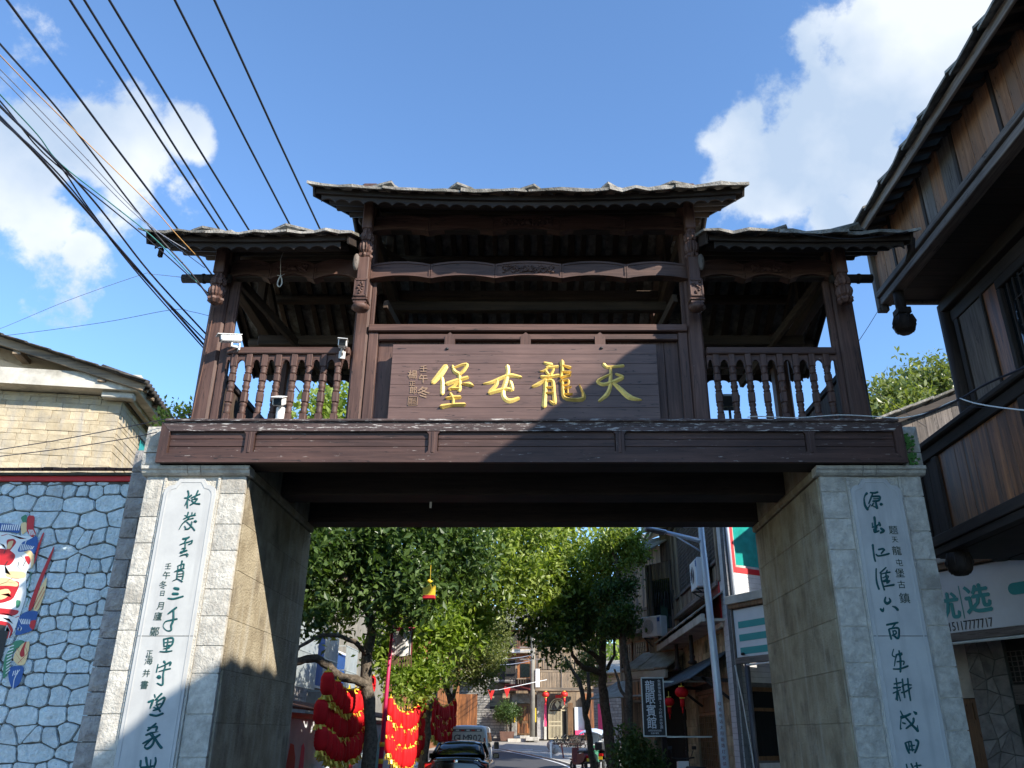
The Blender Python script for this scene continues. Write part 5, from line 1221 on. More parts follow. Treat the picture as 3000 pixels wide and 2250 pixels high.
# slab skirt roof above the ground floor (leans out over the street)
k0, k1 = Bx(1975, 1868)[0], Bx(2110, 1760)[0]
sk = gh.box('skirt_beam', 3.9, LB+.35, -.70, -.61, 4.0, 4.18, 'concrete', .01); gh.box('skirt_soffit', 3.9, LB+.3, -.60, -.0, 4.02, 4.08, 'concrete', .004, sk)
x = 3.85
while x < LB+.3:
    w = rnd.uniform(.22, .34); m = gh.mb(); m.bar((x+w/2, -.76, 4.22+rnd.random()*.03), (x+w/2+.02, .1, 4.86), w-.012, .035, 0, .006); gh.part('roof_slab', m, 'slabrooflt', sk); x += w
for x in (4.2, 6.6, 9.0):
    m = gh.mb(); m.lathe((x, -.42, 3.28), [(.05, 0), (.11, .03), (.12, .08), (.06, .12), (.08, .2), (.05, .26), (.06, .30), (.05, .74)], 10); gh.part('hanging_pendant', m, 'dark_z', sk)
# dark corrugated awning over the door
a0, a1 = Bx(2008, 1961)[0]-1.4, LB-.1; m = gh.mb(); A, Bq = [], []
n = 64
for i in range(n+1):
    x = a0+(a1-a0)*i/n; q = .022*(1 if i % 2 else -1); A.append(Vector((x, -.02, 3.42+q))); Bq.append(Vector((x, -1.0, 2.80+q)))
m.quadstrip(A, Bq); m.quadstrip([p-Vector((0, 0, .02)) for p in Bq], [p-Vector((0, 0, .02)) for p in A]); m.quadstrip(Bq, [p-Vector((0, 0, .02)) for p in Bq])
aw = gh.part('awning', m, 'awning', GW)
for x in (a0+.05, (a0+a1)/2, a1-.05): gh.part('awning_brace', gh.mb().bar((x, 0, 2.75), (x, -.9, 2.80), .05, .08), 'dark_y', aw); gh.part('awning_brace', gh.mb().bar((x, -.01, 2.3), (x, -.7, 2.83), .05, .06), 'dark_y', aw)
gh.box('awning_post', 6.2, 6.35, -.95, -.80, 0, 2.8, 'dark_z', .01, aw)
bn = gh.box('hanging_scroll', dark[1]-.5, dark[1]-.1, -.06, -.03, .9, 2.5, 'ink', .004)
for i, c in enumerate('如意平安'): m = gh.mb(); addtext(m, c, (dark[1]-.3, -.065, 2.25-i*.36), e1, e2, .30, 0, .1); gh.part('lettering', m, 'panel', bn)
# upper timber bay
ub = gh.box('bay_wall', 3.2, LB, -.12, .5, 4.87, 7.7, 'grey_z', 0)
(b0, c1), (b1, _) = Bx(1985, 1580, -.15), Bx(2096, 1580, -.15); c0 = Bx(1998, 1790, -.15)[1]
for (a, b) in ((b0-.12, b0-.02), (b1, b1+.12), (3.2, 3.32), (b0-1.0, b0-.9)): gh.box('bay_post', a, b, -.20, -.12, 4.95, 7.7, 'tan_z', .012, ub)
gh.box('bay_beam', 3.2, LB, -.22, -.12, 4.88, 5.0, 'grey_x', .01, ub); gh.box('bay_beam', 3.2, LB, -.20, -.12, 5.42, 5.5, 'grey_x', .01, ub); gh.box('bay_beam', 3.2, LB, -.22, -.12, 7.6, 7.75, 'grey_x', .01, ub)
x = 3.34
while x < LB-.1:
    gh.box('bay_panel', x, min(x+.6, LB-.02), -.145, -.12, 5.05, 5.38, 'tan_z', .01, ub); x += .68
x = 3.34
while x < b0-.15: gh.box('bay_panel', x, x+.3, -.14, -.12, 5.52, 7.58, 'tan_z', .006, ub); x += .34
gh.box('window_pane', b0, b1, -.13, -.122, 5.52, 7.58, 'glassdark', 0, ub)
m = gh.mb(); q = b0
while q < b1: m.box(q, q+.02, -.175, -.155, 5.5, 7.6); q += .11
for i in range(20): m.box(b0+(i % 2)*.11, b1, -.178, -.15, 5.5+i*.108, 5.515+i*.108)
for i in range(12): m.bar((b0+i*(b1-b0)/12, -.168, 5.5+(i % 3)*.6), (b0+(i+1.6)*(b1-b0)/12, -.168, 6.1+(i % 3)*.6), .02, .02)
gh.part('lattice', m, 'grey_z', ub)
rf = gh.box('eave_beam', 2.6, LB+.1, -.68, -.58, 7.75, 7.9, 'concrete', .01, ub)
x = 2.6
while x < LB+.1:
    w = rnd.uniform(.45, .75); m = gh.mb(); m.bar((x+w/2, -.75, 7.85+rnd.random()*.03), (x+w/2, 1.0, 8.55), w-.015, .05, 0, .01); gh.part('roof_slab', m, 'slabrooflt', rf); x += w
# farther bay turned toward the gate
FD = Fac((3.35, 27.6), (.62, -.785))
fb = FD.thing('carved_bay_house', 'weathered timber bay with a grilled window, stone-slab hoods and a grey air conditioner below', 'house')
def Dx(px, py, y=0): return FD.at(px, py, y)
dL, dR = Dx(1893, 1700)[0], Dx(1985, 1700)[0]
zt, zb = Dx(1900, 1655)[1], Dx(1900, 1840)[1]
body2 = fb.box('bay_wall', dL, dR, 0, 3.0, 3.4, zt, 'tan_z', 0)
gz_ = (Dx(1912, 1700)[0], Dx(1962, 1700)[0], Dx(1925, 1845)[1], Dx(1925, 1700)[1])
for (a, b) in ((dL, dL+.1), (gz_[0]-.1, gz_[0]-.02), (gz_[1]+.02, gz_[1]+.1), (dR-.1, dR)): fb.box('bay_post', a, b, -.05, 0, zb-.3, zt, 'grey_z', .01, body2)
x = gz_[0]
while x < gz_[1]: fb.box('wall_board', x, x+.14, -.02, 0, gz_[3]+.03, zt-.02, 'tan_z', .004, body2); x += .15
gw = fb.box('window_pane', gz_[0], gz_[1], -.012, -.004, gz_[2], gz_[3], 'glassdark', 0, body2)
m = fb.mb(); x = gz_[0]
while x < gz_[1]: m.box(x, x+.018, -.06, -.045, gz_[2]+.7, gz_[3]); x += .085
for i in range(7): m.tube([(gz_[0]+.1+.15*i, -.065, gz_[3]-.9+.08*math.sin(i)), (gz_[0]+.2+.12*i, -.065, gz_[3]-.4)], .02, 5)
fb.part('window_grille', m, 'ink', gw); fb.box('curtain', gz_[0]+.3, gz_[0]+.6, -.03, -.014, gz_[2], gz_[2]+.9, 'tealdark', 0, gw)
for (za, xa_, xb_) in ((zt, dL-.45, dR-.5), (zt+.9, dL+.6, dR+.5)):
    rr_ = fb.box('hood_beam', xa_, xb_, -.75, -.62, za-.02, za+.22, 'concrete', .015, body2)
    x = xa_
    while x < xb_: w = rnd.uniform(.4, .6); m = fb.mb(); m.bar((x+w/2, -.82, za+.25+rnd.random()*.03), (x+w/2, .5, za+.95), w-.012, .05, 0, .01); fb.part('roof_slab', m, 'slabrooflt', rr_); x += w
fb.box('upper_wall', dL+.7, dR+.6, -.02, 2.5, zt+.0, zt+1.3, 'tan_z', .01, body2)
# lower slab hood and doorway zone beneath
(e0, f0), (e1_, f1) = Dx(1880, 1928), Dx(2005, 1900)
hd = fb.box('hood_beam', e0, e1_, -.9, -.78, 3.15, 3.38, 'concrete', .015)
x = e0
while x < e1_: w = rnd.uniform(.5, .7); m = fb.mb(); m.bar((x+w/2, -.95, 3.40+rnd.random()*.03), (x+w/2, .1, 4.0), w-.012, .06, 0, .01); fb.part('roof_slab', m, 'slabrooflt', hd); x += w
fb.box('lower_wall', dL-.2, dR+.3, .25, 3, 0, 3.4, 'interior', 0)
fb.box('side_pier', dL-.25, dL+.2, -.2, .3, 0, 3.1, 'tanstone', .02)
# timber balcony house farther along (behind the tree trunks)
FE = Fac((2.55, 33.5), (.5, -.866))
te = FE.thing('balcony_house', 'brown timber house with a panelled balcony and lattice windows behind the tree trunks', 'house')
eL, eR = FE.at(1775, 1850)[0], FE.at(1893, 1850)[0]
zt = FE.at(1830, 1800)[1]; zb = FE.at(1830, 1852)[1]
bb = te.box('wall', eL, eR+.5, .6, 4, .0, zt+2.4, 'tan_z', 0)
te.box('balcony_beam', eL, eR+.3, -.03, .06, zt, zt+.12, 'tan_x', .01, bb); te.box('balcony_beam', eL, eR+.3, -.03, .6, zb-.12, zb, 'tan_x', .01, bb)
x = eL
while x < eR+.3: te.box('balcony_board', x+.004, x+.19, -.0, .04, zb, zt, 'tan_z', .006, bb); x += .195
wz = (FE.at(1800, 1880)[1], FE.at(1800, 1965)[1])
x = eL+.1
while x < eR:
    f = te.box('window_frame', x, x+.8, .54, .6, wz[1], wz[0], 'walnut_z', .01, bb); te.box('window_pane', x+.07, x+.73, .535, .54, wz[1]+.07, wz[0]-.07, 'glassdark', 0, f)
    m = te.mb()
    for i in range(6): m.box(x+.1+i*.11, x+.115+i*.11, .52, .535, wz[1]+.07, wz[0]-.07); m.box(x+.07, x+.73, .518, .536, wz[1]+.1+i*(wz[0]-wz[1]-.2)/5, wz[1]+.115+i*(wz[0]-wz[1]-.2)/5)
    te.part('lattice', m, 'grey_z', f); x += .95
te.box('red_couplet', eR-.25, eR-.08, .5, .53, wz[1]+.4, wz[0], 'redfar', .004, bb)
x = eL-.2
while x < eR+.6: w = rnd.uniform(.3, .45); m = te.mb(); m.bar((x+w/2, -.7, wz[1]-1.0), (x+w/2, .6, wz[1]-.35), w-.01, .04); te.part('roof_tile', m, 'slabrooflt', bb); x += w
x = eL-.2; zz = zt+2.4
while x < eR+.8: w = rnd.uniform(.4, .6); m = te.mb(); m.bar((x+w/2, -.5, zz), (x+w/2, 2.5, zz+1.3), w-.01, .05); te.part('roof_slab', m, 'slabrooflt', bb); x += w
te.box('lower_balcony', eR-.2, eR+1.5, -.6, .3, wz[1]-1.2, wz[1]-.4, 'tan_x', .02, bb)
for i in range(4): te.box('balcony_panel', eR-.15+i*.41, eR+.2+i*.41, -.63, -.6, wz[1]-1.1, wz[1]-.5, 'walnut_z', .01, bb)
# side stone cottage at the far right bend
FG = Fac((4.2, 52), (.75, -.66))
sc = FG.thing('stone_cottage', 'small brick cottage with a pale slab roof at the bend beyond the scooters', 'house')
g0, g1 = FG.at(1742, 2150)[0], FG.at(1800, 2150)[0]
brickwall(sc, 'wall', g0, g1+1.5, 1.0, 4.3, 0, .5, .16, 'greystone', 'mortar', seed=12, irregular=True, proud=.02, g=.02)
cr_ = sc.box('wood_band', g0-.1, g1+1.5, -.2, 0, 4.31, 5.0, 'tan_x', .02)
x = g0-.3
while x < g1+1.5: w = rnd.uniform(.4, .6); m = sc.mb(); m.bar((x+w/2, -.7, 4.95), (x+w/2, 1.4, 5.8), w-.01, .07); sc.part('roof_slab', m, 'slabrooflt', cr_); x += w
sc.box('door', g0+.3, g0+1.2, -.03, .0, 1.2, 3.3, 'pink', .01, None, 'pink painted door leaf')

# ---------------- the far house facing down the street
FH = Fac((0, 62.5), (1, 0)); G0 = 1.22
def z5(x, y): return FH.at(1400+x*.3316, 1700+y*.3316)
fh = FH.thing('terrace_house', 'brown timber and grey stone terrace closing the street, with plank balcony and arched gate', 'house')
def HB(name, a, b, c, d, y0, y1, mat, c_=.01, parent=None, label=None):
    x0, zt_ = z5(a, b); x1, zb_ = z5(c, d); return fh.box(name, x0, x1, y0, y1, zb_, zt_, mat, c_, parent, label)
X_ = lambda a: z5(a, 1200)[0]; Z_ = lambda b: z5(500, b)[1]
hol = [(X_(105), X_(280), Z_(1138), Z_(905))]
sw_ = brickwall(fh, 'stone_wall', X_(-230), X_(335), G0, Z_(860), -.3, .5, .17, 'greystone', 'mortar', holes=hol, seed=31, irregular=True, proud=.02, g=.03)
HB('interior', 60, 880, 300, 1200, .8, .9, 'interior', 0); HB('window_frame', 105, 1115, 280, 1138, -.2, -.1, 'dark_x', .01, sw_)
bw_ = HB('wall', 335, 560, 1060, 1420, .3, .6, 'tan_z', 0)
HB('stone_pier', 300, 1000, 345, 1400, -.45, -.25, 'greystone', .03, sw_); HB('stone_lintel', 335, 1000, 460, 1088, -.2, .3, 'greystone', .02)
d1 = HB('door', 345, 1092, 458, 1365, -.1, 0, 'door_z', .02)
for i in range(4): a = 352+i*26; HB('door_panel', a, 1110, a+20, 1240, -.13, -.1, 'walnut_z', .015, d1); HB('door_panel', a, 1265, a+20, 1350, -.13, -.1, 'walnut_z', .015, d1)
st_ = HB('doorstep', 320, 1372, 470, 1398, -1.2, -.1, 'concrete', .02); HB('doorstep', 270, 1398, 500, 1432, -1.7, -.3, 'concrete', .02, st_)
for a, mt in ((322, 'yellow'), (505, 'yellow'), (585, 'pink')): HB('couplet_strip', a, 1130 if mt == 'yellow' else 1090, a+(10 if mt == 'yellow' else 22), 1255 if mt == 'yellow' else 1292, -.52, -.48, mt, .004)
HB('column', 520, 990, 590, 1405, -.3, .2, 'blockgrey', .03); HB('column', 583, 1292, 606, 1408, -.5, -.2, 'concrete', .02)
# iron arched gate
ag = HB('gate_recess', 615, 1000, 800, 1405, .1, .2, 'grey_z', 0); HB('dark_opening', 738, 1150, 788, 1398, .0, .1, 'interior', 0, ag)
m = fh.mb(); cx, rx = X_(708), X_(788)-X_(708); zc = Z_(1150); rz2 = Z_(1045)-zc
m.tube([(cx+rx*math.cos(t_), -.05, zc+rz2*math.sin(t_)) for t_ in [math.pi*k/14 for k in range(15)]], .045, 6)
m.tube([(cx+rx*.8*math.cos(t_), -.05, zc+rz2*.85*math.sin(t_)) for t_ in [math.pi*k/14 for k in range(15)]], .03, 6)
for k in range(10): x = X_(628+k*12.2); m.box(x-.025, x+.025, -.07, -.03, Z_(1400), zc)
for zz in (zc, Z_(1250), Z_(1285), Z_(1398)): m.box(X_(625), X_(738), -.08, -.02, zz-.04, zz+.04)
for x in (X_(628), X_(738), X_(788)): m.box(x-.04, x+.04, -.09, -.01, Z_(1402), zc+.1)
m.box(X_(625), X_(790), -.08, -.02, zc-.04, zc+.05)
for a in (703, 752): x = X_(a); zz = Z_(1097); m.prism([(x-.18, zz), (x, zz-.3), (x+.18, zz), (x, zz+.3)], (1, 0, 0), (0, 0, 1), (0, -.1, 0), (0, .03, 0))
fh.part('iron_gate', m, 'paleiron', ag); HB('door_leaf', 790, 1085, 842, 1370, -.25, -.15, 'door_z', .02, ag); HB('threshold', 775, 1400, 900, 1438, -.8, 0, 'clay', .02, ag)
HB('red_plaque', 684, 1016, 740, 1042, -.5, -.46, 'redfar', .01)
sh = HB('shop_backdrop', 855, 1120, 945, 1370, .2, .3, 'signwhite', 0); HB('counter', 858, 1325, 935, 1368, -.1, .1, 'pink', .02, sh)
HB('wall', 945, 1000, 1060, 1410, -.2, .2, 'walnut_z', 0)
# balcony, awning, upper windows
bl = HB('balcony_beam', 505, 958, 905, 988, -1.6, -.2, 'tan_x', .02); HB('balcony_beam', 505, 808, 905, 826, -1.5, -1.35, 'tan_x', .02, bl)
a = 512
while a < 900: w = rnd.uniform(10, 15); HB('balcony_board', a+.6, 826, a+w-.6, 958, -1.48, -1.4, 'tan_z', .008, bl); a += w
for a in (512, 725, 890): HB('balcony_post', a, 640, a+14, 1000, -1.56, -1.42, 'grey_z', .02, bl)
HB('wall', 470, 640, 1060, 960, .1, .3, 'tan_z', 0)
for a in range(535, 880, 40): HB('wall_panel', a, 660, a+34, 790, .0, .1, 'tan_z', .02)
m = fh.mb(); m.bar((X_(250), -1.6, Z_(985)), (X_(250), -.3, Z_(925)), .02, .02)
for i in range(22):
    x = X_(250)+i*(X_(460)-X_(250))/22; fh.part('awning_tile', fh.mb().bar((x, -1.5, Z_(982)), (x, -.3, Z_(922)), .22, .05, 0, .01), 'maroon', sw_)
HB('balcony_beam', 285, 872, 460, 884, -1.0, -.9, 'tan_x', .01)
for a in range(290, 460, 22): HB('balcony_post', a, 884, a+6, 925, -.98, -.9, 'grey_z', .01)
uw = HB('upper_wall', 190, 640, 480, 880, -.3, .1, 'walnut_z', 0)
HB('window_pane', 192, 712, 330, 880, -.33, -.31, 'interior', 0, uw); HB('window_frame', 330, 690, 345, 880, -.36, -.28, 'tan_z', .01, uw); HB('window_pane', 378, 740, 460, 858, -.34, -.31, 'glassdark', 0, uw)
HB('eave_slab', 230, 625, 480, 655, -1.2, .2, 'concrete', .02, uw)
ur = HB('top_railing', 330, 600, 460, 612, -.9, -.8, 'maroon', .01)
for a in range(335, 460, 14): HB('railing_bar', a, 545, a+5, 600, -.88, -.82, 'walnut_z', .01, ur)
HB('upper_wall', 190, 430, 1060, 640, .2, .6, 'tan_z', 0)
lw = HB('left_wing', -500, 860, -230, 1400, -.6, .5, 'greystone', 0)
for i in range(5): HB('door_leaf', -225+i*45, 1010, -186+i*45, 1385, -.75, -.7, 'walnut_z', .02, lw)
HB('canopy', -500, 830, 60, 880, -1.6, -.2, 'concrete', .02, lw)
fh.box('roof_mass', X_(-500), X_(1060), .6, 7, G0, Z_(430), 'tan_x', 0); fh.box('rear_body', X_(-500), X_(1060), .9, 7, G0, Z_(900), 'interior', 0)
for i in range(40): x = X_(-480)+i*(X_(1060)-X_(-480))/40; fh.part('roof_slab', fh.mb().bar((x, -1.0, Z_(440)), (x, 3.5, Z_(440)+2.2), .62, .07, 0, .01), 'slabrooflt', None)

# ---------------- left side of the street: painted wall, grey house
FW = Fac((-5.25, 14.2), (0, 1))
sw2 = FW.thing('street_wall', 'low whitewashed street wall with a red cap and painted figures behind the lanterns', 'wall')
LW = 30
wc = sw2.box('wall', 0, LW, 0, .3, 0, 1.93, 'wallwhite', 0); x = 0
sw2.box('red_cap', 0, LW, -.06, .36, 1.935, 2.05, 'redpaint', .01, wc)
x = 0
while x < LW: w = rnd.uniform(.35, .5); m = sw2.mb(); m.bar((x+w/2, -.28, 2.12), (x+w/2, .55, 2.34), w-.01, .05, 0, .01); sw2.part('coping_slab', m, 'coping', wc); x += w
r7 = random.Random(4)
def splash(x0, z0, w, h, mat, i):
    m = sw2.mb(); pts = []
    for k in range(9): a = 2*math.pi*k/9; pts.append((x0+w*math.cos(a)*r7.uniform(.5, 1), z0+h*math.sin(a)*r7.uniform(.6, 1)))
    m.prism(pts, e1, e2, (0, -.004-.001*i, 0), (0, .003, 0)); sw2.part('painted_figure', m, mat, wc)
for i, (x, z, w, h, mt) in enumerate([(5.3, .8, .5, .8, 'redpaint'), (5.0, .3, .5, .5, 'ink'), (6.1, .9, .25, .7, 'pink'), (7.3, .6, .9, .5, 'bluestone'), (8.6, .9, .7, .8, 'bluestone'), (9.6, .6, .4, .6, 'pink'), (11.5, .9, .5, .7, 'redpaint'), (13.5, .8, .9, .7, 'bluestone'), (16, .9, .6, .8, 'tealsign'), (19, .8, .6, .7, 'pink')]): splash(x, z, w, h, mt, i)
FN = Fac((-7.6, 22), (0, 1))
nh = FN.thing('grey_house', 'grey plastered house with white window cages behind the street wall and trees', 'house')
nb = nh.box('wall', 0, 22, 0, 5, 0, 8.2, 'wallgrey', 0)
x = 0
while x < 22: w = rnd.uniform(.5, .8); nh.part('roof_slab', nh.mb().bar((x+w/2, -.6, 8.15), (x+w/2, 3, 9.6), w-.01, .07, 0, .01), 'roofslab', nb); x += w
for (a, b, c, d) in ((3.6, 6.4, 3.1, 4.9), (7.6, 9.4, 3.1, 4.9), (11, 13, 3.1, 4.6), (4, 6, 5.9, 7.2)):
    f = nh.box('window_frame', a, b, -.03, .02, c, d, 'white', .01, nb); nh.box('window_pane', a+.08, b-.08, -.04, -.03, c+.08, d-.08, 'blue', 0, f)
    m = nh.mb(); x = a-.1
    while x < b+.1: m.box(x, x+.025, -.42, -.39, c-.15, d+.15); x += .13
    for zz in (c-.15, (c+d)/2, d+.13): m.box(a-.12, b+.12, -.425, -.385, zz, zz+.03); m.box(a-.12, a-.09, -.4, 0, zz, zz+.03); m.box(b+.09, b+.12, -.4, 0, zz, zz+.03)
    nh.part('window_cage', m, 'tin', f)
brickwall(nh, 'brick_base', 3, 7, 0, 3.0, -.06, .34, .17, 'blockgrey', 'mortar', seed=50, irregular=True)

# ---------------- trees
def leafcloud(m, pts, n, size, droop=.3, rs=nr):
    """pts: (centre, radius) blobs; adds n folded leaves spread in twig clusters"""
    P = np.array([tuple(c) for c, r in pts]); Rr = np.array([r for c, r in pts]); wgt = Rr**2; wgt = wgt/wgt.sum()
    nc = n//13; bi = rs.choice(len(P), nc, p=wgt)
    d = rs.normal(size=(nc, 3)); d /= np.linalg.norm(d, axis=1)[:, None]; rad = rs.uniform(.25, 1.05, nc)**.6
    cc = P[bi]+d*(rad*Rr[bi])[:, None]*np.array([1, 1, .85])
    c = np.repeat(cc, 13, axis=0)+rs.normal(scale=size*1.05, size=(nc*13, 3)); N_ = len(c)
    ax = rs.normal(size=(N_, 3)); ax[:, 2] -= droop; ax /= np.linalg.norm(ax, axis=1)[:, None]
    up = rs.normal(size=(N_, 3))*.7+np.array([0, -.25, 1.0]); sd = np.cross(ax, up); sd /= np.linalg.norm(sd, axis=1)[:, None]; nn_ = np.cross(sd, ax)
    s = (size*rs.uniform(.45, 1.35, N_))[:, None]
    v = np.stack([c-ax*s*.5, c+sd*s*.26+nn_*s*.07, c+ax*s*.5-nn_*s*.05, c-sd*s*.26+nn_*s*.07], axis=1).reshape(-1, 3)-np.array(m.o)
    b = len(m.v); m.v += [tuple(x) for x in v.tolist()]
    for i in range(N_): k = b+4*i; m.f += [(k, k+1, k+2), (k, k+2, k+3)]
    m.m += [0]*(2*N_); m.sm += [False]*(2*N_)
def tree(name, label, base, trunks, crowns, group=None):
    t = T(name, label, 'tree', base, 0, group)
    for i, (pts, r0, r1) in enumerate(trunks):
        m = t.mb(); n = len(pts); Q = []; rr = []
        for k in range(n-1):
            for q in range(3):
                f = q/3; Q.append(Vector(pts[k]).lerp(Vector(pts[k+1]), f)+Vector((rnd.uniform(-.03, .03), rnd.uniform(-.03, .03), 0))*(1 if (k+q) else 0)); rr.append((r0+(r1-r0)*(k+f)/(n-1))*rnd.uniform(.92, 1.08))
        Q.append(Vector(pts[-1])); rr.append(r1); m.tube(Q, rr, 10); t.part('trunk' if i == 0 else 'branch', m, 'bark')
    for (blobs, n, size, mat) in crowns:
        m = t.mb(); leafcloud(m, [(atY(px, py, Y), r) for px, py, Y, r in blobs], n, size); t.part('crown', m, mat)
    return t
q = atY
def B(*a): return q(*a)
tree('street_tree', 'big leaning tree nearest the gate with a low limb curving over the lanterns', (-3.55, 19.5, 0),
 [([(-3.6, 19.5, 0), (-3.57, 19.5, 1.5), B(1080, 2050, 19.5), B(1072, 1950, 19.5), B(1090, 1850, 19.6), B(1070, 1750, 19.8), B(1110, 1640, 20), B(1150, 1540, 20)], .155, .07),
  ([B(1078, 2010, 19.5), B(1040, 1990, 19.2), B(1000, 1985, 19), B(960, 1950, 18.8), B(925, 1928, 18.7), B(890, 1932, 18.6), B(850, 1945, 18.5)], .095, .08),
  ([B(1080, 1920, 19.5), B(1040, 1880, 19), B(990, 1862, 18.6), B(940, 1860, 18.4), B(880, 1895, 18.2), B(840, 1930, 18)], .06, .03),
  ([B(1072, 1780, 19.8), B(1010, 1700, 19.2), B(970, 1620, 19), B(960, 1540, 19)], .11, .05), ([B(1075, 1800, 19.8), B(1160, 1700, 20.3), B(1250, 1620, 20.8)], .08, .03), ([B(1010, 1700, 19.2), B(930, 1640, 19), B(860, 1600, 18.8)], .06, .02)],
 [([(900,1600,18.5,.9),(980,1560,19,.9),(1080,1580,19.5,1.0),(1180,1600,19.3,1.0),(1270,1590,20,.9),(1360,1600,20,.8),(1200,1700,19,.8),(1120,1740,19,.6),(1290,1690,19.6,.7),(880,1700,18.6,.6),(1000,1740,19.5,.6),(1230,1780,19,.45),(1150,1800,19,.4),(900,1800,18.5,.5),(1380,1680,20,.5),(1040,1640,20,.8)], 12500, .20, 'leafdark'),
  ([(930,1660,19.5,.8),(1000,1800,20.5,.6),(880,1760,19.5,.6),(960,1550,20,.9),(1180,1540,20.5,.9),(940,1240,19.5,.8),(1000,1200,19.8,.7),(1120,1460,20,1.0),(1300,1480,20,1.0),(1040,1350,20,1.2),(1250,1380,20.5,1.2),(900,1420,19.8,1.1)], 13000, .19, 'leaf')])
tree('street_tree', 'slender forked tree behind the middle lantern garland, with bright sunlit leaves', (-3.3, 26, 0),
 [([(-3.25, 26, 0), B(1250, 2150, 26), B(1252, 2080, 26), B(1262, 2020, 26), B(1275, 1930, 26), B(1272, 1830, 26), B(1290, 1720, 26)], .155, .06), ([B(1246, 2060, 26.2), B(1232, 2010, 26.2), B(1205, 1960, 26.3), B(1190, 1900, 26.3)], .12, .04), ([B(1272, 1900, 26), B(1330, 1850, 26.5), B(1380, 1790, 27)], .08, .03)],
 [([(1190,1850,25,.7),(1250,1800,25,.8),(1310,1850,25.5,.8),(1200,1930,25,.6),(1260,1960,25,.55),(1340,1780,26,.8),(1300,1700,26,.9),(1220,1720,25.5,.7),(1170,1990,24.5,.45),(1230,2020,25,.35),(1390,1850,26,.6),(1160,1780,24.5,.6),(1120,1900,25,.5)], 11500, .20, 'leafbright'),
  ([(1350,1640,27,1.0),(1420,1700,27,.9),(1280,1640,27,.9),(1400,1790,28,.6)], 7000, .15, 'leaf')])
tree('street_tree', 'pale-leaved small tree above the far lantern garland beside the white van', (-3.2, 33, 0),
 [([(-3.1, 33, 0), B(1320, 2150, 33), B(1322, 2060, 33), B(1345, 1990, 33), B(1375, 1920, 33)], .11, .05), ([B(1322, 2060, 33), B(1300, 1990, 33), B(1310, 1900, 33)], .12, .05)],
 [([(1350,1960,32,.7),(1420,1930,32,.8),(1450,1880,33,.8),(1380,1890,32,.8),(1410,1990,32,.5),(1330,1880,33,.7),(1300,1980,33,.6),(1460,1830,33,.6)], 13000, .13, 'leafolive')])
tree('street_tree', 'dark forked tree on the right pavement with two bowed limbs reaching left', (2.35, 28, 0),
 [([(2.75, 28, 0), B(1795, 2250, 28), B(1782, 2130, 28), B(1768, 2030, 28), B(1762, 1960, 28), B(1768, 1880, 28), B(1765, 1780, 28), B(1775, 1650, 28), B(1790, 1550, 28)], .19, .07),
  ([B(1763, 1975, 28), B(1735, 1962, 27.8), B(1705, 1955, 27.6), B(1685, 1930, 27.5), B(1668, 1900, 27.4)], .11, .05), ([B(1765, 1950, 28), B(1740, 1915, 27.9), B(1700, 1895, 27.7), B(1680, 1860, 27.6)], .09, .04), ([B(1766, 1920, 28), B(1735, 1860, 28), B(1700, 1830, 28)], .05, .02), ([B(1780, 1960, 28), B(1800, 1920, 28.2), B(1795, 1820, 28.4)], .06, .03)],
 [([(1700,1780,27,.85),(1640,1830,26.5,.7),(1750,1750,27.5,.8),(1610,1890,26,.5),(1790,1800,27.5,.45),(1690,1850,27,.55),(1640,1760,26.5,.7),(1540,1840,26,.45),(1580,1800,26.4,.5),(1740,1820,27,.6)], 8500, .16, 'leafdark'), ([(1700,1760,27,.8),(1640,1790,26.5,.7),(1750,1720,27.5,.8),(1620,1860,26,.5),(1700,1850,27,.5)], 4500, .16, 'leaf'),
  ([(1430,1600,26,1.0),(1520,1590,26,1.0),(1600,1600,26,1.0),(1480,1680,25.5,.9),(1560,1690,25.5,.9),(1640,1680,26,.8),(1440,1760,25.5,.6),(1510,1760,25,.5),(1700,1620,26.5,.8),(1540,1500,26.5,1.2),(1420,1480,26.5,1.2),(1660,1500,27,1.2),(1590,1750,25.5,.5)], 17000, .20, 'leaf')])
tree('street_tree', 'young double-stemmed tree beside the scooters, its pale crown between darker trunks', (2.2, 34, 0),
 [([(2.3, 34, 0), B(1737, 2240, 34), B(1722, 2130, 34), B(1712, 2080, 34), B(1700, 2000, 34), B(1675, 1960, 34), B(1655, 1925, 34)], .15, .05), ([B(1715, 2090, 34), B(1728, 2020, 34), B(1722, 1960, 34)], .12, .05)],
 [([(1730,1930,35,.45),(1745,1980,35,.4),(1715,1960,35,.3),(1655,1950,34,.22),(1700,1990,34.5,.25),(1740,1890,35,.3)], 4500, .11, 'leafolive')])
tree('street_tree', 'tall thin tree hard against the timber houses, its top bright against the sky', (2.9, 25, 0),
 [([(2.95, 25, 0), B(1845, 2200, 25), B(1843, 2100, 25), B(1840, 1990, 25), B(1820, 1860, 25), B(1812, 1760, 25), B(1808, 1660, 25), B(1800, 1600, 25)], .14, .07), ([B(1842, 2060, 25), B(1815, 2010, 25), B(1800, 1960, 25)], .06, .03), ([B(1800, 1620, 25), B(1770, 1580, 25.2)], .05, .02)],
 [([(1790,1580,25,.5),(1840,1570,25,.45),(1860,1620,25,.35),(1760,1640,25.5,.6),(1830,1660,25,.28)], 6500, .13, 'leaf'), ([(1820,1800,24.5,.35),(1790,1740,25,.5),(1840,1830,25,.3),(1790,1830,25,.35),(1845,1720,25,.22)], 5500, .13, 'leafdark')])
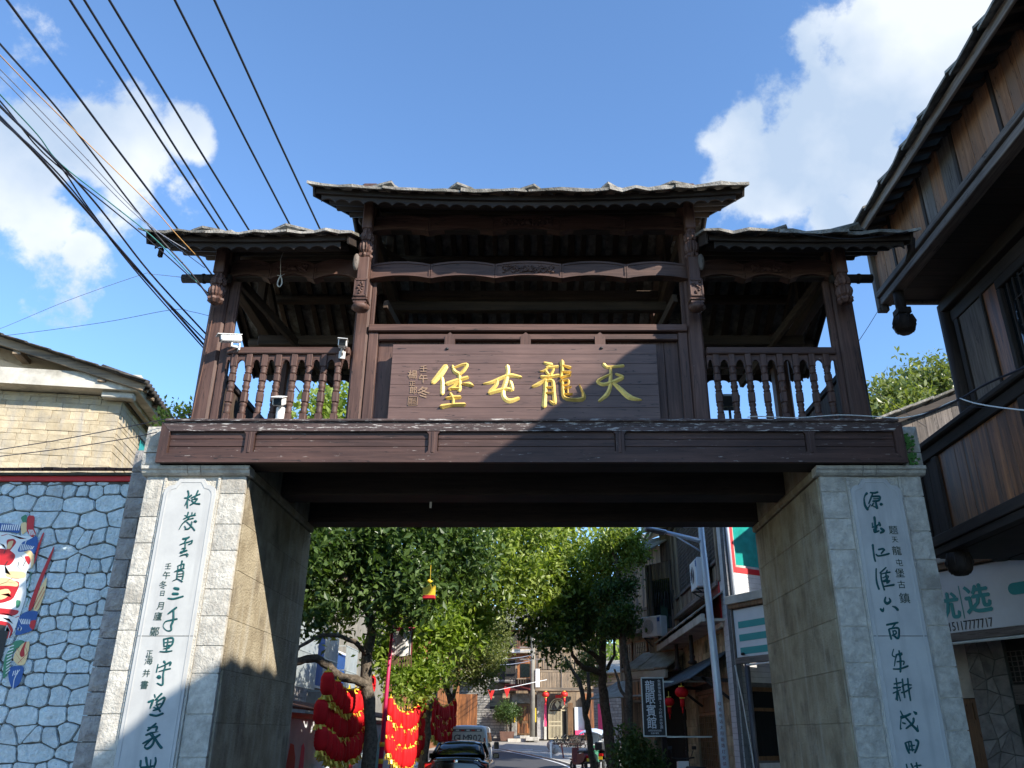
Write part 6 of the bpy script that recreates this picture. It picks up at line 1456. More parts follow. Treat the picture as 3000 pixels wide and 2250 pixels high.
for i, (px, py, Y, r, n, lab) in enumerate([(2600, 1230, 34, 2.4, 9000, 'round sunlit yellow-green tree behind the grey gable, touching the gate post'), (2735, 1180, 38, 3.4, 12000, 'taller olive tree on the hillside between the timber house and the grey gable roof'), (2840, 1230, 42, 3.5, 9000, 'tree crown mostly hidden behind the timber house wall')][:2]):
    c = atY(px, py, Y); b = (c.x, Y, 0)
    tree('hill_tree', lab, b, [([(c.x, Y, 0), (c.x+.2, Y, c.z*.5), (c.x, Y, c.z+.5)], .35, .12), ([(c.x, Y, c.z*.7), (c.x+1.2, Y, c.z+.6)], .15, .04), ([(c.x, Y, c.z*.75), (c.x-1.3, Y, c.z+.3)], .15, .04)],
     [([(px+dx, py+dy, Y+rnd.uniform(-1, 1), r*k) for dx, dy, k in ((0, 0, .8), (-55, 25, .55), (50, 15, .6), (10, -45, .5), (-40, -15, .45), (55, -30, .45), (-80, 60, .4), (30, 60, .8))], n, .30, 'leafolive')], 'trees on the hillside')
def bush(name, label, blobs, n, size, mat, base, stems=True, group=None, cat='shrub'):
    t = T(name, label, cat, base, 0, group); m = t.mb()
    for px, py, Y, r in blobs[:4]: c = atY(px, py, Y); m.tube([Vector(base), (Vector(base)+c)/2+Vector((.03, 0, .05)), c], [.03, .02, .01], 5)
    t.part('stem', m, 'bark'); m = t.mb(); leafcloud(m, [(atY(px, py, Y), r) for px, py, Y, r in blobs], n, size); t.part('foliage', m, mat); return t
bush('climbing_plant', 'leafy plant spilling over the left pier top beside the gate post', [(500,1215,10.9,.16),(530,1222,10.9,.14),(470,1232,10.9,.10),(555,1212,10.9,.12)], 420, .075, 'leaf', (-4.9, 10.9, 5.2), cat='plant')
bush('leafy_shrub', 'dark bushy shrub growing at the kerb below the hotel sign', [(1860,2190,24,.4),(1895,2225,24,.4),(1840,2225,24,.45),(1915,2250,24,.35),(1870,2260,24,.5),(1838,2160,24,.3)], 3600, .12, 'leafdark', (3.0, 24, 0))
# potted plant by the far door
pt = z5(262, 1380); tpl = T('potted_plant', 'round clipped shrub in a brown square planter by the far door', 'plant', (pt[0], 61.3, G0), 0)
m = tpl.mb(); m.prism([(-.42, 0), (.42, 0), (.5, .6), (-.5, .6)], (1, 0, 0), (0, 0, 1), (pt[0], 60.9, G0), (0, .85, 0)); tpl.part('planter', m, 'clay')
m = tpl.mb(); m.tube([(pt[0], 61.3, G0+.5), (pt[0], 61.3, G0+1.3)], .05, 6); tpl.part('stem', m, 'bark')
m = tpl.mb(); leafcloud(m, [(Vector((pt[0], 61.3, G0+1.9)), .85), (Vector((pt[0]-.5, 61.3, G0+1.8)), .5), (Vector((pt[0]+.5, 61.3, G0+1.8)), .5)], 3600, .13); tpl.part('foliage', m, 'leafdark')
# ================================================================ lantern garlands
def lantern_mesh():
    m = MB(); prof = []
    for k in range(15):
        t = k/14; z = -.235+.47*t; r = .165*(1-abs(2*t-1)**3.6*.5); prof.append((r*(1 if k % 2 else .94), z))
    m.lathe((0, 0, 0), prof, 18); return m.mesh('lantern_body', ['red'])
LB_ = lantern_mesh()
m = MB()
for k in range(11): a = k*.57; r_ = .07+.05*(k % 2); m.bar((r_*.8*math.cos(a), r_*.8*math.sin(a), -.23), (r_*1.25*math.cos(a+.2), r_*1.25*math.sin(a+.2), -.315-.02*(k % 3)), .06, .008)
m.lathe((0, 0, -.27), [(.06, 0), (.085, .01), (.085, .03), (.05, .04)], 10); TAS = m.mesh('foil_tassel', ['goldfoil'])
m = MB(); m.lathe((0, 0, .22), [(.09, 0), (.09, .03), (.02, .05), (.008, .12)], 10); CAP = m.mesh('lantern_cap', ['yellow'])
ORD = 'first second third fourth fifth sixth seventh eighth ninth tenth eleventh twelfth thirteenth fourteenth fifteenth sixteenth seventeenth eighteenth'.split()
def garland(name_, where, rows, n, sag, kx=.9):
    for ri, (a, b, rowname) in enumerate(rows):
        grp = 'red paper lanterns of the %s, %s' % (name_, rowname); P = []
        for i in range(n):
            t = i/(n-1); p = a.lerp(b, t); p.z -= sag*(1-(2*t-1)**2); P.append(p)
        m = MB(a); m.tube([p+Vector((0, 0, .30)) for p in P], .008, 5); solo('garland_cord', m, 'ink', 'thin dark cord carrying the %s of lanterns in the %s' % (rowname, name_), 'cord', None, a)
        for i, p in enumerate(P):
            sc = rnd.uniform(.92, 1.06)
            o = bpy.data.objects.new('red_lantern', None); S.collection.objects.link(o); o.location = p+Vector((rnd.uniform(-.05, .05), 0, rnd.uniform(-.03, .03))); o.rotation_euler = (rnd.uniform(-.12, .12), rnd.uniform(-.10, .16), rnd.random()*6); o.scale = (sc*kx, sc*kx, sc*1.02)
            o['category'] = 'lantern'; o['group'] = grp
            if i == 0: o['label'] = 'red pleated lantern at the left end of the %s of the %s' % (rowname, name_)
            elif i == n-1: o['label'] = 'red pleated lantern at the right end of the %s of the %s' % (rowname, name_)
            else: o['label'] = 'red pleated lantern, %s from the left in the %s of the %s' % (ORD[i], rowname, name_)
            link('lantern_body', LB_, o); link('tassel', TAS, o); link('lantern_cap', CAP, o)
rn = ['top row', 'middle row', 'bottom row']
garland('nearest garland', '', [(atY(958, 2006, 18.2), atY(1086, 2008, 21.5), rn[0]), (atY(943, 2083, 18.2), atY(1080, 2070, 21.5), rn[1]), (atY(943, 2160, 18.2), atY(1075, 2128, 21.5), rn[2])], 15, .38, .92)
garland('second garland', '', [(atY(1138, 2075, 23.2), atY(1238, 2068, 25.6), rn[0]), (atY(1136, 2128, 23.2), atY(1236, 2120, 25.6), rn[1]), (atY(1137, 2180, 23.2), atY(1232, 2172, 25.6), rn[2])], 17, .38, .62)
garland('farthest garland', '', [(atY(1265, 2058, 29.5), atY(1332, 2068, 32.5), rn[0]), (atY(1264, 2096, 29.5), atY(1332, 2103, 32.5), rn[1]), (atY(1262, 2133, 29.5), atY(1328, 2135, 32.5), rn[2])], 14, .32, .66)
# round lanterns at the guesthouse and the far house
def roundlantern(p, r, label, group=None, mat='red'):
    t = T('round_lantern', label, 'lantern', p, 0, group, True); m = t.mb()
    m.lathe((0, 0, 0), [(r*math.sin(a)*(1.0), -r*.78*math.cos(a)) for a in [.35+k*(math.pi-.7)/9 for k in range(10)]], 20, ribs=1, ramp_=.05); b = t.part('lantern_body', m, mat)
    t.part('gold_rim', t.mb().lathe((0, 0, r*.70), [(r*.45, 0), (r*.45, r*.18), (.01, r*.2), (.01, r*1.1)], 12), 'goldfoil', b)
    t.part('gold_rim', t.mb().lathe((0, 0, -r*.88), [(r*.4, 0), (r*.42, r*.16)], 12), 'goldfoil', b)
    m = t.mb(); m.lathe((0, 0, -r*2.0), [(r*.30, 0), (r*.33, r*1.1)], 12, ribs=1, ramp_=.2); m.lathe((0, 0, -r*2.9), [(r*.1, 0), (r*.14, r*.9)], 8); t.part('tassel', m, mat)
roundlantern(atY(1997, 2028, 21.5), .165, 'larger round red lantern hanging under the dark awning by the carved door')
roundlantern(atY(1960, 2056, 23.0), .145, 'smaller round red lantern hanging lower, next to the black hotel sign')
for (a, b, l) in ((596, 1018, 'round red lantern left of the arched iron gate of the far house'), (757, 1016, 'round red lantern hanging over the arched iron gate of the far house')):
    z = z5(a, b); roundlantern(Vector((z[0], 61.0, z[1])), .25, l, None, 'redfar')

# flag pole with banner and yellow base
FP = atY(1134, 2010, 20.5).x
fp = T('flag_pole', 'magenta pole with a yellow base and a grey fringed banner between lantern garlands', 'flag pole', (FP, 20.5, 0))
m = fp.mb(); m.tube([(FP-.04, 20.5, .55), (FP, 20.5, 2.6), (FP+.04, 20.5, 4.15)], [.055, .045, .035], 10); fp.part('pole', m, 'pole')
m = fp.mb(); m.lathe((FP-.04, 20.5, 0), [(.2, 0), (.2, .15), (.12, .25), (.10, .60), (.16, .68), (.22, .76), (.22, .82), (.05, .84)], 14); fp.part('base', m, 'yellow')
for z in (1.0, 1.35): fp.part('painted_band', fp.mb().tube([(FP-.03, 20.5, z), (FP-.027, 20.5, z+.10)], .058, 10), 'yellow')
m = fp.mb(); m.tube([(FP+.04, 20.5, 4.15), (FP+.03, 20.5, 4.5), (FP+.06, 20.48, 4.6)], [.05, .02, .005], 6); fp.part('finial', m, 'pole')
c0, c1 = atY(1150, 1842, 20.5), atY(1205, 1918, 20.5)
m = fp.mb(); A, B2 = [], []
for k in range(9): t = k/8; x = c0.x+(c1.x-c0.x)*t; A.append(Vector((x, 20.5+.03*math.sin(t*7), c0.z))); B2.append(Vector((x-.02, 20.5+.04*math.sin(t*6+1), c1.z-.04*math.sin(t*math.pi))))
m.quadstrip(A, B2); ban = fp.part('banner', m, 'cloth')
for (p, q) in ((A, [v-Vector((0, -.002, .05)) for v in A]),): mm = fp.mb(); mm.quadstrip([v+Vector((0, -.012, .01)) for v in p], [v+Vector((0, -.012, 0)) for v in q]); fp.part('banner_border', mm, 'maroon', ban)
for s in (0, 1): x = c0.x if s == 0 else c1.x; m = fp.mb(); m.box(x-.018, x+.018, 20.46, 20.475, c1.z, c0.z); fp.part('banner_border', m, 'maroon', ban)
m = fp.mb()
for k in range(15): x = c0.x+(c1.x-c0.x)*k/14; m.bar((x, 20.5, c1.z-.0), (x-.015+rnd.random()*.03, 20.5, c1.z-.20-rnd.random()*.1), .022, .006)
fp.part('fringe', m, 'clay', ban); fp.part('crossbar', fp.mb().tube([(FP, 20.5, c0.z+.02), (c1.x+.05, 20.5, c0.z+.02)], .014, 6), 'pole', ban)
# paper lamp hanging in the tree
p = atY(1258, 1745, 17.9); pl = T('paper_lamp', 'yellow and red paper lamp hanging among the leaves above the banner', 'lantern', p, 0, None, True)
m = pl.mb(); m.prism([(-.18, 0), (.16, 0), (.16, .30), (.05, .20), (.02, .34), (-.06, .22), (-.20, .22)], (1, 0, 0), (0, 0, 1), (0, -.12, 0), (0, .24, 0)); pl.e.scale = (.72, .72, .72); pl.part('lamp_body', m, 'yellow'); pl.part('lamp_base', pl.mb().box(-.19, .17, -.13, .13, -.10, 0, 0, .01), 'redpaint')
m = pl.mb(); m.tube([(0, 0, .3), (0, 0, .9)], .006, 5); m.lathe((-.02, 0, .36), [(.03, 0), (.10, .06), (.02, .12)], 7); pl.part('lamp_cord', m, 'yellow')

# ================================================================ vehicles
def loft(m, secs, mi=0, sm=True):
    """secs: list of closed rings with equal counts"""
    n = len(secs[0]); vs = [p for s_ in secs for p in s_]
    m.add(vs, [(i*n+k, i*n+(k+1) % n, (i+1)*n+(k+1) % n, (i+1)*n+k) for i in range(len(secs)-1) for k in range(n)]+[tuple(range(n))[::-1], tuple((len(secs)-1)*n+k for k in range(n))], mi, sm)
def ring(y, hw, zb, zbelt, zt, hwt, k=4):
    """car cross-section: sides to belt, then tumblehome to the roof"""
    P = [(-hw*.92, zb), (-hw, zb+.12), (-hw, zbelt-.12), (-hw*.985, zbelt), (-hwt-.03, zt-.10), (-hwt+.03, zt-.035), (-hwt+.14, zt-.008), (0, zt+.012)]
    P += [(-x, z) for x, z in P[-2::-1]]; return [Vector((x, y, z)) for x, z in P]
def wheel(t, x, y, r=.32, w=.2, z=None):
    m = t.mb(); a = []; s = 1 if x > 0 else -1
    prof = [(r*.62, -w/2), (r*.95, -w/2), (r, -w/2+.03), (r, w/2-.03), (r*.95, w/2), (r*.62, w/2)]
    n = 20; vs = [Vector((x+h, y+q*math.cos(2*math.pi*k/n), r+q*math.sin(2*math.pi*k/n))) for q, h in prof for k in range(n)]
    m.add(vs, [(i*n+k, i*n+(k+1) % n, (i+1)*n+(k+1) % n, (i+1)*n+k) for i in range(5) for k in range(n)], 0, True); wh_ = t.part('wheel', m, 'tyre')
    m = t.mb(); vs = [Vector((x+h, y+q*math.cos(2*math.pi*k/n), r+q*math.sin(2*math.pi*k/n))) for q, h in ((.04, s*w*.42), (r*.3, s*w*.36), (r*.6, s*w*.44), (r*.64, s*w*.3)) for k in range(n)]
    m.add(vs, [(i*n+k, i*n+(k+1) % n, (i+1)*n+(k+1) % n, (i+1)*n+k) for i in range(3) for k in range(n)], 0, True); t.part('rim', m, 'chrome', wh_)
cx = atY(1337, 2200, 24.5).x; zs = 1.0
car = T('black_sedan', 'glossy black sedan parked behind the white van, seen from behind', 'car', (cx, 24.5, 0), 0, None, True)
m = car.mb(); hw = .89
rings = [ring(-.02, .70, .42, .70, .88, .60), ring(0, .82, .34, .80, .98, .62), ring(.12, .88, .28, .88, 1.03, .66), ring(.5, hw, .25, .90, 1.045, .70), ring(1.4, hw, .25, .93, 1.05, .72), ring(3.1, hw, .25, .90, 1.0, .72), ring(4.2, hw*.98, .25, .84, .92, .70), ring(4.6, .80, .3, .70, .78, .55)]
loft(m, rings); body_ = car.part('body', m, 'carblack')
m = car.mb(); gr = [ring(.50, .74, .98, 1.0, 1.05, .60), ring(.95, .755, .95, 1.0, 1.32, .60), ring(1.25, .76, .95, 1.0, 1.40, .60), ring(1.9, .77, .95, 1.0, 1.435, .60), ring(2.5, .76, .95, 1.0, 1.40, .58), ring(3.25, .74, .92, .96, 1.0, .60)]
loft(m, gr); car.part('glass_cabin', m, 'glassdark', body_)
m = car.mb(); roofr = []
for y, z, w in ((1.10, 1.375, .575), (1.3, 1.42, .60), (1.9, 1.45, .61), (2.4, 1.425, .60), (2.6, 1.395, .57)): roofr.append([Vector((a*w, y, z-abs(a)**3*.045+b)) for a, b in ((-1, -.02), (-1, 0), (-.6, .012), (0, .02), (.6, .012), (1, 0), (1, -.02), (0, -.02))])
loft(m, roofr); car.part('roof', m, 'carblack', body_)
for s in (-1, 1):
    for (p, q) in (((s*.735, .52, 1.04), (s*.60, 1.20, 1.38)), ((s*.61, 1.2, 1.385), (s*.625, 2.4, 1.40)), ((s*.62, 2.4, 1.40), (s*.73, 3.25, 1.0)), ((s*.765, 1.85, 1.0), (s*.63, 1.95, 1.41))): m = car.mb(); m.bar(p, q, .05, .035); car.part('window_pillar', m, 'carblack', body_)
    m = car.mb(); m.prism([(s*.82, .72), (s*.84, .86), (s*.60, .90), (s*.42, .88), (s*.45, .78), (s*.62, .74)], (1, 0, 0), (0, 0, 1), (0, .02, 0), (0, .12, 0)); tl = car.part('tail_lamp', m, 'tail')
    m = car.mb(); m.obox((s*.97, 2.75, 1.02), (.09, .05, .07), None, 0, .02); car.part('wing_mirror', m, 'carblack', body_)
for x in (-.8, .8):
    for y in (.9, 3.6): wheel(car, x, y)
m = car.mb(); m.lathe((0, 0, 0), [(.055, 0), (.06, .004), (.06, .008), (.05, .012)], 20); ME = Matrix.Rotation(math.pi/2, 4, 'X')
m.v = [tuple(ME @ Vector(v)+Vector((0, -.005, .93))) for v in m.v]
for a in (-.02, .02): m.bar((a*1.8, -.02, .965), (a*.3, -.02, .90), .008, .008)
car.part('round_badge', m, 'chrome', body_)
for x, tx in ((-.5, 'SANTANA'), (.5, 'Polaris')):
    pass
m = car.mb()
for x in (-.52, .52):
    for k in range(5): m.box(x-.09+k*.036, x-.07+k*.036, .0, .006, .945, .968)
car.part('chrome_lettering', m, 'chrome', body_); car.part('number_plate', car.mb().box(-.22, .22, .0, .03, .58, .70, 0, .006), 'blue', body_)
# red decorated fence of lanterns beside the sedan is part of the garlands; van
vx = atY(1362, 2150, 32).x
van = T('white_van', 'white minibus with GLM902 in large letters across its tailgate, ahead of the sedan', 'van', (vx, 32, 0), 0, None, True)
m = van.mb(); rr_ = [ring(0, .76, .32, 1.05, 1.80, .66), ring(.06, .82, .28, 1.10, 1.86, .70), ring(.5, .84, .26, 1.12, 1.92, .72), ring(3.0, .84, .26, 1.12, 1.92, .72), ring(3.6, .82, .26, 1.0, 1.7, .66), ring(4.1, .78, .3, .85, .95, .6)]
loft(m, rr_); vb = van.part('body', m, 'carwhite')
van.part('tailgate', van.mb().prism([(-.72, .98), (.72, .98), (.64, 1.69), (-.64, 1.69)], (1, 0, 0), (0, 0, 1), (0, -.03, 0), (0, .03, 0)), 'carwhite')
m = van.mb(); m.prism([(-.62, 1.71), (.62, 1.71), (.60, 1.80), (-.60, 1.80)], (1, 0, 0), (0, 0, 1), (0, -.02, 0), (0, .03, 0)); sp = van.part('upper_strip', m, 'panel')
for k in range(6): van.part('reflector_strip', van.mb().box(-.52+k*.19, -.40+k*.19, -.03, -.02, 1.73, 1.775), 'tail' if k % 2 == 0 else 'white', sp)
m = van.mb()
for i, ch in enumerate('GLM902'): addtext(m, ch, (-.29+i*.165, -.04, 1.50), (1, 0, 0), (0, 0, 1), .31, 0, .1, .02)
addtext(m, '贵', (-.50, -.04, 1.50), (1, 0, 0), (0, 0, 1), .19, 0, .1); van.part('lettering', m, 'panel')
for s in (-1, 1):
    van.part('tail_lamp', van.mb().prism([(s*.71, .95), (s*.80, .95), (s*.74, 1.50), (s*.68, 1.50)], (1, 0, 0), (0, 0, 1), (0, -.035, 0), (0, .08, 0)), 'tail')
    m = van.mb(); m.obox((s*1.0, 3.3, 1.22), (.10, .06, .13), None, 0, .03); van.part('wing_mirror', m, 'ink')
    for k in range(3): van.part('side_window', van.mb().prism([(.5+k*.95, 1.18), (1.35+k*.95, 1.18), (1.32+k*.95, 1.68), (.53+k*.95, 1.68)], (0, 1, 0), (-s*.16, 0, 1), (s*(.835+.19), 0, 0), (s*.01, 0, 0)), 'glassdark', vb)
for x in (-.76, .76):
    for y in (.8, 3.2): wheel(van, x, y, .30)
# scooters with rain canopy by the right kerb
def scooter(loc, rz, body_mat, label, canopy, box_, group):
    t = T('scooter', label, 'scooter', loc, rz, group, True)
    def whl(y):
        m = t.mb(); n = 16; vs = [Vector((h, y+q*math.cos(2*math.pi*k/n), .24+q*math.sin(2*math.pi*k/n))) for q, h in ((.13, -.05), (.22, -.055), (.24, 0), (.22, .055), (.13, .05)) for k in range(n)]
        m.add(vs, [(i*n+k, i*n+(k+1) % n, (i+1)*n+(k+1) % n, (i+1)*n+k) for i in range(4) for k in range(n)], 0, True); w = t.part('wheel', m, 'tyre')
        m = t.mb(); m.box(-.03, .03, y-.12, y+.12, .21, .27); m.box(-.03, .03, y-.03, y+.03, .12, .36); t.part('rim', m, 'chrome', w)
    whl(0); whl(1.25)
    m = t.mb(); m.prism([(-.15, .45), (.35, .34), (.75, .30), (.95, .34), (1.02, .62), (1.0, .95), (.90, .97), (.88, .50), (.7, .40), (.52, .42), (.45, .72), (-.25, .78), (-.38, .62)], (0, 1, 0), (0, 0, 1), (-.14, 0, 0), (.28, 0, 0)); b = t.part('body', m, body_mat)
    t.part('seat', t.mb().obox((0, .08, .82), (.14, .36, .05), None, 0, .03), 'ink', b); t.part('tail_lamp', t.mb().obox((0, -.40, .64), (.10, .03, .05), None, 0, .01), 'tail', b)
    m = t.mb(); m.tube([(0, 1.22, .3), (0, 1.02, .95)], .03, 8); m.tube([(-.30, .90, 1.05), (-.1, 1.0, 1.02), (.1, 1.0, 1.02), (.30, .90, 1.05)], .018, 8); t.part('handlebar', m, 'ink', b)
    t.part('front_fender', t.mb().obox((0, 1.25, .50), (.07, .18, .03), None, 0, .02), body_mat, b)
    for s in (-1, 1): m = t.mb(); m.tube([(s*.22, .95, 1.05), (s*.30, .95, 1.22)], .01, 5); m.obox((s*.32, .94, 1.27), (.06, .015, .04), None, 0, .01); t.part('mirror', m, 'ink', b)
    t.part('mudguard', t.mb().obox((0, -.3, .42), (.10, .12, .05), None, 0, .03), 'ink', b); t.part('number_plate', t.mb().obox((0, -.46, .52), (.09, .008, .06)), 'yellow', b)
    if box_: t.part('top_box', t.mb().obox((0, -.42, .98), (.20, .19, .16), None, 0, .05), 'ink', b)
    if canopy:
        m = t.mb(); A = [Vector((x, -.45+.0, 1.62-.5*x*x)) for x in (-.5, -.25, 0, .25, .5)]
        rows = [[Vector((x, y, 1.66-.55*x*x-z)) for x in (-.5, -.3, -.1, .1, .3, .5)] for y, z in ((-.55, .14), (-.2, .02), (.3, 0), (.9, .02), (1.25, .12), (1.45, .3))]
        for i in range(5): m.quadstrip(rows[i], rows[i+1], 0, True); m.quadstrip([p-Vector((0, 0, .01)) for p in rows[i+1]], [p-Vector((0, 0, .01)) for p in rows[i]], 0, True)
        cn = t.part('canopy', m, 'lamppost', b)
        m = t.mb()
        for s in (-1, 1): m.tube([(s*.18, -.3, .7), (s*.34, -.4, 1.2), (s*.40, -.2, 1.52)], .014, 6); m.tube([(s*.2, 1.1, .8), (s*.36, 1.25, 1.2), (s*.42, 1.1, 1.50)], .014, 6)
        t.part('canopy_frame', m, 'ink', cn)
        m = t.mb(); A = [Vector((x, 1.40, 1.36)) for x in (-.45, -.2, .2, .45)]; Bq = [Vector((x*.8, 1.15, .85)) for x in (-.45, -.2, .2, .45)]; m.quadstrip(A, Bq, 0, True); t.part('windscreen', m, 'signwhite', cn)
zz = gz(39)+.03
scooter((atY(1735, 2240, 39.5).x, 38.8, zz), -.25, 'maskgreen', 'scooter under a pale rain canopy, parked nearest the double-stemmed tree', True, False, 'parked scooters')
scooter((atY(1710, 2240, 38).x, 37.4, gz(37.4)+.03), .35, 'maroon', 'dark red scooter with yellow plate parked in front of the canopied one', False, False, 'parked scooters')
scooter((atY(1772, 2240, 38.5).x, 38.4, gz(38.4)+.03), -.5, 'carblack', 'black scooter with a big top box, parked against the leaning tree trunk', False, True, 'parked scooters')
scooter((3.9, 21.6, .03), .2, 'white', 'white and yellow scooter parked in the dark doorway behind the awning post', False, False, 'parked scooters')
# stone balls, bench of dried goods, utility pole
for (px, py, Y, lb) in ((1616, 2190, 50, 'round stone bollard at the kerb, farther of the pair'), (1625, 2197, 47.5, 'round stone bollard at the kerb, nearer of the pair')):
    p = atY(px, py, Y); g = gz(Y); m = MB((p.x, Y, g)); r = .27; m.lathe((p.x, Y, g+.12+r), [(r*math.sin(a), -r*math.cos(a)) for a in [.15+k*(math.pi-.2)/10 for k in range(11)]], 18); m.lathe((p.x, Y, g), [(.24, 0), (.24, .08), (.16, .13)], 14)
    solo('stone_bollard', m, 'blockgrey', lb, 'bollard', 'stone ball bollards', (p.x, Y, g))
p = atY(1668, 2210, 46); g = gz(46)+.03; bt = T('drying_table', 'low red table heaped with dried goods beside a white post', 'table', (p.x, 46, g), 0, None, True)
tt = bt.part('table_top', bt.mb().box(-.75, .75, -.3, .3, .62, .68, 0, .01), 'clay')
for x in (-.3, .35):
    for y in (-.22, .22): bt.part('leg', bt.mb().bar((x-.1*(1 if x < 0 else -1), y, .62), (x, y, 0), .06, .06), 'maroon')
m = bt.mb(); leafcloud(m, [(Vector((x*.3, 0, .74)), .16) for x in (-2, -1, 0, 1, 2)], 700, .12); bt.part('dried_goods', m, 'tan_x', None, 'heap of dried stalks', 'stuff'); bt.part('white_post', bt.mb().box(-1.0, -.9, -.05, .05, 0, .72, 0, .01), 'white')
x, zt = z5(482, 440); up_ = T('utility_pole', 'pale concrete utility pole in front of the far house, strung with cables', 'pole', (x, 60.4, G0), 0, None, True)
m = up_.mb(); m.tube([(0, 0, 0), (.05, 0, zt-G0)], [.19, .13], 14); up_.part('shaft', m, 'wallgrey'); up_.part('base', up_.mb().box(-.45, .45, -.4, .4, 0, .25, 0, .03), 'concrete')
m = up_.mb()
for z in (5.2, 6.0, 7.0): m.box(-.9, .9, -.05, .05, z, z+.1)
up_.part('crossarm', m, 'grey_x'); up_.part('meter_box', up_.mb().box(.22, .5, -.25, .1, 3.4, 4.6, 0, .02), 'white')
for k in range(3):
    z = atY(1640+k*4, 1990, 58).z; a = Vector((x, 60.3, 6.4+k*.35)); b = Vector((-7.0, 40, 5.8+k*.4)); pts = [a.lerp(b, t/10)-Vector((0, 0, .7*(1-(2*t/10-1)**2))) for t in range(11)]
    m = MB(a); m.tube(pts, .02, 5); solo('service_cable', m, 'cable_pale', ['lowest', 'middle', 'highest'][k]+' slack cable from the utility pole toward the trees', 'cable', None, a)
bn_ = Vector((atY(1435, 2022, 57).x, 57, atY(1435, 2022, 57).z)); pn = T('pennant_string', 'string with two orange pennants across the dark opening of the far house', 'bunting', bn_)
be = atY(1490, 2015, 57); m = pn.mb(); m.tube([bn_, bn_.lerp(be, .5)-Vector((0, 0, .05)), be, be+Vector((2.5, 0, .5))], .02, 5); pn.part('cord', m, 'white')
for t in (.08, .92): c = bn_.lerp(be, t); m = pn.mb(); m.prism([(-.22, 0), (.22, 0), (.0, -.62)], (1, 0, 0), (0, 0, 1), c, (0, .012, 0)); pn.part('pennant', m, 'redfar')

# ================================================================ street lamp
LX = 3.6; lp = T('street_lamp', 'pale blue-white solar street lamp post standing before the guesthouse', 'street lamp', (LX, 17, 0))
m = lp.mb(); m.tube([(LX+.01, 17, 0), (LX-.03, 17, 2.5), (LX-.10, 17, 5.7), (LX-.14, 17, 7)], [.088, .078, .062, .055], 14); po = lp.part('post', m, 'lamppost')
lp.part('base_plate', lp.mb().box(LX-.2, LX+.2, 16.8, 17.2, 0, .03, 0, .005), 'lamppost', po)
a = atY(2058, 1586, 17); b = atY(1952, 1560, 17); m = lp.mb(); m.tube([a, b], [.05, .042], 10); lp.part('arm', m, 'lamppost', po)
m = lp.mb(); m.tube([atY(2060, 1620, 17), atY(1982, 1572, 17)], .018, 8); lp.part('arm_brace', m, 'lamppost', po)
c = atY(1888, 1548, 17); m = lp.mb(); m.bar(b, c, .28, .05, 0, .02); lh = lp.part('lamp_head', m, 'lamppost', po); m = lp.mb(); m.bar(b+Vector((-.05, 0, -.03)), c+Vector((.05, 0, -.03)), .2, .02); lp.part('lamp_lens', m, 'panel', lh)
m = lp.mb(); pa = atY(2045, 1590, 17.3); m.obox((LX-.05, 17.35, 6.05), (.55, .40, .02), Matrix.Rotation(R(38), 3, 'X'), 0, .005); sp_ = lp.part('solar_panel', m, 'panel', po)
m = lp.mb()
for k in range(-3, 4): m.obox(Vector((LX-.05+k*.15, 17.35, 6.05))+Matrix.Rotation(R(38), 3, 'X') @ Vector((0, 0, -.024)), (.006, .38, .003), Matrix.Rotation(R(38), 3, 'X'))
lp.part('panel_rib', m, 'grey_x', sp_)
lp.part('battery_box', lp.mb().obox((LX-.16, 17.1, 5.72), (.28, .10, .075), None, 0, .01), 'lamppost', po)
for i, ch in enumerate('联系电话太阳能路灯安装维修'): m = lp.mb(); addtext(m, ch, (LX-.03+.00, 17-.085, 2.15-i*.105), (1, 0, 0), (0, 0, 1), .075, 0, .05); lp.part('character', m, 'maroon', po)

# hotel sign
hs = T('hotel_sign', 'black hanging hotel sign with silver characters in a pale frame', 'sign', atY(1919, 2155, 23), R(-4), None, True)
k = hs.e.location.copy(); H_ = atY(1919, 1988, 23).z-k.z; Wd = .27
sbp = hs.box('sign_face', -Wd, Wd, -.04, .04, 0, H_, 'ink', .004)
for a in ((-Wd-.03, -Wd, 0, H_), (Wd, Wd+.03, 0, H_)): hs.box('sign_frame', a[0], a[1], -.055, .055, a[2], a[3], 'grey_z' if 0 else 'tin', .004, sbp)
for a in ((-.03, 0), (H_, H_+.03)): hs.box('sign_frame', -Wd-.03, Wd+.03, -.055, .055, a[0], a[1], 'tin', .004, sbp)
m = hs.mb()
for i, ch in enumerate('龍眼賓館'): addtext(m, ch, (-.07, -.045, H_*(.86-i*.212)), (1, 0, 0), (0, 0, 1), .31, 0, .15, .012, .85)
for i, ch in enumerate('免费停车棋牌24小时热水空调'): addtext(m, ch, (.175, -.045, H_*(.95-i*.062)), (1, 0, 0), (0, 0, 1), .085, 0, .15, .0)
for r_ in range(2): addtext(m, '龙眼宾馆欢迎您' if r_ == 0 else '住宿 餐饮', (0, -.045, H_*(.085-r_*.045)), (1, 0, 0), (0, 0, 1), .05, 0, .15)
hs.part('lettering', m, 'signwhite', sbp); hs.part('sign_bracket', hs.mb().box(Wd+.03, Wd+1.3, -.02, .02, -.05, -.01), 'tin', sbp); hs.part('sign_bracket', hs.mb().box(Wd+.03, Wd+1.3, -.02, .02, H_-.1, H_-.06), 'tin', sbp)
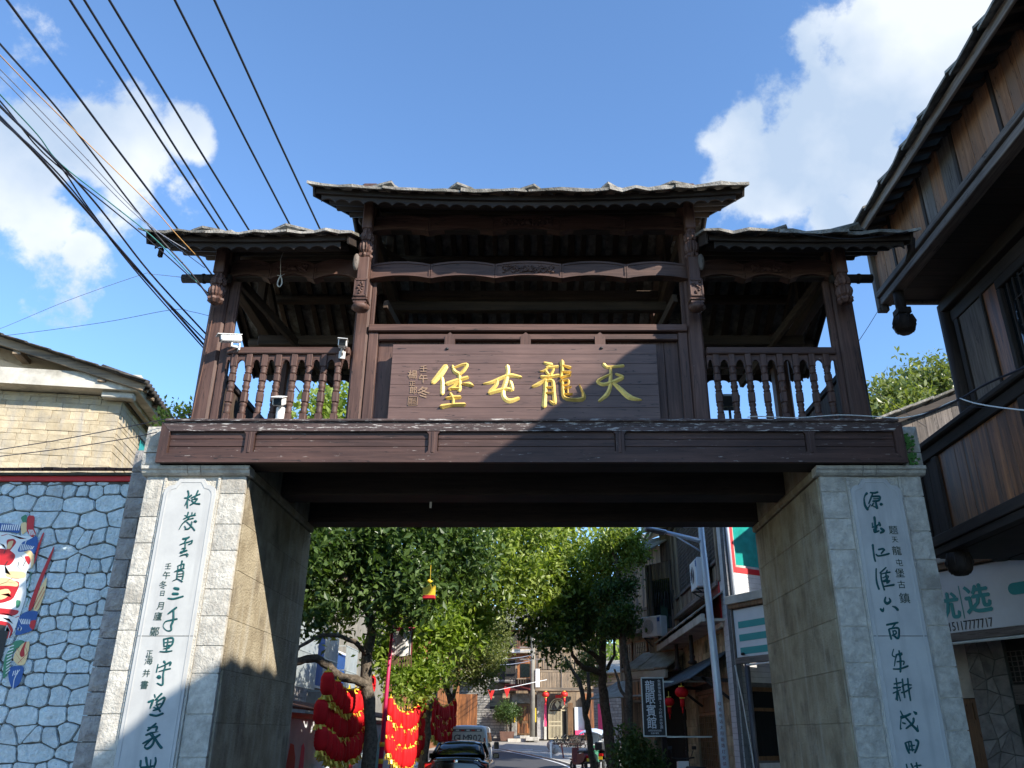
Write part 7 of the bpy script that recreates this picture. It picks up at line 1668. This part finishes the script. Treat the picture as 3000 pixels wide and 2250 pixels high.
# air conditioners
def aircon(p, rz, label, w=.8, h=.55):
    t = T('air_conditioner', label, 'air conditioner', p, rz, 'outdoor air-conditioning units', True)
    b = t.part('casing', t.mb().box(-w/2, w/2, -.30, 0, 0, h, 0, .02), 'white'); m = t.mb()
    for q in range(7): m.tube([(-w*.12+(.03+.03*q)*math.cos(a), -.312, h/2+(.03+.03*q)*math.sin(a)) for a in [2*math.pi*k/16 for k in range(17)]], .004, 4, caps=False)
    t.part('fan_grille', m, 'panel', b); t.part('side_panel', t.mb().box(w*.3, w*.49, -.306, -.30, .03, h-.03), 'lamppost', b); t.part('energy_label', t.mb().box(w*.33, w*.45, -.31, -.305, h*.7, h*.9), 'blue', b)
    m = t.mb()
    for s in (-.3, .3): m.bar((s, -.32, -.02), (s, .1, -.02), .03, .03); m.bar((s, -.30, -.03), (s, .1, -.28), .025, .025)
    t.part('bracket', m, 'ink', b)
p = FB.at(2040, 1727, -.5); aircon(FB.w(p[0], -.24, p[1]), FB.rz, 'white air conditioner on a black bracket before the big lattice bay', .95, .72)
p = Dx(1912, 1866, -.3); aircon(FD.w(p[0], -.05, p[1]), FD.rz, 'grey-white air conditioner beneath the grilled bay window', .85, .62)

# ================================================================ cameras, lamp, rope and cables on the gate
def cctv(p, rz, tilt, label, mat='white', grp='security cameras on the gatehouse', sc=1.0):
    t = T('security_camera', label, 'security camera', p, rz, grp, True); M = Matrix.Rotation(tilt, 3, 'X'); t.e.scale = (sc, sc, sc)
    b = t.part('housing', t.mb().obox((0, 0, 0), (.065, .17, .055), M, 0, .018), mat); t.part('sunshield', t.mb().obox(M @ Vector((0, -.02, .062)), (.075, .20, .006), M, 0, .003), mat, b)
    m = t.mb(); m.obox(M @ Vector((0, -.172, 0)), (.052, .006, .042), M, 0, .003); t.part('front_glass', m, 'glassdark', b)
    m = t.mb(); m.tube([M @ Vector((0, .02, -.05)), (0, .03, -.12), (0, .16, -.12)], .022, 8); m.box(-.05, .05, .14, .16, -.18, -.06); t.part('mount', m, mat, b)
cctv(atY(676, 993, 9.80), R(-58), R(12), 'white boxy camera above the balustrade beside the outer left post', sc=.8)
cctv(atY(1004, 1008, 9.75), R(12), R(18), 'small dark-faced camera on the handrail beside the inner post', sc=.85)
cctv(atY(821, 1176, 9.86), R(6), R(24), 'camera with black front mounted low between the balusters', sc=1.0)
p = atY(821, 1212, 9.9); m = MB(p); m.lathe((p.x, p.y, p.z-.10), [(.05, 0), (.055, .01), (.055, .17), (.05, .18)], 12); solo('camera_battery_can', m, 'white', 'white cylindrical can standing below the low camera between balusters', 'junction box', None, p)
p = atY(2135, 1175, 10.9); fl = T('floodlight', 'dark rectangular floodlight on a stand behind the right balustrade', 'floodlight', p, 0, None, True)
f_ = fl.part('lamp_head', fl.mb().obox((0, 0, 0), (.15, .07, .10), Matrix.Rotation(R(25), 3, 'X'), 0, .02), 'tin'); fl.part('lamp_lens', fl.mb().obox((0, -.075, -.03), (.12, .01, .07), Matrix.Rotation(R(25), 3, 'X')), 'ink', f_); m = fl.mb(); m.tube([(0, 0, -.1), (0, 0, -.75)], .02, 6); m.box(-.1, .1, -.02, .02, -.14, -.10); fl.part('stand', m, 'ink', f_)
# rope noose under the left eave
p = atY(822, 812, 9.75); m = MB(p); tp = atY(822, 760, 9.75); m.tube([tp+Vector((0, .1, .25)), tp, p+Vector((0, 0, .0))], .004, 5)
m.tube([p+Vector((.028*math.sin(a)*(1-.35*math.cos(a)), 0, -.07+.08*math.cos(a))) for a in [2*math.pi*k/20 for k in range(21)]], .009, 6, caps=False)
m.tube([p+Vector((-.05, 0, .03)), p+Vector((0, 0, .02)), p+Vector((.05, 0, .05))], .004, 4); solo('rope_loop', m, 'rope', 'pale rope loop dangling from the lintel of the left bay', 'rope', None, p)
def cable(name, label, pts, r, mat, grp=None, sag=0):
    P = [atY(*p) if len(p) == 3 and not isinstance(p, Vector) else Vector(p) for p in pts]; Q = []
    for i in range(len(P)-1):
        p0, p1, p2, p3 = P[max(i-1, 0)], P[i], P[i+1], P[min(i+2, len(P)-1)]
        for k in range(6):
            t = k/6; Q.append(.5*(2*p1+(p2-p0)*t+(2*p0-5*p1+4*p2-p3)*t*t+(3*p1-p0-3*p2+p3)*t**3))
    Q.append(P[-1]); m = MB(P[0]); m.tube(Q, r, 6); solo(name, m, mat, label, 'cable', grp, P[0])
od = ['leftmost', 'second from the left', 'third from the left', 'third from the right', 'second from the right', 'rightmost']
for i, (x0, x1, Z) in enumerate(((20, 530, 13.5), (205, 650, 13.5), (247, 672, 13.8), (320, 735, 13.5), (512, 862, 13.5), (628, 943, 13.5))):
    r0, r1 = ray(x0, 0), ray(x1, 683); t0, t1 = (Z-EYE)/r0.z, (Z-EYE)/r1.z; a, b = Vector((0, 0, EYE))+r0*t0, Vector((0, 0, EYE))+r1*t1; d = (b-a)
    a2, b2 = a-d*1.2, b+d*2.2; P = [a2, a, (a+b)/2-Vector((0, 0, .03)), b, b2]; m = MB(a); m.tube(P, .026, 6)
    solo('power_line', m, 'cable', 'dark overhead power line, %s of the six parallel ones' % od[i], 'cable', 'parallel power lines overhead', a)
for (lb, pts, r, mt) in (
 ('black cable ending at the outer left post, crossing the roof corner', [(-200, -100, 4.5), (0, 129, 6), (190, 345, 7.4), (425, 648, 8.9), (560, 800, 9.4), (628, 895, 9.75)], .011, 'cable'),
 ('thin cable turning orange as it crosses the left eave', [(-200, -60, 4.5), (0, 162, 6), (170, 335, 7.2), (430, 590, 8.4), (520, 690, 8.9), (600, 775, 9.5)], .006, 'cable_orange'),
 ('thin pale wire above the white cloud meeting the left eave', [(-200, 20, 4.5), (0, 203, 6), (230, 440, 7.6), (430, 650, 8.9), (600, 785, 9.5)], .005, 'cable_pale'),
 ('second thin pale wire just below, sagging toward the roof corner', [(-200, 50, 4.5), (0, 224, 6), (200, 430, 7.3), (410, 640, 8.7), (560, 740, 9.3)], .005, 'cable_pale'),
 ('thin teal cable with a tie where it kinks over the cloud', [(-200, 60, 4.5), (0, 277, 6), (110, 395, 6.9), (178, 480, 7.4), (330, 600, 8.3), (470, 715, 9.0), (625, 880, 9.75)], .007, 'cable_green'),
 ('black cable running just under the teal one to the post', [(-200, 90, 4.5), (0, 296, 6), (100, 420, 6.8), (180, 495, 7.4), (330, 615, 8.3), (450, 715, 8.9), (600, 850, 9.6), (630, 872, 9.75)], .008, 'cable'),
 ('upper cable of the bundle that dips behind the left post', [(-200, 80, 4.5), (0, 310, 6), (190, 495, 7.5), (300, 620, 8.4), (440, 800, 9.4), (612, 988, 10.4)], .012, 'cable'),
 ('second cable of the bundle, looping slightly below the upper one', [(-200, 90, 4.5), (0, 312, 6), (170, 480, 7.3), (260, 610, 8.2), (400, 790, 9.2), (606, 1003, 10.4)], .010, 'cable'),
 ('thick lowest cable of the bundle dropping to the left post foot', [(-200, 130, 4.5), (0, 343, 6), (110, 455, 6.9), (230, 590, 7.9), (380, 762, 9.0), (604, 1018, 10.4)], .015, 'cable'),
 ('thin cable wound along the thick lowest one', [(-200, 140, 4.5), (0, 350, 6), (100, 438, 6.8), (215, 560, 7.8), (390, 785, 9.1), (600, 1024, 10.4)], .009, 'cable'),
 ('hair-thin wire rising from the stone house roof to the tie pole', [(-50, 975, 13), (0, 963, 12.8), (200, 880, 12), (410, 806, 11), (440, 803, 10.8), (530, 812, 10)], .004, 'cable_pale'),
 ('hair-thin wire from the roof ridge to the middle of the left post', [(-50, 985, 13), (25, 982, 12.8), (300, 945, 12), (500, 908, 10.8), (560, 913, 10.5), (622, 928, 10.1)], .004, 'cable'),
 ('upper black cable slung across the yellow stone house wall', [(-100, 1335, 9.2), (0, 1317, 9.4), (200, 1284, 9.7), (460, 1233, 9.9), (560, 1212, 9.9)], .006, 'cable'),
 ('lower black cable slung across the yellow stone house wall', [(-100, 1352, 9.2), (0, 1337, 9.4), (200, 1312, 9.7), (380, 1283, 9.9), (460, 1266, 9.95)], .006, 'cable'),
 ('white cable stapled along the balustrade foot and out to the right', [(2190, 1222, 9.84), (2230, 1220, 9.84), (2330, 1224, 9.84), (2460, 1216, 9.84), (2560, 1220, 9.8), (2640, 1224, 9.6), (2720, 1208, 9.4), (2780, 1180, 9.2), (2815, 1168, 9.0)], .007, 'cable_white'),
 ('white cable hanging in front of the balcony boards', [(2812, 1167, 9.0), (2860, 1182, 8.6), (2940, 1195, 8.0), (3060, 1208, 7.4)], .008, 'cable_white'),
 ('twisted black cable rising over the timber balcony', [(2660, 1230, 9.6), (2715, 1212, 9.4), (2815, 1168, 9.0), (2890, 1125, 8.4), (3060, 1052, 7.4)], .013, 'cable'),
 ('thin black wire under the white cable on the balcony', [(2770, 1186, 9.1), (2850, 1192, 8.6), (2960, 1198, 8.0), (3060, 1200, 7.5)], .005, 'cable'),
 ('thin wire running from the right post up to the jetty drop', [(2510, 1008, 10.0), (2545, 955, 10.6), (2583, 893, 11.5)], .004, 'cable'),
 ('thin wire from the right post down to the grey gable', [(2530, 1128, 10.1), (2600, 1172, 12), (2660, 1215, 14), (2712, 1250, 16)], .006, 'cable'),
 ('black cord running down the edge of the right post', [(2516, 1020, 9.9), (2530, 1110, 9.9), (2545, 1180, 9.88), (2556, 1236, 9.86)], .007, 'black'),
 ('brown conduit along the outer edge of the left post', [(628, 900, 9.93), (600, 1050, 9.93), (575, 1160, 9.93), (560, 1232, 9.9)], .006, 'clay'),
 ('wire trailing under the right roof eave', [(2330, 682, 9.1), (2400, 692, 9.1), (2480, 700, 9.1), (2560, 695, 9.1), (2660, 678, 9.1)], .006, 'black')):
    cable('overhead_cable', lb, pts, r, mt)
# hillside backdrop beyond the houses
m = MB(); n = 24
rows = []
for j, (Y, zz) in enumerate(((66, 1.1), (90, 6), (130, 14), (180, 20))): rows.append([(-200+400*i/n, Y, zz+(math.sin(i*.9)+math.sin(i*.37+2))*zz*.12) for i in range(n+1)])
for j in range(3): m.quadstrip([Vector(p) for p in rows[j]], [Vector(p) for p in rows[j+1]], 0, True)
struct('hill', m, 'earth')
m = MB(); leafcloud(m, [(Vector((rnd.uniform(-70, 60), rnd.uniform(72, 110), rnd.uniform(6, 12))), rnd.uniform(3, 5.5)) for _ in range(46)], 26000, .8)
o = link('hillside_woods', m.mesh('hillside_woods', ['leaf']), kind='stuff', label='leafy woods on the slope behind the far house')
o['category'] = 'woods'
# sheltering house on the left between the grey house and the terrace
FX = Fac((-8.2, 41), (.15, 1)); lh_ = FX.thing('left_terrace', 'plain brown boarded house behind the far lantern garland and olive tree', 'house')
w_ = lh_.box('wall', -1, 20, 0, 5, 0, 7.5, 'leftterrace', 0)
for i in range(30): lh_.box('wall_board', -1+i*.7, -.33+i*.7, -.03, 0, .4, 7.3, 'walnut_z', .01, w_)
for i in range(26): lh_.part('roof_slab', lh_.mb().bar((-1+i*.82, -.7, 7.4), (-1+i*.82, 2.6, 9.0), .79, .06), 'slabrooflt', w_)
for i in range(5): f = lh_.box('window_frame', .5+i*4, 2+i*4, -.08, -.03, 3.4, 5, 'walnut_z', .01, w_); lh_.box('window_pane', .6+i*4, 1.9+i*4, -.085, -.08, 3.5, 4.9, 'glassdark', 0, f)
